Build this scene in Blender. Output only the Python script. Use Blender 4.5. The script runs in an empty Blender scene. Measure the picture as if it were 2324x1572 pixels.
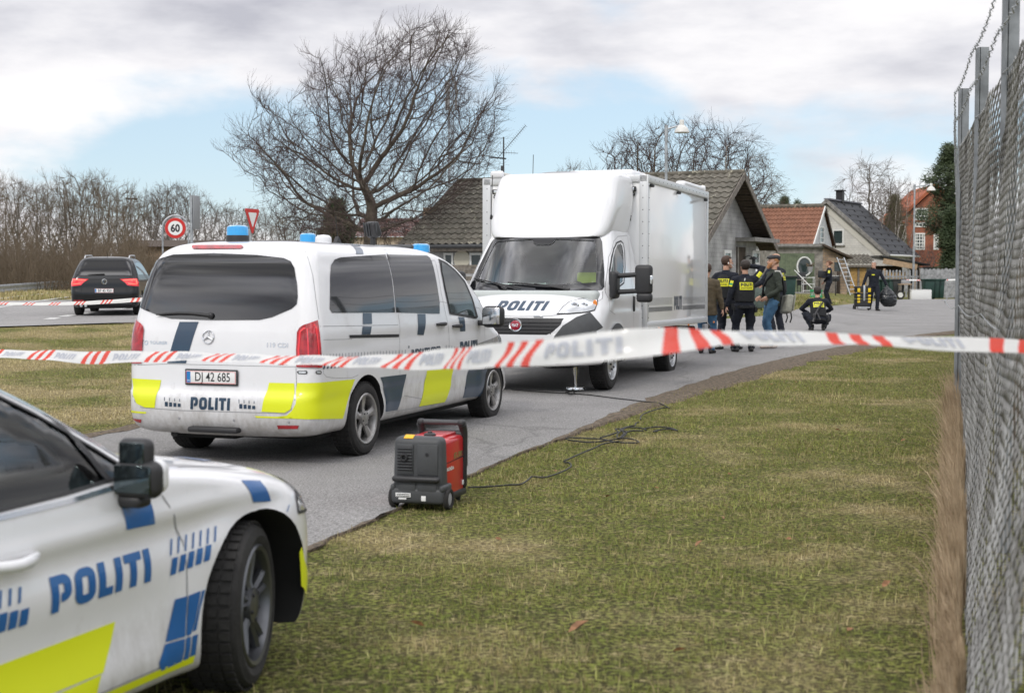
import bpy,bmesh,math,random
import numpy as np
from mathutils import Vector,Matrix,noise,kdtree
from mathutils.bvhtree import BVHTree
from mathutils.geometry import delaunay_2d_cdt
R=math.radians
S=bpy.context.scene
C=S.collection
random.seed(7);rng=np.random.default_rng(7)
# ------------------------------------------------------------------ camera, sky, sun, exposure
CAMZ,FPX,CX,CY,HOR=1.68,3228.0,1162.0,786.0,625.0
PITCH=math.atan((CY-HOR)/FPX)
cd=bpy.data.cameras.new("camera");cam=bpy.data.objects.new("camera",cd);C.objects.link(cam)
cam.location=(0,0,CAMZ);cam.rotation_euler=(math.pi/2-PITCH,0,0)
cd.lens=50;cd.sensor_width=36;cd.clip_end=5000;cd.clip_start=0.05
cd.dof.use_dof=True;cd.dof.focus_distance=21.0;cd.dof.aperture_fstop=3.8
S.camera=cam
SUN_EL,SUN_AZ=R(42),R(-152)     # azimuth measured from +Y towards +X: behind the camera and to the left
w=bpy.data.worlds.new("World");S.world=w;w.use_nodes=True
nt=w.node_tree;nt.nodes.clear()
def N(t,tree=None,**kw):
    n=(tree or nt).nodes.new(t)
    for k,v in kw.items():setattr(n,k,v)
    return n
def L(a,b,tree=None):(tree or nt).links.new(a,b)
def ramp(node,stops):
    cr=node.color_ramp
    while len(cr.elements)<len(stops):cr.elements.new(0.5)
    for e,(p,c)in zip(cr.elements,stops):
        e.position=p;e.color=(c,c,c,1)if isinstance(c,(int,float))else(*c,1)
sky=N('ShaderNodeTexSky',sky_type='NISHITA');sky.sun_disc=False
sky.sun_elevation=SUN_EL;sky.sun_rotation=SUN_AZ;sky.air_density=1.0;sky.dust_density=0.3;sky.ozone_density=2.5
skyb=N('ShaderNodeVectorMath',operation='SCALE');skyb.inputs['Scale'].default_value=0.105;L(sky.outputs[0],skyb.inputs[0])
tc=N('ShaderNodeTexCoord');mp=N('ShaderNodeMapping');mp.inputs['Scale'].default_value=(1,1,2.3);mp.inputs['Location'].default_value=(3.1,0.2,0.0)
L(tc.outputs['Generated'],mp.inputs['Vector'])
n1=N('ShaderNodeTexNoise');n1.inputs['Scale'].default_value=3.4;n1.inputs['Detail'].default_value=9;n1.inputs['Roughness'].default_value=0.52;n1.inputs['Distortion'].default_value=0.15
L(mp.outputs[0],n1.inputs['Vector'])
sx=N('ShaderNodeSeparateXYZ');L(tc.outputs['Generated'],sx.inputs[0])
bias=N('ShaderNodeValToRGB');ramp(bias,[(0.0,0.60),(0.022,0.49),(0.055,0.435),(0.095,0.43),(0.125,0.50),(0.155,0.61),(0.5,0.60)])
L(sx.outputs[2],bias.inputs[0])
ad=N('ShaderNodeMath',operation='ADD');L(n1.outputs['Fac'],ad.inputs[0]);L(bias.outputs[0],ad.inputs[1])
cov=N('ShaderNodeMapRange',interpolation_type='SMOOTHSTEP');cov.inputs['From Min'].default_value=0.915;cov.inputs['From Max'].default_value=1.045
L(ad.outputs[0],cov.inputs['Value'])
n2=N('ShaderNodeTexNoise');n2.inputs['Scale'].default_value=4.2;n2.inputs['Detail'].default_value=9;n2.inputs['Roughness'].default_value=0.55
mp2=N('ShaderNodeMapping');mp2.inputs['Scale'].default_value=(1,1,3.4);mp2.inputs['Location'].default_value=(1.3,4.2,0.6)
L(tc.outputs['Generated'],mp2.inputs['Vector']);L(mp2.outputs[0],n2.inputs['Vector'])
cc=N('ShaderNodeValToRGB');ramp(cc,[(0.33,(0.47,0.475,0.53)),(0.46,(0.68,0.68,0.72)),(0.55,(0.82,0.81,0.83)),(0.66,(0.92,0.905,0.90))])
L(n2.outputs['Fac'],cc.inputs[0])
sb2=N('ShaderNodeMixRGB');sb2.inputs[0].default_value=.62;L(skyb.outputs[0],sb2.inputs[1]);sb2.inputs[2].default_value=(.55,.69,.81,1)
mx=N('ShaderNodeMixRGB');L(cov.outputs[0],mx.inputs[0]);L(sb2.outputs[0],mx.inputs[1]);L(cc.outputs[0],mx.inputs[2])
zb=N('ShaderNodeMapRange',interpolation_type='SMOOTHSTEP');zb.inputs['From Min'].default_value=.22;zb.inputs['From Max'].default_value=.65;zb.inputs['To Min'].default_value=1;zb.inputs['To Max'].default_value=1.75;L(sx.outputs[2],zb.inputs['Value'])   # overcast skies brighten towards the zenith
zm=N('ShaderNodeVectorMath',operation='SCALE');L(mx.outputs[0],zm.inputs[0]);L(zb.outputs[0],zm.inputs['Scale'])
n3=N('ShaderNodeTexNoise');n3.inputs['Scale'].default_value=3.2;n3.inputs['Detail'].default_value=8;n3.inputs['Roughness'].default_value=.5;mp3=N('ShaderNodeMapping');mp3.inputs['Scale'].default_value=(1,1,2.6);mp3.inputs['Location'].default_value=(5.2,1.1,2.0);L(tc.outputs['Generated'],mp3.inputs['Vector']);L(mp3.outputs[0],n3.inputs['Vector'])
c3_=N('ShaderNodeMapRange',interpolation_type='SMOOTHSTEP');c3_.inputs['From Min'].default_value=.38;c3_.inputs['From Max'].default_value=.66;c3_.inputs['To Min'].default_value=.42;c3_.inputs['To Max'].default_value=1.7;L(n3.outputs['Fac'],c3_.inputs['Value'])
hz=N('ShaderNodeMapRange',interpolation_type='SMOOTHSTEP');hz.inputs['From Min'].default_value=.19;hz.inputs['From Max'].default_value=.30;L(sx.outputs[2],hz.inputs['Value'])
cm_=N('ShaderNodeMapRange');L(hz.outputs[0],cm_.inputs['Value']);cm_.inputs['To Min'].default_value=1;L(c3_.outputs[0],cm_.inputs['To Max'])
zq=N('ShaderNodeMath',operation='MULTIPLY');L(zb.outputs[0],zq.inputs[0]);L(cm_.outputs[0],zq.inputs[1]);L(zq.outputs[0],zm.inputs['Scale'])
bg=N('ShaderNodeBackground');bg.inputs['Strength'].default_value=1.0;L(zm.outputs[0],bg.inputs['Color'])
wo=N('ShaderNodeOutputWorld');L(bg.outputs[0],wo.inputs['Surface'])
sd=bpy.data.lights.new("sun",'SUN');sun=bpy.data.objects.new("sun",sd);C.objects.link(sun)
sd.energy=1.25;sd.angle=R(10);sd.color=(1,0.955,0.89)
sv=Vector((math.sin(SUN_AZ)*math.cos(SUN_EL),math.cos(SUN_AZ)*math.cos(SUN_EL),math.sin(SUN_EL)))
sun.rotation_euler=sv.to_track_quat('Z','Y').to_euler()
S.view_settings.view_transform='Standard';S.view_settings.look='None';S.view_settings.gamma=1;S.view_settings.exposure=0.24
S.render.engine='CYCLES';S.cycles.use_denoising=True;S.cycles.max_bounces=7;S.cycles.transparent_max_bounces=24
S.cycles.sample_clamp_indirect=6
# ------------------------------------------------------------------ pixel <-> world, terrain
def ray(px,py):
    x=(px-CX)/FPX;v=-(py-CY)/FPX;c,s=math.cos(PITCH),math.sin(PITCH)
    return Vector((x,v*s+c,v*c-s))
def P(px,py,Y):
    d=ray(px,py);return Vector((0,0,CAMZ))+d*(Y/d.y)
def PX(px,Y):return(px-CX)/FPX*Y
def interp(x,pts):
    if x<=pts[0][0]:return pts[0][1]
    for(a,b),(c,d)in zip(pts,pts[1:]):
        if x<=c:return b+(d-b)*(x-a)/(c-a)
    return pts[-1][1]
def sstep(a,b,x):
    t=min(1,max(0,(x-a)/(b-a)));return t*t*(3-2*t)
RP=[(10,0),(14,.01),(28,.22),(36,.26),(52,.36),(60,.45),(75,.45),(95,.6),(200,.9)]
LP=[(10,0),(15,.03),(22,.2),(33,.46),(42,.56),(60,.8),(90,.95),(200,1.1)]
def G(x,y):
    a=interp(y,RP);b=interp(y,LP);t=sstep(-3,-9,x)
    z=a+(b-a)*t
    yard=sstep(-1,3,x)*sstep(40,48,y)*(1-sstep(9.5,12.5,x-(y-48)*.25))
    return z+.26*yard
def RZ(y):return .008+min(.03,.0009*max(0,y-8))   # height of the road sheet above the terrain
def GP(px,py):
    d=ray(px,py);t=2.0
    for _ in range(3000):
        p=Vector((0,0,CAMZ))+d*t
        if p.z<=G(p.x,p.y):break
        t+=0.03+t*.001
    return p
# ------------------------------------------------------------------ materials
def mat(name,col,rough=.6,metal=0,coat=0,noise_amt=0,noise_scale=8,bump=0,bump_scale=60,col2=None,spec=None,trans=0,ior=None,alpha=None,emis=None,spots=None,detail=4):
    m=bpy.data.materials.new(name);m.use_nodes=True;t=m.node_tree;b=t.nodes['Principled BSDF']
    b.inputs['Base Color'].default_value=(*col,1);b.inputs['Roughness'].default_value=rough;b.inputs['Metallic'].default_value=metal
    b.inputs['Coat Weight'].default_value=coat;b.inputs['Coat Roughness'].default_value=.04
    if spec is not None:b.inputs['Specular IOR Level'].default_value=spec
    if trans:b.inputs['Transmission Weight'].default_value=trans
    if ior:b.inputs['IOR'].default_value=ior
    if alpha is not None:b.inputs['Alpha'].default_value=alpha
    if emis:b.inputs['Emission Color'].default_value=(*emis[:3],1);b.inputs['Emission Strength'].default_value=emis[3]
    co=None
    if noise_amt or bump:co=N('ShaderNodeTexCoord',t)
    if noise_amt:
        n=N('ShaderNodeTexNoise',t);n.inputs['Scale'].default_value=noise_scale;n.inputs['Detail'].default_value=detail;n.inputs['Roughness'].default_value=.6
        L(co.outputs['Object'],n.inputs['Vector'],t)
        r=N('ShaderNodeValToRGB',t);c2=col2 or tuple(max(0,c*(1-noise_amt))for c in col)
        c1=col if col2 else tuple(min(1,c*(1+noise_amt*.5))for c in col)
        ramp(r,[(.32,c2),(.68,c1)]);L(n.outputs['Fac'],r.inputs[0],t);L(r.outputs[0],b.inputs['Base Color'],t)
    if bump:
        n=N('ShaderNodeTexNoise',t);n.inputs['Scale'].default_value=bump_scale;n.inputs['Detail'].default_value=4
        L(co.outputs['Object'],n.inputs['Vector'],t)
        bp=N('ShaderNodeBump',t);bp.inputs['Strength'].default_value=bump;bp.inputs['Distance'].default_value=.02
        L(n.outputs['Fac'],bp.inputs['Height'],t);L(bp.outputs[0],b.inputs['Normal'],t)
    return m
def glass_mat(name,tint,alpha_like,rough=.0,ior=1.62):
    # thin pane: tinted see-through mixed with a mirror by Fresnel
    m=bpy.data.materials.new(name);m.use_nodes=True;t=m.node_tree;t.nodes.clear()
    tr=N('ShaderNodeBsdfTransparent',t);tr.inputs[0].default_value=(*[c*alpha_like for c in tint],1)
    gl=N('ShaderNodeBsdfGlossy',t);gl.inputs['Roughness'].default_value=rough;gl.inputs[0].default_value=(1,1,1,1)
    fr=N('ShaderNodeFresnel',t);fr.inputs[0].default_value=ior
    mi=N('ShaderNodeMixShader',t);L(fr.outputs[0],mi.inputs[0],t);L(tr.outputs[0],mi.inputs[1],t);L(gl.outputs[0],mi.inputs[2],t)
    o=N('ShaderNodeOutputMaterial',t);L(mi.outputs[0],o.inputs[0],t);return m
M={}
M['white']=mat('white_paint',(.70,.705,.72),.32,coat=.9,noise_amt=.025,noise_scale=3)
M['vanwhite']=mat('van_white_paint',(.745,.745,.76),.32,coat=.9,noise_amt=.035,noise_scale=2.5)
def dirt(m,z0,z1,col=(.20,.17,.13),amt=.75):
    # road dirt thrown up on the lower panels: speckled and streaked, densest at the sill
    t=m.node_tree;b=t.nodes['Principled BSDF'];src=b.inputs['Base Color'].links[0].from_socket;co=N('ShaderNodeTexCoord',t);s=N('ShaderNodeSeparateXYZ',t);L(co.outputs['Object'],s.inputs[0],t)
    r=N('ShaderNodeMapRange',t);r.inputs['From Min'].default_value=z0;r.inputs['From Max'].default_value=z1;r.inputs['To Min'].default_value=.62;r.inputs['To Max'].default_value=.12;L(s.outputs[2],r.inputs['Value'],t)
    mp_=N('ShaderNodeMapping',t);mp_.inputs['Scale'].default_value=(1,1,.45);L(co.outputs['Object'],mp_.inputs[0],t);n=N('ShaderNodeTexNoise',t);n.inputs['Scale'].default_value=9;n.inputs['Detail'].default_value=9;n.inputs['Roughness'].default_value=.75;L(mp_.outputs[0],n.inputs['Vector'],t)
    a=N('ShaderNodeMath',t,operation='ADD');L(n.outputs['Fac'],a.inputs[0],t);L(r.outputs[0],a.inputs[1],t);q=N('ShaderNodeMapRange',t);q.inputs['From Min'].default_value=.72;q.inputs['From Max'].default_value=1.25;q.inputs['To Max'].default_value=amt;L(a.outputs[0],q.inputs['Value'],t)
    x=N('ShaderNodeMixRGB',t);L(q.outputs[0],x.inputs[0],t);L(src,x.inputs[1],t);x.inputs[2].default_value=(*col,1);L(x.outputs[0],b.inputs['Base Color'],t);return m
dirt(M['vanwhite'],.25,.75)
M['carwhite']=dirt(mat('car_white_paint',(.76,.76,.775),.3,coat=.9,noise_amt=.025,noise_scale=3),.15,.55,amt=.6)
M['boxwhite']=mat('box_panel',(.86,.86,.86),.16,coat=.6,bump=.03,bump_scale=1.6)
M['glassblk']=mat('tinted_glass',(.005,.0055,.007),.03,spec=1.0)
M['blackpl']=mat('black_plastic',(.022,.022,.024),.5,bump=.05,bump_scale=300)
M['greypl']=mat('grey_plastic',(.055,.058,.062),.55,noise_amt=.2,noise_scale=6,bump=.05,bump_scale=300)
M['gap']=mat('panel_gap',(.02,.02,.022),.8)
M['gapgrey']=mat('panel_gap_grey',(.30,.30,.31),.8)
M['navy']=mat('navy_film',(.018,.045,.085),.3,coat=.5)
M['blue']=mat('blue_film',(.010,.11,.34),.3,coat=.5)
M['yellow']=mat('yellow_film',(.72,.78,.012),.42,coat=.25)
M['mirglass']=mat('mirror_glass',(.10,.125,.13),.10,metal=1)
M['tyre']=mat('tyre_rubber',(.022,.021,.02),.85,noise_amt=.5,noise_scale=9,bump=.25,bump_scale=80)
M['alloy']=mat('alloy',(.42,.41,.40),.38,metal=.8,noise_amt=.3,noise_scale=14)
M['darkalloy']=mat('dark_alloy',(.13,.135,.145),.35,metal=.8)
M['chrome']=mat('chrome',(.75,.76,.78),.12,metal=1)
M['galv']=mat('galvanised_steel',(.42,.44,.46),.5,metal=.75,noise_amt=.35,noise_scale=7,bump=.05)
M['alu']=mat('aluminium',(.58,.59,.60),.35,metal=.85,noise_amt=.15,noise_scale=9)
M['redlens']=mat('red_lens',(.42,.008,.016),.12,coat=1,noise_amt=.5,noise_scale=14)
M['redlit']=mat('red_lens_bright',(.62,.02,.03),.12,coat=1,emis=(.7,.02,.02,.25))
M['bluelamp']=mat('blue_beacon',(.03,.33,.70),.12,coat=1)
M['clearlens']=mat('clear_lens',(.62,.64,.66),.1,metal=.55,coat=1)
M['amber']=mat('amber_lens',(.75,.22,.02),.15,coat=1)
M['whiteplate']=mat('plate_white',(.78,.78,.77),.4,coat=.3)
M['ink']=mat('black_print',(.015,.015,.018),.5)
M['redprint']=mat('red_print',(.62,.03,.03),.5)
M['euroblue']=mat('plate_blue',(.02,.20,.50),.4)
M['interior']=mat('interior_dark',(.035,.036,.038),.8)
M['seat']=mat('seat_fabric',(.11,.115,.125),.9)
M['intgrey']=mat('interior_grey',(.45,.48,.47),.7)
M['under']=mat('underbody',(.012,.012,.012),.9)
M['blackpaint']=mat('black_paint',(.006,.0065,.008),.3,coat=.35,spec=.3)
M['glass']=glass_mat('clear_glass',(.80,.93,.90),.80)
M['screen']=glass_mat('windscreen_glass',(.80,.95,.92),.92,ior=2.3)
M['glassdk']=glass_mat('smoked_glass',(.74,.95,.94),.88,ior=1.9)
M['red']=mat('red_plastic',(.50,.012,.018),.3,coat=.4)
# ------------------------------------------------------------------ mesh builder
class MB:
    def __init__(s):s.v=[];s.f=[];s.mi=[];s.m=0
    def add(s,vs,fs,T=None):
        b=len(s.v)
        s.v+=[(T @ Vector(v))if T else Vector(v)for v in vs]
        for f in fs:s.f.append(tuple(b+i for i in f));s.mi.append(s.m)
        return s
    def box(s,c,d,T=None,rz=0,rx=0,ry=0):
        x,y,z=[q/2 for q in d]
        A=Matrix.Translation(c)@ Matrix.Rotation(rz,4,'Z')@ Matrix.Rotation(ry,4,'Y')@ Matrix.Rotation(rx,4,'X')
        if T:A=T @ A
        return s.add([(-x,-y,-z),(x,-y,-z),(x,y,-z),(-x,y,-z),(-x,-y,z),(x,-y,z),(x,y,z),(-x,y,z)],
                     [(0,3,2,1),(4,5,6,7),(0,1,5,4),(1,2,6,5),(2,3,7,6),(3,0,4,7)],A)
    def rbox(s,c,d,r=.02,seg=2,rz=0,rx=0,ry=0,T=None,taper=None):
        bm=bmesh.new();bmesh.ops.create_cube(bm,size=1)
        for v in bm.verts:
            if taper and v.co.z>0:v.co.x *= taper[0];v.co.y *= taper[1]
            v.co=Vector((v.co.x*d[0],v.co.y*d[1],v.co.z*d[2]))
        bmesh.ops.bevel(bm,geom=bm.edges[:],offset=min(r,min(d)*.49),segments=seg,profile=.5,affect='EDGES')
        A=Matrix.Translation(c)@ Matrix.Rotation(rz,4,'Z')@ Matrix.Rotation(ry,4,'Y')@ Matrix.Rotation(rx,4,'X')
        if T:A=T @ A
        s.add([v.co.copy()for v in bm.verts],[tuple(v.index for v in f.verts)for f in bm.faces],A);bm.free();return s
    def tube(s,pts,r,n=6,cap=True,closed=False,rfn=None):
        pts=[Vector(p)for p in pts];rs=r if isinstance(r,(list,tuple))else[r]*len(pts)
        b=len(s.v);m=len(pts);up=None
        for i,p in enumerate(pts):
            if closed:t=pts[(i+1)%m]-pts[i-1]
            else:t=(pts[min(i+1,m-1)]-pts[max(i-1,0)])
            if t.length<1e-9:t=Vector((0,0,1))
            t.normalize()
            if up is None:up=t.orthogonal().normalized()
            up=(up-t*up.dot(t));
            if up.length<1e-6:up=t.orthogonal()
            up.normalize();q=t.cross(up)
            for k in range(n):
                a=2*math.pi*k/n;s.v.append(p+(up*math.cos(a)+q*math.sin(a))*rs[i])
        for i in range(m if closed else m-1):
            for k in range(n):
                i2=(i+1)%m
                s.f.append((b+i*n+k,b+i*n+(k+1)%n,b+i2*n+(k+1)%n,b+i2*n+k));s.mi.append(s.m)
        if cap and not closed and n>2:
            s.f.append(tuple(b+k for k in range(n))[::-1]);s.mi.append(s.m)
            s.f.append(tuple(b+(m-1)*n+k for k in range(n)));s.mi.append(s.m)
        return s
    def cyl(s,a,b,r,r2=None,n=16):
        return s.tube([a,b],[r,r if r2 is None else r2],n)
    def lathe(s,prof,n=24,T=None,axis='Z',closed=False):
        # prof: (radius, height); open ends with r=0 are closed by degenerate fan
        vs=[];fs=[];m=len(prof)
        for(r,h)in prof:
            for k in range(n):
                a=2*math.pi*k/n;x,y=r*math.cos(a),r*math.sin(a)
                vs.append((x,y,h)if axis=='Z' else((x,h,y)if axis=='Y' else(h,x,y)))
        for i in range(m if closed else m-1):
            j=(i+1)%m
            for k in range(n):fs.append((i*n+k,i*n+(k+1)%n,j*n+(k+1)%n,j*n+k))
        return s.add(vs,fs,T)
    def prism(s,poly,h0,h1,T=None):
        n=len(poly)
        return s.add([(x,y,h0)for x,y in poly]+[(x,y,h1)for x,y in poly],
                     [tuple(range(n))[::-1],tuple(range(n,2*n))]+[(i,(i+1)%n,n+(i+1)%n,n+i)for i in range(n)],T)
    def ball(s,c,r,n=12,m=8,T=None):
        r=(r,r,r)if isinstance(r,(int,float))else r;vs=[];fs=[]
        for i in range(m+1):
            for k in range(n):
                a=2*math.pi*k/n;b=math.pi*i/m
                vs.append((c[0]+r[0]*math.sin(b)*math.cos(a),c[1]+r[1]*math.sin(b)*math.sin(a),c[2]+r[2]*math.cos(b)))
        for i in range(m):
            for k in range(n):fs.append((i*n+k,(i+1)*n+k,(i+1)*n+(k+1)%n,i*n+(k+1)%n))
        return s.add(vs,fs,T)
    def build(s,name,m,parent=None,smooth=40,weld=True):
        me=bpy.data.meshes.new(name)
        bm=bmesh.new();bv=[bm.verts.new(v)for v in s.v]
        for f,i in zip(s.f,s.mi):
            try:fa=bm.faces.new([bv[k]for k in f]);fa.material_index=i
            except ValueError:pass
        if weld:
            bmesh.ops.remove_doubles(bm,verts=bm.verts,dist=1e-5)
            bmesh.ops.recalc_face_normals(bm,faces=bm.faces)
        bm.to_mesh(me);bm.free()
        return mkobj(name,me,m,parent,smooth)
def mkobj(name,me,m,parent=None,smooth=40):
    for i,q in enumerate(m if isinstance(m,(list,tuple))else[m]):
        q=M[q]if isinstance(q,str)else q
        if i<len(me.materials):me.materials[i]=q
        else:me.materials.append(q)
    if smooth:
        me.shade_smooth()
        if smooth<180:me.set_sharp_from_angle(angle=R(smooth))
    o=bpy.data.objects.new(name,me);C.objects.link(o);me.name=name
    if parent:o.parent=parent
    return o
def tag(o,label=None,cat=None,group=None,kind=None):
    if label:o['label']=label
    if cat:o['category']=cat
    if group:o['group']=group
    if kind:o['kind']=kind
    return o
def empty(name,loc,rz=0,label=None,cat=None,group=None):
    o=bpy.data.objects.new(name,None);C.objects.link(o);o.location=loc;o.rotation_euler=(0,0,rz);o.empty_display_size=.2
    return tag(o,label,cat,group)
def kids(o):return[c for c in C.objects if c.parent is o]
def copy_tree(o,parent=None,label=None):
    c=o.copy();C.objects.link(c)
    if parent:c.parent=parent
    if label:c['label']=label
    for ch in kids(o):copy_tree(ch,c)
    return c
def inside(p,poly):
    x,y=p;r=False;n=len(poly)
    for i in range(n):
        x1,y1=poly[i];x2,y2=poly[i-1]
        if(y1>y)!=(y2>y)and x<(x2-x1)*(y-y1)/(y2-y1)+x1:r=not r
    return r
def fill2d(poly,step):
    # triangulate a 2-D polygon with edges and interior no coarser than step
    pts=[]
    for i,a in enumerate(poly):
        b=poly[(i+1)%len(poly)];d=math.dist(a,b);k=max(1,int(d/step))
        pts+=[(a[0]+(b[0]-a[0])*j/k,a[1]+(b[1]-a[1])*j/k)for j in range(k)]
    nb=len(pts);xs=[p[0]for p in pts];ys=[p[1]for p in pts]
    x=min(xs)+step*.5
    inner=[]
    while x<max(xs):
        y=min(ys)+step*.5
        while y<max(ys):
            if inside((x,y),pts):inner.append((x,y))
            y+=step
        x+=step
    vs,es,fs,*_=delaunay_2d_cdt([Vector(p)for p in pts+inner],[(i,(i+1)%nb)for i in range(nb)],[],1,1e-7)
    return[tuple(v)for v in vs],[tuple(f)for f in fs]
def sheet(name,poly,zoff,m,step=1.0,kind='structure',parent=None):
    vs,fs=fill2d(poly,step);b=MB();b.add([(x,y,G(x,y)+zoff+RZ(y))for x,y in vs],fs)
    o=b.build(name,m,parent,smooth=180);
    if kind:tag(o,kind=kind)
    return o
# text as flat 2-D triangles
def text2d(s,size=1.0,bold=0.0,shear=0.0,spacing=1.0,align='CENTER',sx=1.0):
    cu=bpy.data.curves.new('t','FONT');cu.body=s;cu.size=size;cu.offset=bold*size;cu.shear=shear;cu.space_character=spacing;cu.align_x=align;cu.align_y='CENTER';cu.resolution_u=3
    o=bpy.data.objects.new('t',cu);C.objects.link(o)
    dg=bpy.context.evaluated_depsgraph_get();me=bpy.data.meshes.new_from_object(o.evaluated_get(dg))
    vs=[(v.co.x*sx,v.co.y)for v in me.vertices];fs=[tuple(p.vertices)for p in me.polygons]
    bpy.data.objects.remove(o);bpy.data.curves.remove(cu);bpy.data.meshes.remove(me)
    return vs,fs
# ------------------------------------------------------------------ ground, roads, grass
def grass_nodes(name,blades):
    m=bpy.data.materials.new(name);m.use_nodes=True;t=m.node_tree;b=t.nodes['Principled BSDF']
    g=N('ShaderNodeNewGeometry',t)
    def nz(scale,det,loc=0):
        mpp=N('ShaderNodeMapping',t);mpp.inputs['Location'].default_value=(loc,loc*.7,0);mpp.inputs['Scale'].default_value=(1,1,0);L(g.outputs['Position'],mpp.inputs[0],t)
        n=N('ShaderNodeTexNoise',t);n.inputs['Scale'].default_value=scale;n.inputs['Detail'].default_value=det;n.inputs['Roughness'].default_value=.6;L(mpp.outputs[0],n.inputs['Vector'],t);return n.outputs['Fac']
    def mix(f,a,c):
        x=N('ShaderNodeMixRGB',t);L(f,x.inputs[0],t)
        for i,q in((1,a),(2,c)):
            if isinstance(q,tuple):x.inputs[i].default_value=(*q,1)
            else:L(q,x.inputs[i],t)
        return x.outputs[0]
    def rp(f,a,c):
        r=N('ShaderNodeMapRange',t);r.interpolation_type='SMOOTHSTEP';r.inputs['From Min'].default_value=a;r.inputs['From Max'].default_value=c;L(f,r.inputs['Value'],t);return r.outputs[0]
    green=mix(rp(nz(3.1,3,4),.35,.65),(.165,.205,.04),(.295,.32,.078))
    straw=mix(rp(nz(5,3,9),.35,.65),(.38,.315,.14),(.56,.47,.26))
    # the left and far lawns are drier than the verge
    sep=N('ShaderNodeSeparateXYZ',t);L(g.outputs['Position'],sep.inputs[0],t)
    dry=N('ShaderNodeMapRange',t);dry.inputs['From Min'].default_value=-5;dry.inputs['From Max'].default_value=-1;dry.inputs['To Min'].default_value=.10;dry.inputs['To Max'].default_value=0;L(sep.outputs[0],dry.inputs['Value'],t)
    def add(a,c):
        x=N('ShaderNodeMath',t,operation='ADD');L(a,x.inputs[0],t)
        if isinstance(c,(int,float)):x.inputs[1].default_value=c
        else:L(c,x.inputs[1],t)
        return x.outputs[0]
    pat=add(add(nz(.55,5,2),dry.outputs[0]),0.0)
    f=rp(pat,.48,.68)
    f2=rp(nz(9,3,7),.45,.75)
    col=mix(f,mix(f2,green,straw),straw)
    if blades:
        at=N('ShaderNodeAttribute',t);at.attribute_name='rnd'
        s1=N('ShaderNodeMath',t,operation='GREATER_THAN');s1.inputs[1].default_value=.66;L(at.outputs['Fac'],s1.inputs[0],t)
        col=mix(s1.outputs[0],col,mix(f,(.20,.165,.075),(.36,.295,.16)))
        hs=N('ShaderNodeHueSaturation',t);L(col,hs.inputs['Color'],t)
        vr=N('ShaderNodeMapRange',t);vr.inputs['To Min'].default_value=.55;vr.inputs['To Max'].default_value=1.5;L(at.outputs['Fac'],vr.inputs['Value'],t);L(vr.outputs[0],hs.inputs['Value'],t)
        col=hs.outputs[0];b.inputs['Roughness'].default_value=.6;b.inputs['Specular IOR Level'].default_value=.25
    else:
        col=mix(rp(nz(30,4,1),.42,.62),mix(f,(.07,.065,.03),(.18,.145,.08)),col)
        b.inputs['Roughness'].default_value=.95;b.inputs['Specular IOR Level'].default_value=.1
        bn=N('ShaderNodeBump',t);bn.inputs['Strength'].default_value=.9;bn.inputs['Distance'].default_value=.05
        L(nz(55,5,3),bn.inputs['Height'],t);L(bn.outputs[0],b.inputs['Normal'],t)
    L(col,b.inputs['Base Color'],t);return m
M['lawn']=grass_nodes('lawn',False);M['blade']=grass_nodes('grass_blade',True)
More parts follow.
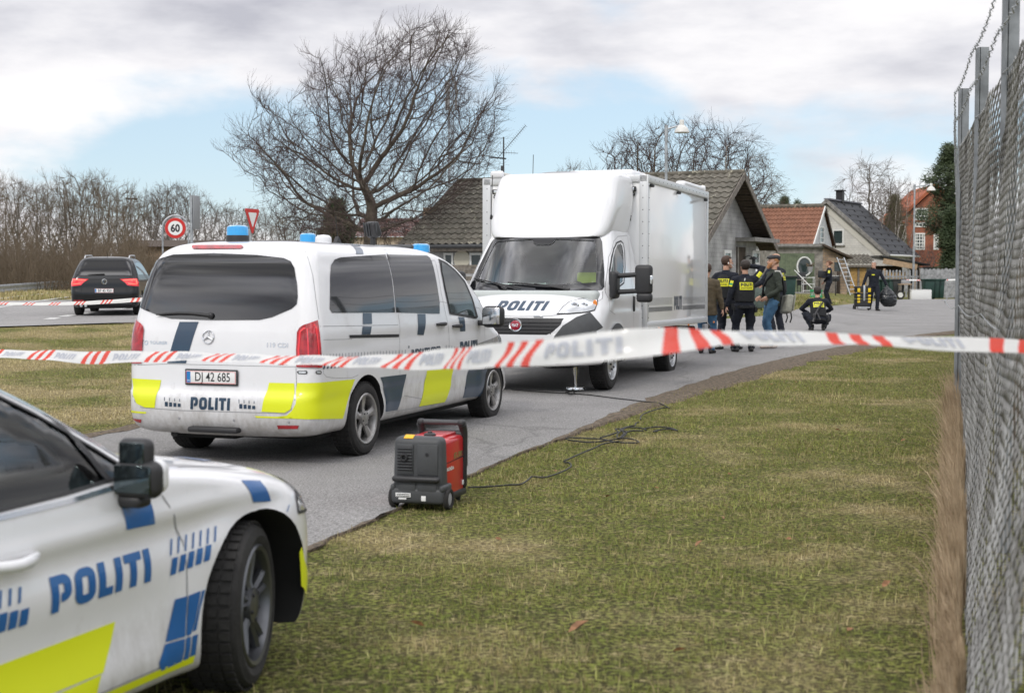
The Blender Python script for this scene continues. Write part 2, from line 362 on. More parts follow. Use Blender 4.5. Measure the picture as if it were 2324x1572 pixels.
def asphalt(name,lo,hi,warm=0.0):
    m=bpy.data.materials.new(name);m.use_nodes=True;t=m.node_tree;b=t.nodes['Principled BSDF'];g=N('ShaderNodeNewGeometry',t)
    def nz(s,d,r=.6):
        n=N('ShaderNodeTexNoise',t);n.inputs['Scale'].default_value=s;n.inputs['Detail'].default_value=d;n.inputs['Roughness'].default_value=r;L(g.outputs['Position'],n.inputs['Vector'],t);return n.outputs['Fac']
    r1=N('ShaderNodeValToRGB',t);ramp(r1,[(.3,(lo,lo*.975,lo*.955)),(.7,(hi,hi*.975,hi*.955))]);L(nz(.7,8,.68),r1.inputs[0],t)
    r2=N('ShaderNodeValToRGB',t);ramp(r2,[(.36,.42),(.47,.88),(.55,1.06),(.66,1.7)]);L(nz(62,3,.8),r2.inputs[0],t)
    mu=N('ShaderNodeMixRGB',t,blend_type='MULTIPLY');mu.inputs[0].default_value=1;L(r1.outputs[0],mu.inputs[1],t);L(r2.outputs[0],mu.inputs[2],t)
    # cracks: thin dark lines where a warped voronoi cell border runs
    vm=N('ShaderNodeMapping',t);vm.inputs['Rotation'].default_value=(0,0,.34);vm.inputs['Scale'].default_value=(1,.45,1)
    wn=N('ShaderNodeTexNoise',t);wn.inputs['Scale'].default_value=.8;wn.inputs['Detail'].default_value=5;L(g.outputs['Position'],wn.inputs['Vector'],t)
    va=N('ShaderNodeVectorMath',t,operation='MULTIPLY_ADD');va.inputs[1].default_value=(1.6,1.6,0);L(wn.outputs['Color'],va.inputs[0],t);L(g.outputs['Position'],va.inputs[2],t);L(va.outputs[0],vm.inputs[0],t)
    vo=N('ShaderNodeTexVoronoi',t);vo.feature='DISTANCE_TO_EDGE';vo.inputs['Scale'].default_value=.22;L(vm.outputs[0],vo.inputs['Vector'],t)
    cr=N('ShaderNodeValToRGB',t);ramp(cr,[(.0,.5),(.0035,.62),(.006,1)]);L(vo.outputs['Distance'],cr.inputs[0],t)
    mu2=N('ShaderNodeMixRGB',t,blend_type='MULTIPLY');mu2.inputs[0].default_value=.45;L(mu.outputs[0],mu2.inputs[1],t);L(cr.outputs[0],mu2.inputs[2],t)
    L(mu2.outputs[0],b.inputs['Base Color'],t);b.inputs['Roughness'].default_value=.85;b.inputs['Specular IOR Level'].default_value=.3
    bn=N('ShaderNodeBump',t);bn.inputs['Strength'].default_value=.5;bn.inputs['Distance'].default_value=.01;L(nz(90,2),bn.inputs['Height'],t);L(bn.outputs[0],b.inputs['Normal'],t)
    return m
M['asphalt']=asphalt('asphalt',.205,.275);M['asphalt2']=asphalt('asphalt_main',.24,.31)
M['soil']=mat('edge_soil',(.15,.115,.08),.95,noise_amt=.8,noise_scale=22,bump=1,bump_scale=45,detail=7)
M['roadpaint']=mat('road_paint',(.62,.62,.60),.7,noise_amt=.3,noise_scale=20)
def axis(lo,hi,fine0,fine1,s0,growth=1.16):
    a=[fine0];s=s0
    while a[-1]<fine1:a.append(a[-1]+s0)
    s=s0
    while a[-1]<hi:s *= growth;a.append(a[-1]+s)
    s=s0
    while a[0]>lo:s *= growth;a.insert(0,a[0]-s)
    return a
gx=axis(-1800,1800,-14,14,.5);gy=axis(-60,3000,-2,40,.5)
def road_gap(x,y):return 0
b=MB();b.v=[Vector((x,y,G(x,y)+.0015*noise.noise(Vector((x*.8,y*.8,0)))))for y in gy for x in gx]
nx=len(gx);b.f=[(j*nx+i,j*nx+i+1,(j+1)*nx+i+1,(j+1)*nx+i)for j in range(len(gy)-1)for i in range(nx-1)];b.mi=[0]*len(b.f)
tag(b.build('ground','lawn',smooth=180,weld=False),kind='structure')
def smoothline(pts,n=6):
    out=[]
    for i in range(len(pts)-1):
        p0,p1,p2,p3=[Vector(pts[min(max(k,0),len(pts)-1)])for k in(i-1,i,i+1,i+2)]
        for j in range(n):
            t=j/n;out.append(.5*((2*p1)+(p2-p0)*t+(2*p0-5*p1+4*p2-p3)*t*t+(3*p1-p0-3*p2+p3)*t**3))
    out.append(Vector(pts[-1]));return out
def jag(pts,amp,f=2.5,seed=0):
    out=[]
    for i,p in enumerate(pts):
        d=pts[min(i+1,len(pts)-1)]-pts[max(i-1,0)];n=Vector((d.y,-d.x)).normalized()
        out.append(p+n*amp*(noise.noise(Vector((i*.37*f,seed,0)))+.6*noise.noise(Vector((i*1.3*f,seed,5)))))
    return out
RE=[(-3.7,-1),(-2.4,4),(-1.30,8.4),(-.234,12.2),(.75,15.2),(1.93,18.6),(3.9,23.3),(6.4,28.1),(9.2,32.9),(12.2,37.0),(18,43),(30,52),(60,70)]
right_edge=jag(smoothline(RE,14),.05,2.2,1)
gp=lambda px,py:tuple(GP(px,py).xy)
far_edge=[(60,88),(34,74)]+[gp(2165,680),gp(2050,681),gp(1990,684),gp(1950,690),gp(1880,697),gp(1800,707),gp(1740,719),gp(1640,727),(2.6,35),(-2,41.5),(-6,46)]
isl=[(-9.6,35.0),(-7.2,36.0),(-4.6,35.2),(-3.1,32),(-2.4,28),(-2.6,23),(-3.2,18.5),(-4.05,15.3),(-5.2,12),(-7.9,4),(-9.5,-1)]
isl_s=jag(smoothline(isl,10),.05,2,3)
road_poly=[tuple(p)for p in right_edge]+far_edge+[(-20,40)]+[tuple(p)for p in isl_s]
# side road and junction
sheet('road',road_poly,0,'asphalt',.7)
mr_near=[(-40,12.5),(-24,23.5),(-15,30.6),(-12.0,33.0),(-9.6,35.2),(-6,39),(-2,45),(2,52)]
mr_far=[(-8,62),(-14,55.5),(-19,52.5),(-25,46),(-34,38),(-55,22)]
sheet('main_road',mr_near+mr_far,.004,'asphalt2',1.2)
def strip(name,pts,w,z,m,dashes=None,kind='structure'):
    b=MB();pts=[Vector(p)for p in pts];pts=smoothline(pts,8);acc=0
    for i in range(len(pts)-1):
        a,c=pts[i],pts[i+1];d=(c-a);acc+=d.length
        if dashes and(acc%sum(dashes))>dashes[0]:continue
        n=Vector((d.y,-d.x)).normalized()*w/2
        q=[a-n,a+n,c+n,c-n];b.add([(p.x,p.y,G(p.x,p.y)+z+RZ(p.y))for p in q],[(0,1,2,3)])
    return tag(b.build(name,m,smooth=0),kind=kind)
strip('edge_line',[gp(-200,699),gp(0,680),gp(165,662),gp(260,653)],.15,.009,'roadpaint')
strip('centre_line',[gp(-200,727),gp(0,700),gp(90,685),gp(165,675),gp(290,662)],.14,.009,'roadpaint')
strip('give_way_line',[gp(110,728),gp(165,718),gp(220,711),gp(285,702)],.30,.009,'roadpaint',(1.0,.9))
strip('kerb_line',[gp(1625,719),gp(1660,718),gp(1700,714)],.12,.005,'roadpaint')
# crumbled soil where the verge meets the asphalt
def band(name,line,w0,w1,z,m,seed):
    b=MB();n_=len(line);vs=[]
    for i,p in enumerate(line):
        d=line[min(i+1,n_-1)]-line[max(i-1,0)];n=Vector((d.y,-d.x)).normalized()
        a=w0(p)+.08*noise.noise(Vector((i*.7,seed,0)));c=w1(p)*(1+.5*noise.noise(Vector((i*.5,seed,9))))
        for q,h in((p-n*a,.002),(p+n*(c+a)*.35,.006),(p+n*(c+a)*.7,.012),(p+n*c,-.03)):
            vs.append((q.x,q.y,G(q.x,q.y)+z+h+RZ(q.y)))
    fs=[(4*i+k,4*i+k+1,4*i+k+5,4*i+k+4)for i in range(n_-1)for k in range(3)]
    b.add(vs,fs);return tag(b.build(name,m,smooth=180),kind='structure')
band('road_verge_soil',right_edge[4:],lambda p:.015+.04*sstep(13,18,p.y),lambda p:.01+.58*sstep(13,22,p.y)*(1-.4*sstep(28,34,p.y)),.002,'soil',2)
band('road_edge_soil',isl_s,lambda p:.05,lambda p:.14,.002,'soil',5)
# ------------------------------------------------------------------ vehicle toolkit
def catmull_keys(keys,n):
    K=[np.array(k,float)for k in keys];out=[]
    for i in range(len(K)-1):
        p1,p2=K[i],K[i+1];p0=K[i-1]if i else 2*p1-p2;p3=K[i+2]if i+2<len(K)else 2*p2-p1
        m1=(p2-p0)*((p2[0]-p1[0])/max(1e-6,p2[0]-p0[0]));m2=(p3-p1)*((p2[0]-p1[0])/max(1e-6,p3[0]-p1[0]))
        # limit the tangents so that profiles do not overshoot
        d=p2-p1
        for q in range(1,len(d)):
            if d[q]==0:m1[q]=m2[q]=0
            else:
                m1[q]=np.clip(m1[q]/d[q],0,2.6)*d[q];m2[q]=np.clip(m2[q]/d[q],0,2.6)*d[q]
        for j in range(n):
            t=j/n;out.append((2*t**3-3*t**2+1)*p1+(t**3-2*t**2+t)*m1+(-2*t**3+3*t**2)*p2+(t**3-t**2)*m2)
    out.append(K[-1]);return out
def loft_body(keys,mod=None,n=3,ex=2.3,ns=16,na=8):
    # keys: (z, xr, xf, w, rr, kr, rf, kf), horizontal slices from sill to roof
    L_=catmull_keys(keys,n);bm=bmesh.new();rows=[]
    for(z,xr,xf,w_,rr,kr,rf,kf)in L_:
        half=[]
        ys=w_*(1-kf)
        for j in range(4):half.append((xf,ys*j/3.0))
        for j in range(1,na):
            th=math.pi/2*j/na;half.append((xf-rf+rf*math.cos(th)**(2/ex),ys+w_*kf*math.sin(th)**(2/ex)))
        x0,x1=xf-rf,xr+rr
        for j in range(ns+1):half.append((x0+(x1-x0)*j/ns,w_))
        yr=w_*(1-kr)
        for j in range(na-1,0,-1):
            th=math.pi/2*j/na;half.append((xr+rr-rr*math.cos(th)**(2/ex),yr+w_*kr*math.sin(th)**(2/ex)))
        for j in range(3,-1,-1):half.append((xr,yr*j/3.0))
        row=[]
        m=len(half)
        for j in range(m):
            x,y=half[j]
            if mod:x,y,zz=mod(x,y,z)
            else:zz=z
            row.append((x,y,zz))
        full=[bm.verts.new(p)for p in row]+[bm.verts.new((p[0],-p[1],p[2]))for p in row[-2:0:-1]]
        rows.append(full)
    T=len(rows[0]);m=len(half)
    for a,c in zip(rows,rows[1:]):
        for k in range(T):bm.faces.new((a[k],a[(k+1)%T],c[(k+1)%T],c[k]))
    for row,flip in((rows[0],True),(rows[-1],False)):
        for k in range(m-1):
            q=[row[k],row[k+1],row[(T-k-1)%T],row[(T-k)%T]]
            q2=[]
            for v in q:
                if v not in q2:q2.append(v)
            if len(q2)>2:bm.faces.new(q2[::-1]if flip else q2)
    bmesh.ops.recalc_face_normals(bm,faces=bm.faces)
    return bm
def tmp_obj(bm,nm=2):
    me=bpy.data.meshes.new('tmp');bm.to_mesh(me)
    for _ in range(nm):me.materials.append(None)
    o=bpy.data.objects.new('tmp',me);C.objects.link(o);return o
def mb_bm(mb,idx=1):
    bm=bmesh.new();bv=[bm.verts.new(v)for v in mb.v]
    for f in mb.f:
        fa=bm.faces.new([bv[k]for k in f]);fa.material_index=idx
    bmesh.ops.remove_doubles(bm,verts=bm.verts,dist=1e-5);bmesh.ops.recalc_face_normals(bm,faces=bm.faces);return bm
def boolean(bm,cutters,sub=1):
    o=tmp_obj(bm,3);cs=[]
    if sub:
        s=o.modifiers.new('s','SUBSURF');s.levels=sub
    for cbm in cutters:
        c=tmp_obj(cbm,3);cs.append(c);d=o.modifiers.new('b','BOOLEAN');d.object=c;d.solver='EXACT';d.operation='DIFFERENCE'
    dg=bpy.context.evaluated_depsgraph_get();me=bpy.data.meshes.new_from_object(o.evaluated_get(dg))
    for q in[o]+cs:bpy.data.objects.remove(q)
    return me
class Shell:
    # the uncut outer surface of a body, in the vehicle's own frame; everything laid on the body is cast onto it
    def __init__(s,bm,root,sub=1):
        o=tmp_obj(bm)
        if sub:q=o.modifiers.new('s','SUBSURF');q.levels=sub
        dg=bpy.context.evaluated_depsgraph_get();me=bpy.data.meshes.new_from_object(o.evaluated_get(dg));bpy.data.objects.remove(o)
        b2=bmesh.new();b2.from_mesh(me);s.bvh=BVHTree.FromBMesh(b2);b2.free();bpy.data.meshes.remove(me)
        s.root=root
        s.M=Matrix.LocRotScale(root.location,root.rotation_euler,root.scale);s.I=s.M.inverted()
    def view(s,d):
        d=Vector(d).normalized()
        if abs(d.z)>.99:return d,Vector((1,0,0)),Vector((0,1,0))
        u=d.cross(Vector((0,0,1))).normalized();return d,u,Vector((0,0,1))   # u runs to the viewer's right
    def uv(s,V,p):return(V[1].dot(p),V[2].dot(p))
    def cast(s,V,a,b,off=.003):
        d,u,v=V;o=u*a+v*b-d*9
        h,n,i,t=s.bvh.ray_cast(o,d)
        if h is None:
            h,n,i,t=s.bvh.find_nearest(u*a+v*b-d*1.0)
        if n.dot(d)>0:n=-n
        return h+n*off
    def px(s,px,py):
        o=s.I @ Vector((0,0,CAMZ));d=(s.I.to_3x3()@ ray(px,py)).normalized()
        h,n,i,t=s.bvh.ray_cast(o,d)
        return h if h is not None else s.bvh.find_nearest(o+d*(o.length))[0]
    def poly(s,V,pts):return[s.uv(V,s.px(*p))for p in pts]
    def patch(s,name,V,polys,m,off=.003,step=.045,parent=None,mirror=False):
        # each polygon becomes a part of its own (and its mirror image another)
        out=[]
        for poly in polys:
            vs,fs=fill2d(poly,step);q=[s.cast(V,a,b,off)for a,b in vs]
            mb=MB();mb.add(q,fs);out.append(mb.build(name,m,parent or s.root,smooth=180,weld=False))
            if mirror:
                mb=MB();mb.add([(p.x,-p.y,p.z)for p in q],[f[::-1]for f in fs]);out.append(mb.build(name,m,parent or s.root,smooth=180,weld=False))
        return out
    def flat(s,name,V,vs,fs,org,sc,m,off=.004,parent=None,shear=0,slope=0):
        # 2-D artwork (text, emblems) laid on the shell around the point org
        mb=MB();mb.add([s.cast(V,org[0]+(x+y*shear)*sc[0],org[1]+y*sc[1]+x*sc[0]*slope,off)for x,y in vs],fs)
        return mb.build(name,m,parent or s.root,smooth=0,weld=False)
    def line(s,mb,V,pts,w_,off=.0015,step=.05,closed=False,mirror=False):
        P_=[]
        n=len(pts);rng_=range(n if closed else n-1)
        for i in rng_:
            a,b=pts[i],pts[(i+1)%n];k=max(1,int(math.dist(a,b)/step))
            P_+=[(a[0]+(b[0]-a[0])*j/k,a[1]+(b[1]-a[1])*j/k)for j in range(k)]
        P_.append(pts[0]if closed else pts[-1]);vs=[]
        for i,p in enumerate(P_):
            a=P_[max(i-1,0)];b=P_[min(i+1,len(P_)-1)];dx,dy=b[0]-a[0],b[1]-a[1];l=math.hypot(dx,dy)or 1
            nx_,ny_=-dy/l*w_/2,dx/l*w_/2
            vs+=[s.cast(V,p[0]-nx_,p[1]-ny_,off),s.cast(V,p[0]+nx_,p[1]+ny_,off)]
        fs=[(2*i,2*i+1,2*i+3,2*i+2)for i in range(len(P_)-1)]
        mb.add(vs,fs)
        if mirror:mb.add([(p.x,-p.y,p.z)for p in vs],fs)
def stroke(path,t,closed=False):
    P0=[Vector(p)for p in path];P_=[]
    for i in range(len(P0)if closed else len(P0)-1):
        a,b=P0[i],P0[(i+1)%len(P0)];k=max(1,int((b-a).length/.14));P_+=[a.lerp(b,j/k)for j in range(k)]
    if not closed:P_.append(P0[-1])
    n=len(P_);vs=[]
    for i in range(n):
        a=P_[i-1]if(i or closed)else P_[i];b=P_[(i+1)%n]if(i<n-1 or closed)else P_[i];c=P_[i]
        d1=(c-a).normalized()if(c-a).length>1e-9 else None;d2=(b-c).normalized()if(b-c).length>1e-9 else None
        d1=d1 or d2;d2=d2 or d1;n1=Vector((-d1.y,d1.x));n2=Vector((-d2.y,d2.x));nn=(n1+n2).normalized();k=1/max(.5,nn.dot(n1))
        vs+=[tuple(c-nn*t/2*k),tuple(c),tuple(c+nn*t/2*k)]
    m=3*n;fs=[(3*i+q,3*i+1+q,(3*i+4+q)%m,(3*i+3+q)%m)for i in range(n if closed else n-1)for q in(0,1)]
    return vs,fs
def politi(t=.25,cw=.68,gap=.13):
    # the six letters as heavy squared strokes, cap height 1, centred
    V_,F_=[],[];x=0
    def put(vs,fs,dx):
        b=len(V_);V_.extend((a+dx,c)for a,c in vs);F_.extend(tuple(b+i for i in f)for f in fs)
    h=t/2;r=.16
    def arc(cx,cy,a0,a1,rr=r,n=5):return[(cx+rr*math.cos(R(a0+(a1-a0)*i/n)),cy+rr*math.sin(R(a0+(a1-a0)*i/n)))for i in range(n+1)]
    put(*stroke([(h,0),(h,1)],t),x)                                                  # P
    put(*stroke([(t,1-h)]+arc(cw-h-r,1-h-r,90,0)+arc(cw-h-r,.32+h+r*.6,0,-90,r)+[(t+.07,.32+h+r*.6-r)],t),x);x+=cw+gap
    W=cw+.04                                                                          # O
    put(*stroke(arc(W-h-r,1-h-r,90,0)+arc(W-h-r,h+r,0,-90)+arc(h+r,h+r,-90,-180)+arc(h+r,1-h-r,180,90),t,True),x);x+=W+gap
    put(*stroke([(h,1),(h,h),(.52,h)],t),x);x+=.52+gap*.8                     # L
    put(*stroke([(h,0),(h,1)],t),x);x+=t+gap*.8                                # I
    put(*stroke([(0,1-h),(.66,1-h)],t),x);put(*stroke([(.33,0),(.33,1-t)],t),x);x+=.66+gap*.8   # T
    put(*stroke([(h,0),(h,1)],t),x);x+=t
    return[(a-x/2,c-.5)for a,c in V_],F_,x
PV,PF,PWID=politi()
def tyre_mesh(r,w_,rim,n=48):
    b=MB();h=w_/2
    b.lathe([(rim,-h+.02),(rim+.015,-h+.004),(r-.055,-h-.006),(r-.022,-h+.006),(r-.006,-h+.03),(r,-h*.4),(r,h*.4),(r-.006,h-.03),(r-.022,h-.006),(r-.055,h+.006),(rim+.015,h-.004),(rim,h-.02)],n,axis='Y',closed=True)
    # tread blocks: shallow ribs across the running surface
    k=int(2*math.pi*r/.045)
    for i in range(k):
        a=2*math.pi*i/k
        for yy in(-h*.62,-h*.2,h*.2,h*.62):
            c=Vector((math.cos(a)*(r+.001),yy,math.sin(a)*(r+.001)))
            b.box(c,(.010,h*.34,.032),T=None,ry=-a)
    return b
def wheel(parent,loc,r,w_,rim,style,side,steer=0,label=None):
    t=empty('wheel',loc,steer);t.parent=parent
    tyre_mesh(r,w_,rim).build('tyre','tyre',t,smooth=35)
    s=side;h=w_/2;f=MB()   # side = -1: outer face towards -y
    Y=lambda q:s*q
    mt={'van':'alloy','car':'darkalloy','truck':'alu','dark':'alloy'}[style]
    f.lathe([(rim+.012,Y(h-.004)),(rim+.004,Y(h+.004)),(rim-.012,Y(h-.002)),(rim-.022,Y(h-.03)),(rim-.03,Y(-h+.04)),(rim-.01,Y(-h+.02))],48,axis='Y')
    if style=='truck':
        f.lathe([(rim-.03,Y(h-.05)),(rim*.72,Y(h-.065)),(rim*.55,Y(h-.02)),(rim*.3,Y(h-.005)),(.001,Y(h))],36,axis='Y')
        d=MB()
        for i in range(10):
            a=2*math.pi*i/10;d.ball((math.cos(a)*rim*.78,Y(h-.058),math.sin(a)*rim*.78),(.022,.012,.022),8,6)
        for i in range(5):
            a=2*math.pi*i/5;d.ball((math.cos(a)*rim*.36,Y(h-.0),math.sin(a)*rim*.36),(.014,.014,.014),8,6)
        d.build('hub_hole','gap',t)
    else:
        n=5
        def spoke(a,w0,w1,d0=-.012,d1=-.004):
            ca,sa=math.cos(a),math.sin(a);r0,r1=.045,rim-.018
            pts=[]
            for(rr,ww,yy,th)in((r0,w0*.8,h+d0,.045),(r1*.45,w0*.62,h+d0-.014,.035),(r1*.8,(w0+w1)/2*.8,h+d1-.012,.03),(r1,w1,h+d1-.01,.03)):
                for(tt,dd)in((-1,-.012),(0,0),(1,-.012),(1,-th),(-1,-th)):
                    pts.append((ca*rr-sa*tt*ww/2,Y(yy+dd),sa*rr+ca*tt*ww/2))
            fs=[(5*i+k,5*i+(k+1)%5,5*i+5+(k+1)%5,5*i+5+k)for i in range(3)for k in range(5)]+[(0,1,2,3,4),(15,16,17,18,19)]
            f.add(pts,fs)
        for i in range(n):
            a=2*math.pi*i/n+.3
            if style=='car':
                for da in(-.16,.16):spoke(a+da,.05,.032)
            else:spoke(a,.085,.10)
        f.lathe([(.075,Y(h-.045)),(.07,Y(h-.012)),(.045,Y(h-.004)),(.001,Y(h-.002))],24,axis='Y')
        d=MB();d.lathe([(rim-.035,Y(h-.075)),(.06,Y(h-.08)),(.001,Y(h-.08))],32,axis='Y')
        d.build('brake_disc',M['under'],t)
        d2=MB()
        for i in range(5):
            a=2*math.pi*(i+.5)/5+.3;d2.ball((math.cos(a)*.056,Y(h-.008),math.sin(a)*.056),(.009,.008,.009),8,6)
        d2.build('wheel_bolt','gap',t)
    f.build('rim',mt,t,smooth=30)
    b=MB();b.cyl((0,Y(-h),0),(0,Y(-h+.15),0),.09,n=12);b.build('axle_stub','under',t)
    return t
def arch_cut(x,z,r,y0,y1,n=40):
    b=MB();b.cyl((x,y0,z),(x,y1,z),r,n=n);return mb_bm(b)
def plate(parent,text,loc,w_,h_,rot,scale=1,cap=.7):
    # one-line registration plate facing local -x (rear of the vehicle) before rot
    p=MB();p.rbox((0,0,0),(.012,w_+.03,h_+.03),.005);o=p.build('plate_holder','blackpl',parent);o.location=loc;o.rotation_euler=rot
    q=MB();q.rbox((-.009,0,0),(.008,w_,h_),.003);pl=q.build('number_plate','whiteplate',o)
    b=MB();b.box((-.0140,w_/2-.026,0),(.002,.038,h_-.016));b.build('plate_band','euroblue',pl)
    r_=MB()
    for(yy,zz,a,c)in((0,h_/2-.005,w_-.01,.003),(0,-h_/2+.005,w_-.01,.003),(w_/2-.004,0,.003,h_-.012),(-w_/2+.004,0,.003,h_-.012)):r_.box((-.0138,yy,zz),(.002,a,c))
    r_.build('plate_border','redprint',pl)
    vs,fs=text2d(text,h_*cap*1.42,bold=.008,sx=.80,spacing=1.0)
    t=MB();t.add([(-.0142,-x-.018,y)for x,y in vs],fs);t.build('plate_lettering','ink',pl,smooth=0)
    vs,fs=text2d('DK',.022);t=MB();t.add([(-.0156,-x+w_/2-.026,y-h_*.28)for x,y in vs],fs);t.build('plate_lettering','whiteplate',pl,smooth=0)
    return o
# ------------------------------------------------------------------ police van (centre left)
c1=lambda x,y:(x*.34284,y*.34284+453.9)
c2=lambda x,y:(x*.36096+567.4,y*.36096+482.3)
def build_van():
    az=R(19.3);root=empty('police_van',(-2.258,13.434,G(-2.26,13.4)+RZ(13.4)),math.pi/2-az,
        'white police minivan with blue roof beacons and yellow corners, its tailgate toward the camera','van')
    k=[ # z, xr, xf, w, rr, kr, rf, kf
        (.24,-.90,4.05,.84,.20,.25,.45,.6),(.30,-1.00,4.24,.93,.20,.22,.45,.62),(.42,-1.055,4.31,.958,.21,.22,.48,.64),(.56,-1.06,4.33,.962,.20,.21,.48,.64),
        (.62,-1.045,4.33,.963,.19,.20,.5,.64),(.65,-1.015,4.32,.965,.18,.19,.5,.64),(.80,-1.005,4.27,.968,.17,.18,.52,.66),(.95,-.995,4.16,.968,.17,.18,.56,.68),
        (1.06,-.985,3.92,.965,.17,.18,.60,.72),(1.16,-.970,3.70,.960,.17,.18,.55,.72),(1.22,-.955,3.58,.950,.17,.19,.42,.70),(1.40,-.915,3.36,.918,.17,.19,.34,.66),
        (1.60,-.865,3.06,.875,.17,.20,.30,.60),(1.76,-.815,2.76,.832,.18,.22,.30,.56),(1.86,-.765,2.46,.785,.20,.25,.32,.55),(1.92,-.69,2.18,.715,.22,.3,.34,.55),(1.955,-.58,1.86,.60,.22,.35,.36,.6),
        (1.972,-.42,1.5,.42,.2,.4,.3,.6),(1.978,-.2,1.0,.2,.1,.4,.2,.6)]
    def mod(x,y,z):
        s=1
        if z<1.3:s-=.05*sstep(3.3,4.3,x)*sstep(.25,.6,z)
        s-=.008*sstep(.0,-1,x)
        # shallow waist crease and the flared sills
        g=.012*math.exp(-((z-1.02-.02*(x>0))/.03)**2)*sstep(-.9,-.6,x)*(1-sstep(3.4,3.9,x))+.010*math.exp(-((z-.56)/.05)**2)
        y=y*s-math.copysign(g,y)*(abs(y)>.8)
        # flare round the wheels
        for wx in(0,3.43):
            d=math.hypot(x-wx,z-.34)
            if abs(y)>.7:y+=math.copysign(.016*math.exp(-((d-.44)/.06)**2),y)
        return x,y,z
    bm=loft_body(k,mod,n=2,ns=40)
    sh=Shell(bm,root)
    cut=[]
    for x in(0,3.43):
        for s in(-1,1):cut.append(arch_cut(x,.345,.40,s*.60,s*1.3))
    me=boolean(bm,cut);mkobj('body',me,['vanwhite','under','under'],root,32)
    ub=MB();ub.rbox((1.7,0,.30),(4.6,1.55,.22),.05);ub.box((-.55,.25,.25),(.5,.6,.1));ub.cyl((-.92,.5,.25),(-.5,.5,.25),.035);ub.build('underbody','under',root)
    for x in(0,3.43):
        for s in(-1,1):wheel(root,(x,s*.855,.338),.338,.225,.225,'van',s)
    RV=sh.view((1,0,0));SV=sh.view((0,1,0));DV=sh.view((1,.9,0));DL=sh.view((1,-.9,0))
    PR=lambda V,cf,pts:sh.poly(V,[cf(*p)for p in pts])
    # glass
    rw=PR(RV,c1,[(975,395),(1040,375),(1150,362),(1420,353),(1700,365),(1880,385),(1925,405),(1950,450),(1968,560),(1972,640),(1965,690),(1930,720),(1800,775),(1720,793),(1400,795),(1130,785),(1030,755),(930,710),(895,680),(888,640),(905,560),(935,460)])
    sh.patch('rear_window',RV,[rw],'glassblk',.006,.03)
    w1=PR(SV,c2,[(502,400),(508,330),(530,296),(565,283),(850,264),(862,300),(893,440),(910,628),(515,630),(500,605)])
    w2=PR(SV,c2,[(857,264),(1110,270),(1130,285),(1168,420),(1190,560),(1190,636),(917,628),(900,440),(868,300)])
    w3=[(2.165,1.837),(2.34,1.80),(2.54,1.72),(2.75,1.60),(2.88,1.40),(2.95,1.197),(2.88,1.176),(2.115,1.246),(2.096,1.516),(2.11,1.70)]
    w3i=[(2.20,1.80),(2.34,1.765),(2.52,1.69),(2.70,1.575),(2.82,1.40),(2.865,1.205),(2.15,1.265),(2.125,1.516),(2.135,1.70)]
    M['glassdoor']=mat('green_tinted_glass',(.035,.05,.05),.03,spec=.9,noise_amt=.7,noise_scale=3.5)
    sh.patch('side_window',SV,[w1],'glassblk',.005,.04,mirror=True);sh.patch('side_window',SV,[w2],'glassblk',.005,.04,mirror=True)
    sh.patch('door_window_frame',SV,[w3],'blackpl',.005,.03,mirror=True)
    sh.patch('door_window',SV,[w3i],'glassdoor',.009,.03,mirror=True)
    FV=sh.view((-1,0,0))
    ws=[(-.80,1.20),(.80,1.20),(.74,1.5),(.64,1.80),(0,1.86),(-.64,1.80),(-.74,1.5)]
    sh.patch('windscreen',FV,[ws],'glassblk',.004,.08)
    # tail lamps, brake strip, reflectors, marker lamps
    tl=PR(DV,c1,[(1969,875),(1985,845),(2010,828),(2100,795),(2108,850),(2122,1000),(2128,1108),(1965,1105),(1963,990)])
    sh.patch('tail_light',DV,[tl],'redlens',.012,.04)
    tli=PR(DV,c1,[(1990,872),(2012,852),(2082,828),(2090,850),(2104,990),(2106,1082),(1984,1082),(1980,990)])
    lm=MB();sh.line(lm,DV,tli,.013,.0145,closed=True);sh.line(lm,DV,[((1-.45)*a[0]+.45*b[0],(1-.45)*a[1]+.45*b[1])for a,b in((tli[0],tli[2]),(tli[7],tli[5]))],.010,.0145)
    lm.build('lamp_tube','redlit',root,smooth=0)
    tlm=[(-a,b)for a,b in tl];sh.patch('tail_light',DL,[[(q[0],q[1])for q in tlm[::-1]]],'redlens',.012,.04)
    sh.patch('brake_light',RV,[PR(RV,c1,[(1268,312),(1280,303),(1600,303),(1614,314),(1600,326),(1282,328)])],'redlens',.010,.05)
    for pts in([(820,1446),(938,1450),(935,1473),(835,1474)],[(1835,1489),(1980,1490),(1972,1512),(1842,1513)]):
        sh.patch('reflector',RV,[PR(RV,c1,pts)],'redlens',.005,.05)
    for pts,V in(([(1972,1130),(2030,1128),(2037,1140),(2030,1152),(1976,1150),(1968,1140)],DV),([(2090,1130),(2120,1128),(2128,1140),(2122,1152),(2092,1150),(2086,1140)],DV),([(808,1098),(850,1096),(857,1106),(850,1118),(812,1118)],DL)):
        q=PR(V,c1,pts);sh.patch('marker_light',V,[q],'blackpl',.006,.03)
        cx_,cy_=sum(p[0]for p in q)/len(q),sum(p[1]for p in q)/len(q)
        sh.patch('marker_lens',V,[[(cx_+(p[0]-cx_)*.72,cy_+(p[1]-cy_)*.6)for p in q]],'clearlens',.009,.03)
    # panel gaps
    g=MB();hatch=PR(RV,c1,[(1968,760),(2085,775),(1965,850)][:0]or[(868,1075),(872,1250),(895,1335),(935,1372),(1200,1392),(1890,1412),(1930,1385),(1952,1320),(1960,1110)])
    sh.line(g,RV,hatch,.007)
    sh.line(g,RV,PR(RV,c1,[(866,1076),(1110,1084),(1960,1104)]),.005)
    sh.line(g,DV,PR(DV,c1,[(1975,300),(2020,340),(2070,500),(2090,650),(2110,790)]),.005)
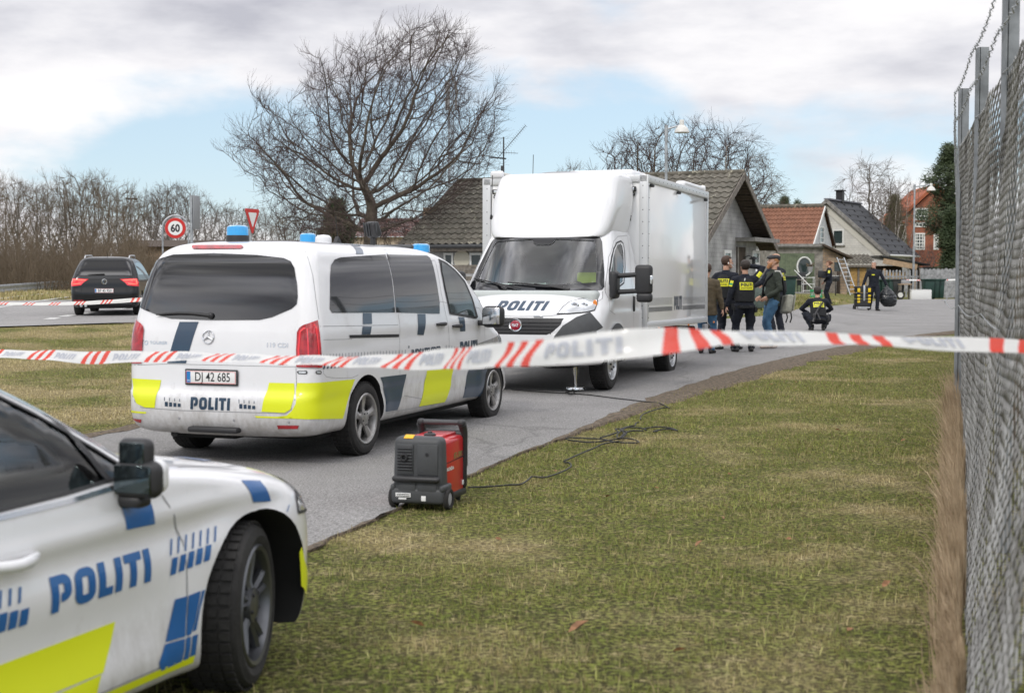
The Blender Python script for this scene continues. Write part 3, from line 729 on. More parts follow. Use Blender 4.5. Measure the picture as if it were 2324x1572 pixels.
    sh.line(g,DV,PR(DV,c1,[(1960,1308),(2075,1312),(2096,1295),(2098,1212)]),.004)
    sh.line(g,SV,PR(SV,c2,[(848,235),(1140,248),(1160,300),(1200,500),(1232,650),(1250,760),(1250,900),(1240,1060),(1215,1200)]),.006,mirror=True)
    sh.line(g,SV,PR(SV,c2,[(848,235),(858,262)]),.006,mirror=True)
    sh.line(g,SV,PR(SV,c2,[(932,640),(940,780),(940,900),(938,1100),(925,1245)]),.006,mirror=True)
    sh.line(g,SV,PR(SV,c2,[(1140,248),(1200,262),(1290,320),(1360,420),(1440,600),(1475,680),(1478,900),(1465,1080),(1440,1155)]),.005,mirror=True)
    sh.line(g,SV,PR(SV,c2,[(440,715),(640,712),(932,706)]),.005,mirror=True)
    sh.line(g,SV,PR(SV,c2,[(462,800),(640,795),(640,786)]),.004,mirror=True)
    sh.line(g,SV,PR(SV,c2,[(460,985),(462,1010),(480,1032),(540,1040),(640,1038),(680,1020)]),.004,mirror=True)
    sh.line(g,SV,PR(SV,c2,[(850,1262),(1210,1195),(1470,1158)]),.006,mirror=True)
    g.build('panel_gap','gapgrey',root,smooth=0)
    g=MB();sh.line(g,SV,PR(SV,c2,[(624,779),(935,773)]),.028,.004,mirror=True);g.build('door_rail','gap',root,smooth=0)
    # livery
    Y_='yellow_marking'
    sh.patch(Y_,DV,[PR(DV,c2,[(297,1070),(427,1068),(540,1058),(658,1047),(635,1110),(603,1215),(582,1295),(425,1297),(240,1292),(170,1289),(172,1282),(232,1275),(264,1245),(288,1200)])],'yellow',.004,.025)
    sh.patch(Y_,RV,[PR(RV,c1,[(877,1178),(1068,1190),(1025,1375),(960,1372),(905,1345),(882,1290)]),PR(RV,c1,[(1782,1208),(1948,1212),(1943,1320),(1925,1385),(1885,1408),(1732,1400)]),
                      PR(RV,c1,[(1685,1428),(1990,1436),(1990,1446),(1700,1440)]),PR(RV,c1,[(870,1390),(968,1401),(968,1412),(870,1402)])],'yellow',.004,.025)
    sh.patch(Y_,DL,[PR(DL,c1,[(802,1173),(858,1176),(862,1280),(864,1384),(872,1400),(797,1398),(799,1290)])],'yellow',.004,.025)
    sh.patch(Y_,SV,[PR(SV,c2,[(1112,992),(1278,975),(1262,1080),(1222,1190),(1060,1218),(1090,1110)])],'yellow',.004,.04,mirror=True)
    sh.patch(Y_,DL,[[(-a,b)for a,b in PR(DV,c2,[(427,1068),(540,1058),(658,1047),(635,1110),(603,1215),(582,1295),(425,1297)])]],'yellow',.004,.025)
    sh.patch('navy_marking',SV,[PR(SV,c2,p)for p in([(818,1035),(982,1015),(965,1090),(925,1240),(850,1252),(852,1180),(838,1095)],[(1374,985),(1495,985),(1480,1040),(1470,1150),(1335,1165),(1352,1090)],[(1500,985),(1528,985),(1503,1040),(1486,1110)],
        [(708,632),(763,632),(766,700),(708,702)],[(706,716),(763,716),(755,765),(700,766)],[(1052,636),(1102,638),(1103,700),(1090,770),(1050,768),(1055,700)],[(1308,655),(1345,660),(1352,745),(1320,747)])],'navy',.004,.04,mirror=True)
    sh.patch('navy_marking',RV,[PR(RV,c1,[(1190,806),(1316,806),(1232,1080),(1108,1078)])],'navy',.004,.035)
    sh.patch('navy_marking',sh.view((0,1,-.0001)),[PR(SV,c2,[(648,217),(692,219),(712,262),(666,262)]),PR(SV,c2,[(632,203),(688,205),(691,214),(640,214)])],'navy',.003,.03,mirror=True)
    # tick combs and lettering
    def comb(V,cf,a,b,n,ln,w0,lean=0):
        mb=MB()
        for i in range(n):
            t=i/(n-1);x,y=a[0]+(b[0]-a[0])*t,a[1]+(b[1]-a[1])*t
            p0=sh.uv(V,sh.px(*cf(x,y)));p1=sh.uv(V,sh.px(*cf(x+lean,y-ln*(1-.25*t))))
            q=[(p0[0]-w0/2,p0[1]),(p0[0]+w0/2,p0[1]),(p1[0]+w0/2,p1[1]),(p1[0]-w0/2,p1[1])]
            mb.add([sh.cast(V,*z,.0035)for z in q],[(0,1,2,3)])
        return mb
    cm=comb(SV,c2,(462,920),(975,885),27,30,.007);
    for q in(comb(SV,c2,(462,983),(1000,935),24,32,.030,8),comb(SV,c2,(1232,885),(1285,880),4,52,.010),comb(SV,c2,(1455,870),(1610,850),12,50,.012)):cm.add(q.v,q.f)
    for x0 in(1092,1585):
        dy=(x0-1092)*.03
        q=comb(RV,c1,(x0-2,1328+dy),(x0+98,1333+dy),4,24,.006);cm.add(q.v,q.f)
        q=comb(RV,c1,(x0+10,1364+dy),(x0+95,1368+dy),4,30,.030);cm.add(q.v,q.f)
    cm.build('tick_marking','navy',root,smooth=0,weld=False)
    def politi_on(V,cf,p0,p1,h,m='navy',shear=0.06):
        a=sh.uv(V,sh.px(*cf(*p0)));b=sh.uv(V,sh.px(*cf(*p1)));ce=((a[0]+b[0])/2,(a[1]+b[1])/2);w_=abs(b[0]-a[0])
        return sh.flat('lettering',V,PV,PF,ce,(w_/PWID,h),m,.004,shear=shear,slope=0)
    politi_on(RV,c1,(1262,1345),(1522,1349),.108)
    politi_on(SV,c2,(1320,858),(1428,850),.17)
    def txt(V,cf,s,p0,p1,h,m,bold=.02,shear=0,off=.004):
        vs,fs=text2d(s,1,bold,0);x0,x1=min(v[0]for v in vs),max(v[0]for v in vs);y0,y1=min(v[1]for v in vs),max(v[1]for v in vs)
        vs=[((v[0]-(x0+x1)/2)/(x1-x0),(v[1]-(y0+y1)/2)/(y1-y0))for v in vs]
        a=sh.uv(V,sh.px(*cf(*p0)));b=sh.uv(V,sh.px(*cf(*p1)))
        return sh.flat('lettering',V,vs,fs,((a[0]+b[0])/2,(a[1]+b[1])/2),(abs(b[0]-a[0]),h),m,off,shear=shear)
    txt(SV,c2,'INDSATSLEDER',(1015,880),(1200,868),.085,'navy',.03)
    txt(RV,c1,'VITO',(908,942),(982,943),.042,'chrome',.02,.004);txt(RV,c1,'TOURER',(992,943),(1110,944),.028,'chrome',.02)
    txt(RV,c1,'119 CDI',(1768,958),(1908,962),.042,'chrome',.02);txt(RV,c1,'4x4',(1825,1080),(1905,1080),.030,'greypl',.03)
    em=MB();c0=sh.uv(RV,sh.px(*c1(1381,907)))
    ring=[(math.cos(2*math.pi*i/24),math.sin(2*math.pi*i/24))for i in range(24)]
    em.tube([sh.cast(RV,c0[0]+a*.056,c0[1]+b*.056,.010)for a,b in ring],.0055,6,closed=True)
    for i in range(3):
        a=R(90+120*i);em.tube([sh.cast(RV,c0[0],c0[1],.010),sh.cast(RV,c0[0]+math.cos(a)*.054,c0[1]+math.sin(a)*.054,.010)],[.010,.003],6)
    em.build('emblem','chrome',root)
    # number plate
    pc=sh.px(*c1(1406,1172));plate(root,'DJ 42 685',(pc.x-.016,pc.y,pc.z),.50,.112,(0,0,0))
    # rear wiper, handles, rub marks, mirror
    wp=MB();a,b_=sh.uv(RV,sh.px(*c1(1400,768))),sh.uv(RV,sh.px(*c1(1045,762)))
    wp.tube([sh.cast(RV,a[0]+(b_[0]-a[0])*t,a[1]+(b_[1]-a[1])*t+.018*math.sin(math.pi*t),.028)for t in(0,.2,.4,.6,.8,1)],[.016,.014,.012,.011,.010,.006],8)
    wp.ball(sh.cast(RV,*a,.02),(.02,.03,.03));wp.build('rear_wiper','blackpl',root)
    for(p,q)in(((1170,700),(1225,703)),((1270,710),(1325,713))):
        h=MB();a,b_=sh.uv(SV,sh.px(*c2(*p))),sh.uv(SV,sh.px(*c2(*q)));m_=((a[0]+b_[0])/2,(a[1]+b_[1])/2)
        h.tube([sh.cast(SV,a[0]+(b_[0]-a[0])*t,m_[1],.008+.035*math.sin(math.pi*t))for t in(0,.2,.5,.8,1)],[.012,.018,.02,.02,.014],8)
        h.build('door_handle','blackpl',root)
    mr=empty('mirror',(2.95,-1.05,1.18));mr.parent=root
    h=MB();h.rbox((0,-.09,.02),(.15,.25,.24),.06,4);h.build('mirror_housing','blackpl',mr);h=MB();h.rbox((-.074,-.09,.03),(.012,.20,.18),.004);h.build('mirror_glass','chrome',mr)
    h=MB();h.rbox((.02,.07,-.05),(.09,.2,.06),.02);h.build('mirror_arm','blackpl',mr)
    mr2=empty('mirror',(2.95,1.05,1.18));mr2.parent=root
    h=MB();h.rbox((0,.09,.02),(.15,.25,.24),.06,4);h.build('mirror_housing','blackpl',mr2)
    # tow cover, parking sensors
    h=MB();h.rbox((-1.035,.02,.305),(.10,.50,.05),.02);h.build('tow_cover','blackpl',root)
    h=MB()
    for p in((863,1422),(1186,1441),(1549,1455),(1911,1467)):
        q=sh.cast(RV,*sh.uv(RV,sh.px(*c1(*p))),.001);h.ball(q,(.004,.013,.013),10,6)
    h.build('parking_sensor','gapgrey',root)
    # headlamps, grille (unseen front)
    sh.patch('headlight',sh.view((-1,.55,0)),[[(.42,.78),(.98,.80),(1.02,.98),(.55,.90)]],'clearlens',.006,.06);sh.patch('grille',FV,[[(-.5,.55),(.5,.55),(.56,.85),(-.56,.85)]],'blackpl',.006,.08)
    sh.patch('headlight',sh.view((-1,-.55,0)),[[(-.42,.78),(-.55,.90),(-1.02,.98),(-.98,.80)]],'clearlens',.006,.06)
    # roof equipment
    TV=sh.view((0,0,-1))
    def roofpt(px,Yw):
        w_=Vector((PX(px,Yw),Yw,1.9));l=sh.I @ w_;return sh.cast((Vector((0,0,-1)),Vector((1,0,0)),Vector((0,1,0))),l.x,l.y,0)
    for px,Yw,s in((541,13.3,.105),(955,15.6,.105),(700,15.2,.09)):
        p=roofpt(px,Yw);bc=empty('beacon',p);bc.parent=root
        h=MB();h.lathe([(s,0),(s*1.02,.03),(s*.98,.055),(s*.9,.055)],28);h.build('beacon_base','blackpl',bc)
        h=MB();h.lathe([(s*.97,.052),(s*.97,.11),(s*.93,.135),(s*.7,.148),(.001,.15)],28);h.build('beacon_dome','bluelamp',bc)
    p=roofpt(735,14.6);h=MB();h.lathe([(.08,0),(.085,.02),(.082,.07),(.06,.092),(.001,.1)],24);o=h.build('antenna_dome','white',root);o.location=p
    p=roofpt(847,14.9);fl=empty('floodlight',p);fl.parent=root
    h=MB();h.cyl((0,0,-.01),(0,0,.1),.03,.022,10);h.rbox((0,0,.17),(.10,.18,.17),.035,3,ry=R(-18),rz=R(-30));h.build('lamp_head','blackpl',fl)
    h=MB()
    for i in range(6):h.box((-.055,-.07+.028*i,.17),(.02,.008,.15),ry=R(-18))
    h.build('heat_fin','greypl',fl)
    p=roofpt(768,14.9);h=MB();h.prism([(-.1,0),(.06,0),(.03,.05),(-.02,.095)],-.02,.02,Matrix.Rotation(math.pi/2,4,'X'));h.tube([(0,0,.05),(-.05,.0,.3)],.004,5);o=h.build('fin_antenna','blackpl',root);o.location=p
    p=roofpt(1045,16.0);h=MB();h.rbox((0,0,.03),(.08,1.2,.05),.02);o=h.build('light_bar','greypl',root);o.location=(1.95,0,1.93)
    return root,sh
van,van_sh=build_van()
# ------------------------------------------------------------------ police box truck
c3=lambda x,y:(x*.379+1049.7,y*.379+340.4)
def build_truck():
    az=R(20.2);fx,fy=-math.sin(az),-math.cos(az)
    root=empty('police_truck',(.385,19.875,G(.4,20.2)+RZ(20.2)),math.atan2(fy,fx),'white police box truck with round grille badge, its cab facing the camera','truck')
    root.rotation_euler=(0,-R(.45),math.atan2(fy,fx))
    root.scale=(1,1.09,1)
    k=[(.34,-1.40,.86,.93,.08,.1,.40,.55),(.40,-1.42,.95,1.00,.08,.1,.42,.6),(.52,-1.42,.985,1.015,.08,.1,.45,.62),(.74,-1.42,.985,1.02,.08,.1,.45,.64),(.92,-1.42,.965,1.02,.08,.1,.48,.66),
        (1.02,-1.42,.93,1.02,.08,.1,.52,.7),(1.10,-1.42,.85,1.02,.08,.1,.54,.74),(1.20,-1.42,.70,1.015,.08,.1,.54,.8),(1.29,-1.42,.52,1.01,.08,.1,.50,.84),(1.36,-1.42,.40,1.0,.08,.1,.44,.84),
        (1.50,-1.42,.28,.975,.08,.1,.40,.80),(1.80,-1.42,.04,.915,.08,.1,.34,.72),(2.05,-1.42,-.17,.86,.08,.1,.30,.66),(2.16,-1.42,-.28,.83,.08,.1,.28,.62),(2.22,-1.42,-.40,.79,.08,.1,.26,.6),(2.27,-1.42,-.60,.70,.08,.1,.24,.6),(2.29,-1.38,-.8,.5,.08,.1,.2,.6)]
    def mod(x,y,z):
        if abs(y)>.7:
            d=math.hypot(x,z-.36);y+=math.copysign(.02*math.exp(-((d-.46)/.07)**2),y)
            y-=math.copysign(.012*math.exp(-((z-1.12)/.04)**2)*(x<.1),y)
        return x,y,z
    bm=loft_body(k,mod,n=2,ns=30);sh=Shell(bm,root)
    # hollow cab: floor, seats and dashboard show through the glass
    kin=[(.80,-1.08,.45,.93,.08,.1,.40,.7),(1.28,-1.08,.40,.93,.08,.1,.40,.8),(1.40,-1.08,.30,.92,.08,.1,.38,.78),(1.80,-1.08,-.03,.855,.08,.1,.3,.7),(2.05,-1.08,-.24,.80,.08,.1,.28,.65),(2.16,-1.08,-.38,.74,.08,.1,.26,.6),(2.2,-1.08,-.5,.6,.08,.1,.2,.6)]
    inner=loft_body(kin,None,n=2,ns=10)
    for f in inner.faces:f.material_index=2
    FV=sh.view((-1,0,0));SV=sh.view((0,-1,0));DV=sh.view((-1,-.8,0))
    PR=lambda V,pts:sh.poly(V,[c3(*p)for p in pts])
    def sym(pts):return pts
    wsf=[(-.80,1.335),(-.885,1.36),(-.90,1.40),(-.86,1.62),(-.80,1.86),(-.755,2.03),(-.72,2.09),(-.4,2.115),(0,2.12),(.4,2.115),(.72,2.09),(.755,2.03),(.80,1.86),(.86,1.62),(.90,1.40),(.885,1.36),(.80,1.335),(.4,1.315),(0,1.31),(-.4,1.315)]
    wsi=[(-.80,1.46),(-.775,1.62),(-.725,1.86),(-.69,2.0),(-.66,2.04),(-.16,2.065),(-.13,2.01),(-.08,1.985),(.08,1.985),(.13,2.01),(.16,2.065),(.66,2.04),(.69,2.0),(.725,1.86),(.775,1.62),(.80,1.46),(.4,1.43),(0,1.425),(-.4,1.43)]
    sw=PR(SV,[(893,640),(905,590),(922,556),(948,545),(962,560),(970,600),(973,700),(966,795),(890,845),(880,800),(880,720)])
    swi=PR(SV,[(903,640),(913,600),(928,568),(946,560),(956,575),(963,620),(965,700),(958,788),(899,832),(892,790),(890,720)])
    b=MB();b.prism([(y,z)for y,z in wsi],-.45,1.2,Matrix(((0,0,1,0),(1,0,0,0),(0,1,0,0),(0,0,0,1))));wcut=mb_bm(b,1)
    # view u for SV: looking towards -y, viewer's right is +x*? taken from the view basis
    u=SV[1];cuts=[wcut]
    for s in(-1,1):
        b=MB();poly=[(a*u.x,z)for a,z in swi];b.prism(poly,.55,1.3,Matrix(((1,0,0,0),(0,0,s,0),(0,1,0,0),(0,0,0,1))));cuts.append(mb_bm(b,1))
    for s in(-1,1):cuts.append(arch_cut(0,.355,.43,s*.62,s*1.3))
    me=boolean(bm,[inner]+cuts);mkobj('cab',me,['white','under','intgrey'],root,30)
    # black frit round the windscreen, then the panes
    def ringpatch(name,V,outer,inn,m,off,mirror=False,n=80):
        def res(p,n):
            L_=[0];
            for i in range(len(p)):L_.append(L_[-1]+math.dist(p[i],p[(i+1)%len(p)]))
            out=[]
            for k_ in range(n):
                t=L_[-1]*k_/n;i=max(j for j in range(len(p))if L_[j]<=t);a,c=p[i],p[(i+1)%len(p)];f=(t-L_[i])/(L_[i+1]-L_[i]);out.append((a[0]+(c[0]-a[0])*f,a[1]+(c[1]-a[1])*f))
            return out
        cx_=sum(p[0]for p in outer)/len(outer);cy_=sum(p[1]for p in outer)/len(outer)
        o=res(outer,n*3)
        i_=res(inn,n*3)
        vs=[];fs=[]
        ang=lambda p:math.atan2(p[1]-cy_,p[0]-cx_)
        o.sort(key=ang);i_.sort(key=ang)
        for j in range(n*3):
            for t in(0,.5,1):vs.append(sh.cast(V,o[j][0]+(i_[j][0]-o[j][0])*t,o[j][1]+(i_[j][1]-o[j][1])*t,off))
        N_=n*3
        for j in range(N_):
            k_=(j+1)%N_;fs+=[(3*j,3*j+1,3*k_+1,3*k_),(3*j+1,3*j+2,3*k_+2,3*k_+1)]
        mb=MB();mb.add(vs,fs);mb.build(name,m,root,smooth=180)
        if mirror:
            mb=MB();mb.add([(p.x,-p.y,p.z)for p in vs],fs);mb.build(name,m,root,smooth=180)
    # frit as bands: bottom cowl, sides, top with the sensor block
    sh.patch('windscreen_surround',FV,[
        [(-.80,1.335),(-.885,1.36),(-.90,1.40),(-.865,1.60),(-.775,1.62),(-.80,1.46),(-.4,1.43),(0,1.425),(.4,1.43),(.80,1.46),(.775,1.62),(.865,1.60),(.90,1.40),(.885,1.36),(.80,1.335),(.4,1.315),(0,1.31),(-.4,1.315)],
        [(-.865,1.60),(-.80,1.86),(-.755,2.03),(-.72,2.09),(-.4,2.115),(0,2.12),(0,1.985),(-.08,1.985),(-.13,2.01),(-.16,2.065),(-.66,2.04),(-.69,2.0),(-.725,1.86),(-.775,1.62)],
        [(.865,1.60),(.775,1.62),(.725,1.86),(.69,2.0),(.66,2.04),(.16,2.065),(.13,2.01),(.08,1.985),(0,1.985),(0,2.12),(.4,2.115),(.72,2.09),(.755,2.03),(.80,1.86)]],'glassblk',.006,.035)
    sh.patch('windscreen',FV,[wsi],'screen',-.004,.08)
    sh.patch('side_window',SV,[swi],'glass',-.004,.08,mirror=True)
    fr=MB();sh.line(fr,SV,sw,.022,.004,closed=True);fr.build('window_seal','blackpl',root,smooth=0)
    fr=MB();fr.v=[Vector((v.x,-v.y,v.z))for v in[]]
    # interior
    q=MB();q.rbox((.30,0,1.22),(.42,1.78,.26),.07,3);q.rbox((.12,.42,1.33),(.20,.38,.12),.04);q.rbox((.2,0,1.36),(.16,.42,.10),.03);q.build('dashboard','intgrey',root)
    st=MB();st.tube([Vector((-.06,.42,1.30))+Vector((-.08*math.sin(a)*1,.19*math.cos(a),.17*math.sin(a)))for a in[2*math.pi*i/28 for i in range(28)]],.016,8,closed=True);st.cyl((.1,.42,1.2),(-.05,.42,1.3),.03);st.rbox((-.05,.42,1.3),(.04,.36,.05),.01);st.build('steering_wheel','blackpl',root)
    for y,w_ in((.45,.50),(-.40,.85)):
        s=MB();s.rbox((-.55,y,.98),(.5,w_,.16),.06,3);s.rbox((-.82,y,1.36),(.15,w_,.72),.06,3,ry=R(-8));s.rbox((-.88,y-(.2 if w_>.6 else 0),1.79),(.10,.24,.17),.04,3);s.build('cab_seat','seat',root)
    cu=MB()
    for s in(-1,1):
        for i in range(7):cu.rbox((-.30-.055*i,s*(.80-.012*(i%2)),1.70),(.05,.03,.62-.03*abs(3-i)),.012)
    cu.build('curtain',mat('curtain',(.55,.62,.60),.9),root)
    mw=MB();mw.rbox((-1.06,0,1.5),(.03,1.6,1.2),.01);mw.build('bulkhead','intgrey',root)
    pp=MB();pp.rbox((.16,.02,1.44),(.22,.30,.02),.005);pp.rbox((.10,-.42,1.42),(.12,.2,.06),.02);pp.build('dash_papers','whiteplate',root)
    yv=MB();yv.rbox((-.72,.50,1.44),(.06,.42,.34),.03,3);yv.build('seat_vest',mat('hi_vis',(.55,.62,.05),.8),root)
    # bonnet lines, grille, headlamps, bumper
    g=MB()
    sh.line(g,FV,[(-.90,1.34),(-.93,1.24),(-.80,1.10),(-.56,1.035),(-.40,1.012),(0,1.003),(.40,1.012),(.56,1.035),(.80,1.10),(.93,1.24),(.90,1.34)],.008)
    for s in(-1,1):
        pass
    sh.line(g,SV,PR(SV,[(985,512),(930,518),(905,545),(875,640),(862,760),(858,860),(880,960),(915,985)]),.007,mirror=True)
    sh.line(g,SV,PR(SV,[(985,512),(1000,600),(1008,760),(1020,900),(1025,1070)]),.007,mirror=True)
    g.build('panel_gap','gapgrey',root,smooth=0)
    gr=[(-.60,.985),(.60,.985),(.57,.90),(.47,.80),(.40,.765),(-.40,.765),(-.47,.80),(-.57,.90)]
    sh.patch('grille',FV,[gr],'ink',.002,.05);gs=MB()
    for z in(.80,.845,.89,.935):
        hw=interp(z,[(.765,.40),(.80,.47),(.90,.57),(.985,.60)])-.015;sh.line(gs,FV,[(-hw,z),(hw,z)],.022,.016,.06)
    for x in(-.45,-.3,-.15,.15,.3,.45):sh.line(gs,FV,[(x,.775),(x,.975)],.010,.010,.06)
    gs.build('grille_bar','blackpl',root,smooth=0)
    bd=MB();c=sh.cast(FV,0,.885,.012);Tb=Matrix.Translation(c)
    bd.lathe([(.001,.022),(.055,.02),(.066,.012),(.082,.014),(.086,.006),(.086,-.02)],32,axis='X',T=Tb);bg_=bd.build('badge','chrome',root)
    bd=MB();bd.lathe([(.001,.026),(.05,.0255),(.064,.020),(.066,.012)],32,axis='X',T=Tb);bd.build('badge_face',mat('badge_red',(.30,.012,.03),.25,coat=1),bg_)
    vs,fs=text2d('FIAT',.052,.03,sx=.8);bd=MB();bd.add([(c.x+.0285,c.y+x,c.z+y)for x,y in vs],fs);bd.build('badge_lettering','chrome',bg_,smooth=0)
    for s in(1,-1):
        hv=sh.view((-1,-.55*s,0))
        base=PR(sh.view((-1,-.55,0)),[(562,985),(600,938),(640,907),(700,892),(812,878),(808,920),(792,962),(740,975),(640,984)])
        pts=base if s==1 else[(-a,z)for a,z in base][::-1]
        sh.patch('headlight',hv,[pts],'blackpl',.006,.035)
        cx_=sum(p[0]for p in pts)/len(pts);cz=sum(p[1]for p in pts)/len(pts)
        h=sh.patch('headlight_lens',hv,[[(cx_+(a-cx_)*.93,cz+(z-cz)*.88)for a,z in pts]],'clearlens',.012,.035)
        xs=[p[0]for p in pts];x0,x1=(min(xs),max(xs))if s==1 else(max(xs),min(xs))
        bl=MB()
        for t,r_ in((.42,.055),(.62,.045)):
            p=sh.cast(hv,x0+(x1-x0)*t,cz+.01+.03*(t-.4),.014);bl.ball(p,(.008,r_,r_*.9),16,10)
        bl.build('lamp_bowl','chrome',root)
        p=sh.cast(hv,x0+(x1-x0)*.86,cz+.03,.014);bl=MB();bl.ball(p,(.006,.028,.05),12,8);bl.build('indicator','amber',root)
        # grey plastic bumper corner and wheel-arch cladding
        bc=PR(sh.view((-1,-.55,0)),[(552,1112),(600,1052),(680,1002),(762,972),(800,1015),(838,1062),(800,1082),(790,1250),(560,1280),(520,1180)])
        pts=bc if s==1 else[(-a,z)for a,z in bc][::-1];sh.patch('bumper_corner',hv,[pts],'greypl',.010,.04)
    ac=[]
    for i in range(19):
        a=math.pi*i/18;ac.append((math.cos(a),math.sin(a)))
    cl=[(.445*c_,.355+.445*s_)for c_,s_ in ac]+[(.56*c_,.355+.55*s_)for c_,s_ in ac[::-1]]
    sh.patch('arch_cladding',SV,[[(x*SV[1].x,z)for x,z in cl]],'greypl',.014,.05,mirror=True)
    sh.patch('front_bumper',FV,[[(-.66,.56),(.66,.56),(.62,.40),(-.62,.40)]],'greypl',.010,.06)
    for y in(-.55,.28):p=sh.cast(FV,y,1.005,.01);q=MB();q.rbox(p,(.02,.12,.03),.008);q.build('strobe_lamp','clearlens',root)
    # lettering on the bonnet
    vs=[(x+y*.12,y)for x,y in PV];mb=MB();NV=sh.view((-1,0,-.75));n_,uu,vv=NV;vv=uu.cross(n_)*-1 if uu.cross(n_).z<0 else uu.cross(n_);
    for x,y in vs:
        mb.v.append(sh.cast(FV,.02+x*.64/PWID,1.145+y*.125,.004))
    mb.f=list(PF);mb.mi=[0]*len(PF);mb.build('lettering','navy',root,smooth=0,weld=False)
    # wipers
    wm=MB()
    for a,b_,m_ in(((-.83,1.50),(-.12,1.355),(-.30,1.34)),((-.32,1.44),(.42,1.385),(.52,1.345))):
        wm.tube([sh.cast(FV,a[0]+(b_[0]-a[0])*t,a[1]+(b_[1]-a[1])*t,.03)for t in(0,.25,.5,.75,1)],.010,6)
        mid=((a[0]+b_[0])/2,(a[1]+b_[1])/2);wm.tube([sh.cast(FV,*mid,.045),sh.cast(FV,*m_,.03)],[.010,.018],6)
    wm.build('wiper','blackpl',root)
    # mirror: tall double-arm on each side
    for s in(1,-1):
        mr=empty('mirror',(.17,s*1.0,1.45));mr.parent=root
        q=MB();q.rbox((0,s*.04,-.02),(.24,.10,.38),.05,3);q.tube([(0,s*.05,.10),(.0,s*.36,.12)],[.035,.032],10);q.tube([(0,s*.05,-.12),(0,s*.36,-.10)],[.035,.032],10);q.build('mirror_arm','blackpl',mr)
        q=MB();q.rbox((-.02,s*.41,.05),(.12,.22,.40),.05,4);q.rbox((-.02,s*.42,-.19),(.12,.20,.13),.045,4);q.build('mirror_housing','blackpl',mr)
        q=MB();q.rbox((.03,s*.52,.05),(.06,.03,.12),.012);q.build('mirror_indicator','clearlens',mr)
        q=MB();q.rbox((-.085,s*.41,.06),(.01,.17,.30),.004);q.build('mirror_glass','chrome',mr)
        q=MB();q.rbox((-.90,s*1.02,1.16),(.05,.035,.22),.012,2);q.build('door_handle','blackpl',root)
    # fairing above the cab
    kf_=[(2.09,-1.40,-.20,.79,.1,.1,.26,.34),(2.13,-1.42,-.215,.82,.1,.1,.26,.32),(2.22,-1.42,-.26,.86,.1,.1,.25,.30),(2.36,-1.42,-.33,.91,.1,.1,.24,.27),(2.52,-1.42,-.41,.955,.1,.1,.24,.25),(2.70,-1.42,-.51,.97,.1,.1,.24,.24),(2.86,-1.42,-.61,.965,.1,.1,.24,.24),(2.96,-1.42,-.69,.95,.1,.1,.22,.24),(3.01,-1.42,-.77,.92,.1,.1,.20,.24),(3.03,-1.42,-.88,.87,.1,.1,.18,.24)]
    def fm(x,y,z):
        # the sides sweep in towards the screen
        q=sstep(-1.3,-.1,x);y *=(1-.10*q*sstep(2.3,3.0,z))*(1-.055*sstep(2.1,2.5,z));y-=.03;ridge=.03*sstep(.55,.8,abs(y))*0
        return x,y,z+.02*math.exp(-(abs(y)-.72)**2/.004)*sstep(2.4,2.9,z)
    fb=loft_body(kf_,fm,n=2,ns=12,ex=2.8);me=boolean(fb,[]);mkobj('roof_fairing',me,['white','under','under'],root,40)
    fs_=Shell(loft_body(kf_,fm,n=2,ns=12),root);p=fs_.cast(FV,-.80,2.38,.01);q=MB();q.tube([p,p+Vector((.03,0,.05))],[.03,.012],8);q.tube([p+Vector((.03,0,.05)),p+Vector((-.02,0,.62))],.006,5);q.build('antenna','blackpl',root)
    # box body
    x0,x1,hw,z0,z1=-1.45,-5.50,1.17,.80,3.03
    ym=-.115
    q=MB();q.rbox(((x0+x1)/2,ym,(z0+z1)/2),(x0-x1,hw*2,z1-z0),.012,2);box=q.build('box_body','boxwhite',root,smooth=30)
    q=MB()
    for y in(-hw,hw):
        for x in(x0,x1):q.rbox((x+(.022 if x==x0 else-.022)*-1,y+ym+math.copysign(.004,y),(z0+z1)/2),(.09,.03,z1-z0+.02),.006)
        q.rbox(((x0+x1)/2,y+ym+math.copysign(.006,y),z1-.05),(x0-x1+.02,.04,.11),.008);q.rbox(((x0+x1)/2,y+ym+math.copysign(.006,y),z0+.04),(x0-x1+.02,.04,.09),.008)
        q.rbox((x0+.012,y+ym-math.copysign(.05,y),(z0+z1)/2),(.03,.10,z1-z0+.02),.006)
    for x in(x0,x1):q.rbox((x+(.012 if x==x0 else-.012),ym,z1-.045),(.03,hw*2,.10),.006)
    q.build('edge_profile',mat('profile_white',(.60,.61,.62),.35,metal=.2),box)
    q=MB()
    for i in range(12):
        z=z0+.15+i*(z1-z0-.3)/11
        for y in(hw-.05,-hw+.05):q.ball((x0+.028,y+ym,z),(.004,.008,.008),6,4)
        q.ball((x0-.04,hw+ym+.022,z),(.008,.004,.008),6,4)
    for i in range(16):q.ball((x0-.1-i*.25,hw+ym+.027,z1-.05),(.008,.004,.008),6,4)
    q.build('rivet','greypl',box)
    for y in(hw-.24,-hw+.24):
        q=MB();q.rbox((x0+.04,y+ym,z1-.20),(.05,.20,.075),.012);q.rbox((x0+.04,y+ym,z1-.275),(.05,.17,.05),.012);wl=q.build('work_light','blackpl',box)
        q=MB();q.rbox((x0+.067,y+ym,z1-.20),(.006,.15,.05),.004)
        for i in range(6):q.ball((x0+.067,y+ym-.06+.024*i,z1-.275),(.004,.009,.010),8,5)
        q.build('work_light_lens','clearlens',wl)
    for x in(-1.62,-3.30,-5.25):q=MB();q.rbox((x,hw+ym+.03,z1-.14),(.10,.05,.05),.015);q.build('side_lamp','blackpl',box)
    for z in(1.38,1.62):
        q=MB();q.ball((x0+.01,-hw+.08,z+.0),(.02,.02,.02),10,6);q.build('latch_knob','blackpl',box)
    # side markings: comb band, name, weight plates
    S_=hw+ym+.0025
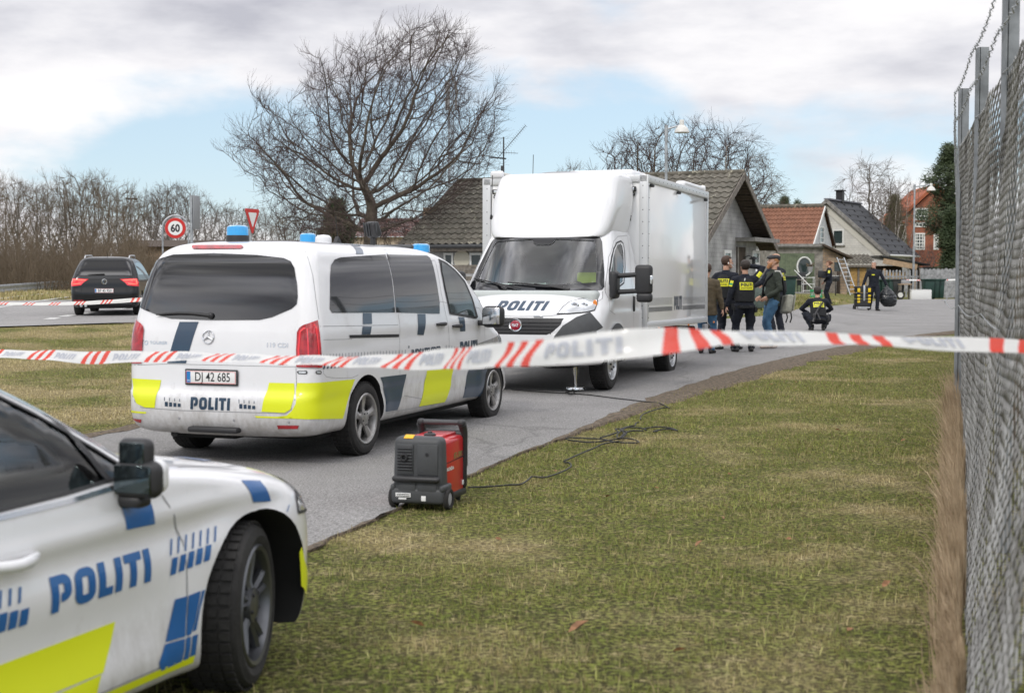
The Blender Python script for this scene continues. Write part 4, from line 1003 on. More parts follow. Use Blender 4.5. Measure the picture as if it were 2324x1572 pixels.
    q=MB();lx0=x0-.10
    def qd(a,b_,c_,d_):q.add([(a,S_,c_),(b_,S_,c_),(b_+0,S_,d_),(a+0,S_,d_)],[(0,1,2,3)])
    for s0,s1 in((lx0,-3.05),(-3.75,x1+.10)):
        n=int(abs(s1-s0)/.042)
        for i in range(n):
            x=s0+(s1-s0)*i/n;qd(x,x-.020,1.03,1.10);qd(x,x-.007,1.13,1.24)
    q.build('tick_marking','greypl',box,smooth=0,weld=False)
    q=MB();q.add([(-3.42-x*.52/PWID,S_+.001,1.15+y*.22)for x,y in PV],PF);q.build('lettering','navy',box,smooth=0,weld=False)
    for z,s in((1.12,'T 3500'),(.97,'NL 425')):
        y=hw-.21+ym;fx0=x0+.0285
        q=MB();q.rbox((fx0-.012,y,z),(.004,.29,.135),.002);q.build('weight_plate','whiteplate',box)
        q=MB()
        for(yy,zz,a,c_)in((0,.063,.28,.005),(0,-.063,.28,.005),(.138,0,.005,.13),(-.138,0,.005,.13)):q.box((fx0-.0085,y+yy,z+zz),(.002,a,c_))
        vs,fs=text2d(s,.115,.005,sx=.78);q.add([(fx0-.0075,y+x,z+yy)for x,yy in vs],fs);q.build('weight_lettering','ink',box,smooth=0)
    q=MB();q.rbox((x0+.012,hw-.30+ym,1.30),(.004,.14,.18),.002);q.build('data_plate','gapgrey',box)
    q=MB();q.rbox((x0+.014,hw-.34,2.40),(.006,.012,.06),.002);q.ball((x0+.014,hw-.34,2.44),(.008,.016,.014),8,6);q.build('keyhole_cover','blackpl',box)
    # roof fittings: awning cassettes, hatch housing, aerials
    q=MB();q.rbox((-2.8,-hw+.08,z1+.055),(2.7,.18,.10),.045,3);aw=q.build('awning_cassette',mat('awning',(.50,.49,.45),.6,noise_amt=.5,noise_scale=5),root);q=MB();q.rbox((-1.44,-hw+.08,z1+.06),(.08,.20,.12),.04,3);q.build('cassette_cap','white',aw)
    q=MB();q.rbox((-4.6,hw-.20,z1+.05),(1.4,.16,.09),.04,3);aw=q.build('awning_cassette','white',root);q=MB();q.rbox((-5.34,hw-.20,z1+.055),(.06,.18,.11),.03,3);q.build('cassette_cap','white',aw)
    q=MB();q.rbox((-2.2,.30,z1+.06),(.8,.95,.13),.05,4);q.build('roof_vent','white',root);q=MB();q.ball((-1.75,-.25,z1+.0),(.3,.55,.11),24,8);q.build('roof_dome','gapgrey',root)
    for p in((-1.55,-.60),(-1.9,.58)):
        q=MB();q.tube([(p[0],p[1],z1),(p[0],p[1],z1+.05)],[.02,.012],8);q.tube([(p[0],p[1],z1+.05),(p[0]-.02,p[1],z1+.36)],.005,5);q.build('roof_aerial','blackpl',root)
    # chassis, wheels, jacks
    q=MB();q.box((-2.5,.4,.62),(6.4,.09,.16));q.box((-2.5,-.4,.62),(6.4,.09,.16));q.box((.2,0,.45),(1.2,1.3,.25));q.box((-3.45,0,.36),(.1,1.7,.1));q.box((-1.9,.75,.58),(.7,.4,.34));q.rbox((-2.2,-.8,.55),(.8,.35,.32),.05);q.rbox((-4.7,0,.62),(.5,2.0,.25),.03);q.build('chassis','under',root)
    q=MB();q.rbox((-2.6,1.02,.62),(1.3,.03,.30),.01);q.rbox((-5.2,1.10,.63),(.26,.05,.28),.01);q.build('side_guard','gapgrey',root)
    for x in(0,-3.45):
        for s in(-1,1):wheel(root,(x,s*.86,.345),.345,.225,.21,'truck',s)
    mg=MB()
    for s in(-1,1):
        mg.prism([(-3.45+.47*c_,.36+.44*s_)for c_,s_ in ac]+[(-3.45+.44*c_,.36+.41*s_)for c_,s_ in ac[::-1]],s*.72,s*1.02,Matrix(((1,0,0,0),(0,0,1,0),(0,1,0,0),(0,0,0,1))))
    mg.build('mudguard','under',root)
    for y in(-.58,.57):
        q=MB();q.cyl((-.62+.9,y,.42),(-.62+.9,y,.20),.032,n=14);q.cyl((.28,y,.24),(.28,y,.03),.02,n=12);q.lathe([(.001,.03),(.12,.03),(.125,.012),(.125,0),(.001,0)],20,T=Matrix.Translation((.28,y,0)));q.build('support_leg','chrome',root)
    for x in(-1.6,-3.5,-5.4):q=MB();q.rbox((x,hw+.03,z0+.0),(.06,.02,.03),.005);q.build('side_reflector','amber',box)
    q=MB();q.cyl((-5.55,hw-.12,.72),(-5.62,hw-.12,.72),.05);q.cyl((-5.5,hw-.12,.95),(-5.58,hw-.12,.70),.015);q.build('rear_fitting','blackpl',root)
    return root,sh
truck,truck_sh=build_truck()
# ------------------------------------------------------------------ police estate car (foreground left)
c5=lambda x,y:(x*.4947,y*.4947+794.3)
def build_car():
    az=R(21);root=empty('police_car',(-1.90,6.02,G(-1.9,6)+RZ(6)),math.pi/2-az,
        'white police estate car with blue lettering and yellow door panels, closest vehicle','car')
    k=[(.16,-3.55,.68,.84,.3,.3,.34,.46),(.19,-3.68,.76,.885,.3,.3,.38,.48),(.34,-3.80,.81,.908,.3,.3,.42,.50),(.50,-3.84,.82,.914,.3,.3,.43,.50),(.62,-3.83,.81,.917,.3,.3,.44,.52),
         (.70,-3.81,.78,.915,.3,.3,.46,.56),(.76,-3.79,.71,.908,.3,.3,.50,.62),(.82,-3.77,.58,.902,.3,.3,.56,.70),(.87,-3.75,.38,.897,.3,.3,.62,.78),(.92,-3.73,.08,.888,.3,.3,.6,.84),
         (.955,-3.71,-.20,.872,.3,.3,.5,.84),(.985,-3.69,-.38,.850,.3,.3,.42,.84),(1.04,-3.66,-.50,.826,.3,.3,.4,.82),(1.16,-3.58,-.72,.780,.3,.3,.40,.78),(1.29,-3.46,-.98,.728,.3,.3,.40,.74),
         (1.40,-3.34,-1.24,.676,.3,.3,.40,.70),(1.465,-3.22,-1.45,.622,.3,.35,.40,.7),(1.505,-3.05,-1.66,.545,.3,.4,.4,.7),(1.525,-2.85,-1.9,.43,.3,.4,.4,.7),(1.533,-2.6,-2.1,.25,.2,.4,.3,.7)]
    def mod(x,y,z):
        sgn=math.copysign(1,y);ay=abs(y)
        ay *= 1-.065*sstep(.34,.72,x)
        if z>.55 and x>-.5:ay *= 1-.045*sstep(-.3,.8,x)*sstep(.6,.9,z)
        if ay>.7:
            d=math.hypot(x,z-.33);ay+=.022*math.exp(-((d-.40)/.06)**2)
            d=math.hypot(x+2.79,z-.33);ay+=.022*math.exp(-((d-.40)/.06)**2)
            # shoulder crease and hollow door skin
            ay+=(.014*math.exp(-((z-.80)/.03)**2)-.020*math.exp(-((z-.72)/.06)**2)-.030*math.exp(-((z-.46)/.12)**2)*sstep(-.45,-.8,x)*sstep(-2.4,-2.0,x))*(1 if x<.2 else 0)+.018*math.exp(-((z-.27)/.05)**2)*(x<-.4)
        return x,sgn*ay,z
    bm=loft_body(k,mod,n=2,ns=40);sh=Shell(bm,root)
    kin=[(.55,-3.5,-.50,.84,.2,.2,.3,.6),(.92,-3.5,-.52,.82,.2,.2,.3,.7),(1.0,-3.5,-.58,.79,.2,.2,.3,.7),(1.16,-3.44,-.85,.745,.2,.2,.3,.7),(1.29,-3.34,-1.11,.69,.2,.2,.3,.7),(1.40,-3.22,-1.37,.635,.2,.2,.3,.7),(1.47,-3.1,-1.66,.55,.2,.2,.3,.7)]
    inner=loft_body(kin,None,n=2,ns=8)
    for f in inner.faces:f.material_index=2
    SV=sh.view((0,1,0));FV=sh.view((-1,0,0));TV=(Vector((0,0,-1)),Vector((1,0,0)),Vector((0,1,0)))
    ux=SV[1].x
    PR=lambda V,pts:sh.poly(V,[c5(*p)for p in pts])
    swi=[(-.70,.970),(-.84,1.065),(-1.08,1.21),(-1.31,1.325),(-1.47,1.38),(-1.60,1.395),(-1.60,.94),(-1.1,.95)]
    sw2=[(-1.70,.94),(-1.70,1.445),(-2.1,1.455),(-2.6,1.415),(-2.75,1.30),(-2.72,1.0)]
    cuts=[]
    X_=lambda s:Matrix(((1,0,0,0),(0,0,s,0),(0,1,0,0),(0,0,0,1)))
    for s in(-1,1):
        for poly in(swi,sw2):
            b=MB();b.prism(poly,.45,1.3,X_(s));cuts.append(mb_bm(b,1))
    wsi=[(-.69,1.04),(.69,1.04),(.54,1.38),(.46,1.42),(-.46,1.42),(-.54,1.38)]
    b=MB();b.prism(wsi,-1.75,.8,Matrix(((0,0,1,0),(1,0,0,0),(0,1,0,0),(0,0,0,1))));cuts.append(mb_bm(b,1))
    for x in(0,.055,-2.79):
        for s in(-1,1):cuts.append(arch_cut(x,.335,.388,s*.50,s*1.3))
    me=boolean(bm,[inner]+cuts);mkobj('body',me,['carwhite','under','seat'],root,30)
    e_=[(ux*x,z)for x,z in swi]
    sh.patch('door_window',SV,[e_],'glassdk',-.004,.07,mirror=True);sh.patch('rear_side_window',SV,[[(ux*x,z)for x,z in sw2]],'glassdk',-.004,.09,mirror=True)
    sh.patch('windscreen',FV,[wsi],'screen',-.004,.09)
    tr=MB();sh.line(tr,SV,[(ux*x,z)for x,z in[(-.62,.965),(-.80,1.085),(-1.05,1.235),(-1.28,1.35),(-1.46,1.41),(-1.9,1.465),(-2.6,1.43)]],.018,.004,.04,mirror=True);sh.line(tr,SV,[(ux*-.55,.95),(ux*-1.1,.925),(ux*-2.8,.915)],.016,.006,mirror=True);tr.build('window_trim','chrome',root,smooth=0)
    tr=MB();sh.line(tr,SV,[(ux*x,z)for x,z in swi],.012,.003,closed=True,mirror=True);sh.line(tr,SV,[(ux*-1.65,.95),(ux*-1.65,1.44)],.12,.003,mirror=True);sh.line(tr,SV,[(ux*-.86,.96),(ux*-.98,1.20)],.028,.004,mirror=True);tr.build('window_seal','blackpl',root,smooth=0)
    ub=MB();ub.rbox((-1.45,0,.27),(3.9,1.5,.16),.04);ub.rbox((0,0,.45),(.6,1.1,.4),.04);ub.build('underbody','under',root)
    for s,st in((-1,R(17)),(1,R(17))):wheel(root,(0,s*.80,.335),.335,.235,.235,'car',s,st)
    for s in(-1,1):wheel(root,(-2.79,s*.80,.335),.335,.235,.235,'car',s)
    # interior
    q=MB();q.rbox((-.55,0,.84),(.50,1.5,.24),.08,3);q.build('dashboard','greypl',root)
    q=MB();q.tube([Vector((-.72,-.38,.955))+Vector((-.07*math.sin(a),.175*math.cos(a),.16*math.sin(a)))for a in[2*math.pi*i/28 for i in range(28)]],.016,8,closed=True);q.cyl((-.60,-.38,.88),(-.72,-.38,.95),.03);q.rbox((-.72,-.38,.95),(.05,.15,.10),.03);q.rbox((-.72,-.38,.945),(.03,.33,.03),.01);q.build('steering_wheel','blackpl',root)
    for x in(-1.55,-2.5):
        for y in(-.38,.38):
            q=MB();q.rbox((x+.05,y,.55),(.5,.48,.18),.07,3);q.rbox((x-.24,y,.86),(.15,.48,.62),.07,3,ry=R(-14));q.rbox((x-.33,y,1.22),(.10,.26,.17),.04,3);q.build('seat','seat',root)
    q=MB();q.rbox((-.93,.0,1.30),(.03,.24,.07),.02,3);q.build('rear_view_mirror','blackpl',root)
    # shut lines
    g=MB()
    sh.line(g,SV,PR(SV,[(742,665),(800,760),(838,880),(855,980),(858,1180),(830,1480)]),.007,.0015,mirror=True)
    sh.line(g,SV,[(ux*-1.65,.96),(ux*-1.66,.6),(ux*-1.60,.3)],.006,mirror=True)
    sh.line(g,TV,[(.40,-.62),(.1,-.74),(-.35,-.80)],.008,.002,.05);sh.line(g,TV,[(.40,.62),(.1,.74),(-.35,.80)],.008,.002,.05)
    sh.line(g,SV,[(ux*x,z)for x,z in[(-.45,.25),(-1.6,.25),(-2.3,.25)]],.006,mirror=True)
    g.build('panel_gap','gapgrey',root,smooth=0)
    # livery
    BL='blue_marking'
    sh.patch(BL,SV,[PR(SV,p)for p in([(542,668),(680,672),(708,795),(578,822)],[(800,1142),(856,1126),(846,1312),(757,1338),(780,1232)],[(862,1124),(918,1102),(894,1230),(872,1302),(852,1308)],[(924,1102),(938,1096),(914,1190),(898,1280),(880,1290),(900,1220)],
        [(754,1348),(845,1322),(830,1425),(734,1470),(727,1435)],[(851,1320),(872,1312),(860,1412),(838,1422)],[(880,1310),(905,1300),(893,1395),(868,1408)])],'blue',.004,.04,mirror=True)
    sh.patch(BL,SV,[PR(SV,[(1104,598),(1190,600),(1240,692),(1160,697)])],'blue',.004,.03,mirror=True)
    yl=[(-3.60,.58),(-1.02,.62),(-1.06,.50),(-1.10,.435),(-1.7,.38),(-2.0,.36),(-3.6,.36)]
    sh.patch('yellow_marking',SV,[PR(SV,[(-900,1700),(-400,1570),(0,1440),(524,1243),(505,1340),(470,1478),(240,1572),(-400,1800),(-900,2000)])],'yellow',.004,.05,mirror=True)
    sh.patch('yellow_marking',SV,[PR(SV,[(462,1487),(440,1575),(0,1725),(-60,1695),(260,1577)])],'yellow',.004,.05,mirror=True)
    sh.patch('yellow_marking',SV,[[(ux*x,z)for x,z in[(-.42,.245),(-.42,.215),(-1.3,.215),(-1.3,.245)]]],'yellow',.004,.04,mirror=True)
    FD=sh.view((-1,.9,0));FE=sh.view((-1,-.9,0))
    yq=[(-.005,.36),(-.015,.62),(.06,.66),(.14,.64),(.16,.36),(.10,.24),(.0,.22)]
    for V,m_ in((FD,1),(FE,-1)):
        d0=V[1].x*.62+V[1].y*(-.80*m_)
        sh.patch('yellow_marking',V,[[(d0+(a+.07)*m_,z)for a,z in[(-.07,.34),(-.06,.60),(.0,.66),(.08,.64),(.09,.34),(.05,.22),(-.05,.22)]]],'yellow',.005,.03)
    sh.patch('yellow_marking',FD,[PR(FD,[(1368,925),(1378,900),(1390,960),(1393,1180),(1380,1205),(1376,1080)])],'yellow',.007,.02)
    # combs
    for(nm,a,b,n,w_,ln,lean)in(('tick_marking',(780,940),(1320,775),17,.010,75,4),('tick_marking',(790,1028),(1060,920),8,.034,78,10),('tick_marking',(1250,835),(1300,830),3,.03,45,10),('tick_marking',(-5,1185),(85,1160),3,.011,85,4),('tick_marking',(0,1292),(100,1262),3,.038,88,12)):
        for i in range(n):
            t=i/(n-1);x,y=a[0]+(b[0]-a[0])*t,a[1]+(b[1]-a[1])*t
            if nm=='tick_marking' and ln==78:y=a[1]+(b[1]-a[1])*t
            l_=ln*(1-.12*t);p0=sh.uv(SV,sh.px(*c5(x,y)));p1=sh.uv(SV,sh.px(*c5(x+lean,y-l_)))
            if math.hypot(p0[0],p0[1]-.335)<.43:p0=(p0[0],.335+math.sqrt(max(0,.43**2-p0[0]**2)))
            if p1[1]-p0[1]<.02:continue
            mb=MB();vs=[]
            for tt in(0,.34,.67,1):
                xx=p0[0]+(p1[0]-p0[0])*tt;zz=p0[1]+(p1[1]-p0[1])*tt;vs+=[sh.cast(SV,xx-w_/2,zz,.004),sh.cast(SV,xx+w_/2,zz,.004)]
            mb.add(vs,[(0,1,3,2),(2,3,5,4),(4,5,7,6)]);mb.build(nm,'blue',root,smooth=0,weld=False)
    a=sh.uv(SV,sh.px(*c5(235,1125)));b_=sh.uv(SV,sh.px(*c5(690,985)))
    sh.flat('lettering',SV,PV,PF,((a[0]+b_[0])/2,(a[1]+b_[1])/2),((b_[0]-a[0])/PWID,.118),'blue',.004,shear=0)
    # handle, mirror
    q=MB();h=[sh.cast(SV,ux*(-1.52+.22*t),.79,.010+.032*math.sin(math.pi*t))for t in(0,.15,.3,.5,.7,.85,1)];q.tube(h,[.012,.018,.02,.02,.02,.018,.012],10);q.build('door_handle','white',root)
    for s in(-1,1):
        mr=empty('mirror',(-.81,s*.90,.945));mr.parent=root;mr.scale=(.66,.66,.66)
        q=MB();q.rbox((.03,s*.10,.045),(.13,.27,.19),.065,5);q.build('mirror_cap','white',mr);q=MB();q.rbox((-.025,s*.10,.035),(.12,.28,.20),.058,5);q.rbox((0,s*.05,-.085),(.12,.16,.07),.03,4);q.rbox((.01,s*-.03,-.10),(.10,.16,.05),.02,3);q.build('mirror_housing','blackpl',mr)
        q=MB();q.rbox((-.082,s*.10,.04),(.012,.225,.145),.005,2);q.build('mirror_glass','mirglass',mr)
        q=MB();q.rbox((-.02,s*.085,.165),(.09,.20,.17),.043,5);q.build('extra_mirror','blackpl',mr);q=MB();q.rbox((-.063,s*.085,.175),(.010,.15,.11),.004,2);q.build('extra_glass','mirglass',mr)
        # head lamps wrap the corner
        V=sh.view((-1,-.75*s,0));c0=V[1].x*.55+V[1].y*(.72*s)
        pts=[(c0-.26,.66),(c0-.22,.72),(c0,.765),(c0+.22,.79),(c0+.26,.74),(c0+.2,.67),(c0,.63)]
        sh.patch('headlight',V,[pts],'clearlens',.006,.03)
        g=MB();sh.line(g,V,pts,.012,.007,.04,closed=True);g.build('headlight_seal','blackpl',root,smooth=0)
    sh.patch('grille',FV,[[(-.42,.50),(.42,.50),(.48,.68),(-.48,.68)]],'blackpl',.006,.06);sh.patch('lower_grille',FV,[[(-.6,.25),(.6,.25),(.64,.38),(-.64,.38)]],'blackpl',.006,.06)
    RV=sh.view((1,0,0));sh.patch('rear_window',RV,[[(-.62,1.05),(.62,1.05),(.52,1.36),(-.52,1.36)]],'glassblk',.006,.06)
    for s in(-1,1):sh.patch('tail_light',RV,[[(s*.45,.82),(s*.80,.80),(s*.80,.93),(s*.45,.94)]],'redlens',.008,.05)
    q=MB();q.rbox((-2.3,0,1.52),(.25,1.1,.09),.03,3);bb=q.build('beacon_bar','bluelamp',root);q=MB();q.rbox((-2.3,0,1.475),(.2,.9,.04),.01);q.build('bar_base','blackpl',bb)
    # white patches with blue edges on the bonnet
    sh.patch('bonnet_marking',TV,[[(.10,-.62),(.28,-.55),(.28,-.42),(.08,-.48)]],'blue',.004,.03)
    return root,sh
car,car_sh=build_car()
# ------------------------------------------------------------------ black people carrier driving away on the main road
def build_mpv():
    Yw=40.3;loc=GP(262,712);d=math.atan2(PX(262,Yw),Yw)
    Yw=40.0;X=PX(247,Yw)
    root=empty('people_carrier',(X,Yw,G(X,Yw)+RZ(Yw)+.004),math.pi/2+R(8),'black people carrier with lit red tail lamps driving away on the main road','car')
    k=[(.20,-.70,3.55,.80,.3,.3,.5,.6),(.28,-.80,3.66,.88,.3,.3,.5,.6),(.45,-.86,3.72,.915,.3,.26,.5,.6),(.62,-.87,3.72,.918,.3,.24,.5,.6),(.74,-.83,3.66,.915,.26,.22,.5,.6),(.9,-.81,3.4,.91,.25,.22,.6,.7),(1.0,-.78,3.0,.895,.25,.22,.6,.8),(1.08,-.75,2.6,.87,.25,.24,.4,.8),
         (1.3,-.62,2.2,.80,.25,.25,.4,.7),(1.48,-.48,1.8,.72,.25,.28,.4,.7),(1.56,-.42,1.5,.65,.25,.3,.4,.7),(1.61,-.30,1.2,.52,.25,.35,.4,.7),(1.63,-.1,.9,.3,.2,.4,.3,.6)]
    bm=loft_body(k,None,n=2,ns=24);sh=Shell(bm,root)
    me=boolean(bm,[arch_cut(x,.32,.37,s*.6,s*1.3,28)for x in(0,2.79)for s in(-1,1)]);mkobj('body',me,['blackpaint','under','under'],root,30)
    for x in(0,2.79):
        for s in(-1,1):wheel(root,(x,s*.80,.325),.325,.22,.215,'dark',s)
    RV=sh.view((1,0,0));SV=sh.view((0,1,0));V0=RV
    sh.patch('rear_window',RV,[[(-.74,1.10),(.74,1.10),(.66,1.40),(.60,1.49),(0,1.51),(-.60,1.49),(-.66,1.40)]],'glassblk',.006,.05)
    sh.patch('side_window',SV,[[(-.45,1.12),(-.35,1.42),(.6,1.47),(1.3,1.44),(2.0,1.12)]],'glassblk',.006,.08,mirror=True)
    for s in(-1,1):
        sh.patch('tail_light',RV,[[(s*.42,1.0),(s*.86,1.02),(s*.90,.98),(s*.90,.80),(s*.62,.83),(s*.56,.90)]],'redlit',.008,.04)
        q=MB();sh.line(q,RV,[(s*.50,.97),(s*.84,.985),(s*.86,.86),(s*.64,.88)],.018,.012);q.build('lamp_tube',mat('lit_tube',(.9,.1,.06),.3,emis=(1,.12,.08,1.6)),root,smooth=0)
        q=MB();q.tube([(-.25,s*.60,1.57),(-.10,s*.60,1.65),(1.0,s*.60,1.67),(1.25,s*.58,1.60)],.02,8);q.build('roof_rail','alu',root)
        sh.patch('reflector',RV,[[(s*.55,.40),(s*.82,.40),(s*.82,.43),(s*.55,.43)]],'redlens',.006,.06)
    q=MB();sh.line(q,RV,[(-.60,.80),(-.62,.60),(-.5,.52),(.5,.52),(.62,.60),(.60,.80)],.012,.003);sh.line(q,RV,[(-.88,.50),(.88,.50)],.012,.003);q.build('panel_gap','under',root,smooth=0)
    q=MB();sh.line(q,RV,[(-.80,.33),(.80,.33)],.05,.006,.1);q.build('lower_trim','greypl',root,smooth=0)
    c=sh.cast(RV,0,.68,.012);plate(root,'BP 45 950',tuple(c),.50,.112,(0,0,0))
    em=MB();c=sh.cast(RV,0,.925,.012);em.tube([c+Vector((0,math.cos(a)*.068,math.sin(a)*.068))for a in[2*math.pi*i/24 for i in range(24)]],.008,6,closed=True)
    for pts in([(-.05,.045),(-.018,-.055),(0,-.01),(.018,-.055),(.05,.045)],[(-.022,.06),(0,.012),(.022,.06)]):em.tube([c+Vector((0,a,b))for a,b in pts],.007,6)
    em.build('emblem','chrome',root)
    q=MB();q.tube([sh.cast(RV,t,1.13+.03*t,.03)for t in(0,-.15,-.3,-.45)],[.016,.012,.01,.006],8);q.build('rear_wiper','blackpl',root)
    for y in(.50,.62):q=MB();q.cyl((-.86,y,.27),(-.70,y,.27),.035,n=16);q.build('exhaust_pipe','alu',root)
    q=MB();q.tube([(-.1,0,1.62),(-.25,0,1.80)],.006,5);q.build('aerial','blackpl',root)
    q=MB();q.rbox((1.2,0,.26),(3.6,1.4,.14),.04);q.build('underbody','under',root)
    return root
mpv=build_mpv()
# ------------------------------------------------------------------ bare trees by space colonisation
M['bark']=mat('bark',(.105,.085,.062),.9,noise_amt=.5,noise_scale=4,bump=.6,bump_scale=14)
M['twig']=mat('twig',(.062,.040,.036),.85)
M['bark_grey']=mat('bark_grey',(.15,.14,.12),.9,noise_amt=.4,noise_scale=4)
M['twig_grey']=mat('twig_grey',(.11,.085,.065),.85)
M['twig_brown']=mat('twig_brown',(.135,.102,.068),.85)
M['birch']=mat('birch_bark',(.42,.39,.35),.8,noise_amt=.7,noise_scale=5)
def colonise(att,trunk,step,infl,kill,iters=160,bend=(0,0,0),sr=None):
    # att: attractor points, trunk: starting polyline; returns nodes, parents
    sr=sr or random
    nodes=[Vector(p)for p in trunk];par=[-1]+list(range(len(trunk)-1));att=[Vector(a)for a in att];bend=Vector(bend)
    for it in range(iters):
        kd=kdtree.KDTree(len(nodes))
        for i,n in enumerate(nodes):kd.insert(n,i)
        kd.balance();pull={};keep=[]
        for a in att:
            co,i,d=kd.find(a)
            if d<kill:continue
            keep.append(a)
            if d<infl:
                v=(a-co).normalized()
                if i in pull:pull[i]+=v
                else:pull[i]=v.copy()
        att=keep
        if not pull:break
        grown=0
        for i,v in pull.items():
            if v.length<1e-3:continue
            n=nodes[i]+(v.normalized()+bend+Vector((sr.uniform(-.15,.15),sr.uniform(-.15,.15),sr.uniform(-.15,.15)))).normalized()*step
            if kd.find(n)[2]>step*.45:nodes.append(n);par.append(i);grown+=1
        if not grown or len(nodes)>9000:break
    return nodes,par
def tree_parts(nodes,par,tip_r,expo,twigs,twig_len,twig_r,up,seed,limb_min=None,tw_curve=.5):
    sr=random.Random(seed);n=len(nodes);ch=[[]for _ in range(n)]
    for i,p in enumerate(par):
        if p>=0:ch[p].append(i)
    r=[0]*n
    for i in range(n-1,-1,-1):
        r[i]=tip_r if not ch[i]else sum(r[c]**expo for c in ch[i])**(1/expo)
    limb=MB();tw=MB()
    # follow the thickest child to make long tubes
    starts=[(0,-1)]
    while starts:
        i,p=starts.pop();path=([nodes[p]]if p>=0 else[])+[nodes[i]];rr=([r[i]]if p>=0 else[])+[r[i]]
        while ch[i]:
            c=sorted(ch[i],key=lambda q:-r[q]);starts+=[(q,i)for q in c[1:]];i=c[0];path.append(nodes[i]);rr.append(r[i])
        if len(path)>1:
            s=max(rr);tgt=limb if s>(limb_min or tip_r*2.2)else tw
            tgt.tube(path,rr,9 if s>.08 else(5 if s>.02 else 3),cap=False)
    upv=Vector(up)
    for i in range(n):
        if r[i]<tip_r*2.6 and par[i]>=0:
            k=twigs if not ch[i]else max(1,twigs//3)
            d0=(nodes[i]-nodes[par[i]]).normalized()
            for _ in range(k):
                d=(d0+Vector((sr.uniform(-.8,.8),sr.uniform(-.8,.8),sr.uniform(-.6,.7)))).normalized();l=twig_len*sr.uniform(.5,1.25);p=nodes[i].copy();pts=[p.copy()]
                for q in range(3):
                    d=(d+upv*tw_curve*.5+Vector((sr.uniform(-.25,.25),sr.uniform(-.25,.25),sr.uniform(-.25,.25)))).normalized();p=p+d*l/3;pts.append(p.copy())
                    if q<2 and sr.random()<.6:
                        d2=(d+Vector((sr.uniform(-.9,.9),sr.uniform(-.9,.9),sr.uniform(-.5,.9)))).normalized();tw.tube([p,p+d2*l*.2,p+(d2+upv*.3).normalized()*l*.42],[twig_r*.8,twig_r*.6,twig_r*.3],3,cap=False)
                tw.tube(pts,[twig_r,twig_r*.85,twig_r*.6,twig_r*.3],3,cap=False)
    return limb,tw
# the wind-shaped tree: its crown outline measured in metres from the trunk foot
TY=56.0;fd=FPX/TY
def in_m(px,py):return((px-838)/fd,(HOR-py)/fd+CAMZ)
crown=[in_m(*p)for p in[(535,365),(560,320),(600,310),(605,230),(660,290),(690,300),(705,215),(735,225),(715,150),(760,180),(800,135),(860,90),(900,95),(950,70),(1010,68),(1060,110),(1075,130),(1060,190),(1045,225),(1085,240),(1140,205),(1130,280),(1115,330),(1125,375),(1080,410),(1060,450),(1010,490),(970,520),(930,535),(905,520),(870,535),(800,530),(740,530),(680,545),(640,520),(620,440),(570,400)]]
sr=random.Random(11);att=[]
gz=G(PX(838,TY),TY)
while len(att)<3200:
    x,z=sr.uniform(-5.8,5.9),sr.uniform(2.0,12.6)
    if not inside((x,z),crown):continue
    halfd=4.6*math.sqrt(max(.05,1-((z-5.5)/7.2)**2))*(1-.35*abs(x)/6);y=sr.uniform(-halfd,halfd)
    # thin the middle of the crown so that the limbs stay readable
    if math.hypot(x-.3,y)<1.3 and z<8 and sr.random()<.7:continue
    att.append((x,y,z-gz))
trunk=[(0,0,-.1),(0,0,.4),(0,0,1.0),(.03,0,1.6),(.05,.02,2.2),(.05,0,2.8),(.08,.02,3.3),(.12,0,3.8)]
nodes,par=colonise(att,trunk,.26,2.1,.33,140,(.10,0,.16),sr)
limb,tw=tree_parts(nodes,par,.0104,2.07,6,.84,.0060,(.45,0,.75),3,limb_min=.022)
bt=empty('tree',(PX(838,TY),TY,gz),0,'large wind-swept bare tree with a forked dark trunk, behind the white minivan','tree')
limb.build('trunk','bark',bt,smooth=180,weld=False);tw.build('crown','twig',bt,smooth=0,weld=False)
# templates for the other bare trees
def proto(kind,seed):
    sr=random.Random(seed);att=[];n_={'oval':520,'round':620,'birch':420,'multi':520}[kind]
    while len(att)<n_:
        a,t=sr.uniform(0,2*math.pi),sr.random()**.5
        z=sr.uniform(0,1)
        if kind=='oval':rad=.30*math.sin(math.pi*min(1,(.12+z*.88)))**.7;zz=.22+z*.78
        elif kind=='round':rad=.48*math.sqrt(max(.02,1-(2*z-1)**2));zz=.28+z*.72
        elif kind=='birch':rad=.26*math.sqrt(max(.02,1-(1.7*z-.75)**2))if z<.98 else .03;zz=.18+z*.82
        else:rad=.34*(.55+.5*z)*(1-.5*max(0,z-.7));zz=.10+z*.9
        att.append((rad*t*math.cos(a)*10,rad*t*math.sin(a)*10,zz*10))
    if kind=='multi':tr=[(0,0,-.2),(0,0,.3)]
    else:tr=[(0,0,-.2),(0,.02,.7),(.04,0,1.4),(.02,.03,2.1)]+([(.05,0,2.8)]if kind != 'birch' else[(.03,0,3),(.06,0,4),(.02,.05,5)])
    nd,pr=colonise(att,tr,.36,3.5,.62,90,(0,0,.22),sr)
    up={'birch':(0,0,-.7),'oval':(0,0,.6),'round':(0,0,.5),'multi':(0,0,.8)}[kind]
    lb,tw=tree_parts(nd,pr,.018,2.2,6 if kind != 'birch' else 8,1.0 if kind != 'birch' else 1.3,.011,up,seed,limb_min=.04)
    def me(mb,nm):
        m=bpy.data.meshes.new(nm);m.from_pydata([tuple(v)for v in mb.v],[],mb.f);m.shade_smooth();return m
    return me(lb,'trunk'),me(tw,'crown')
PROTO={}
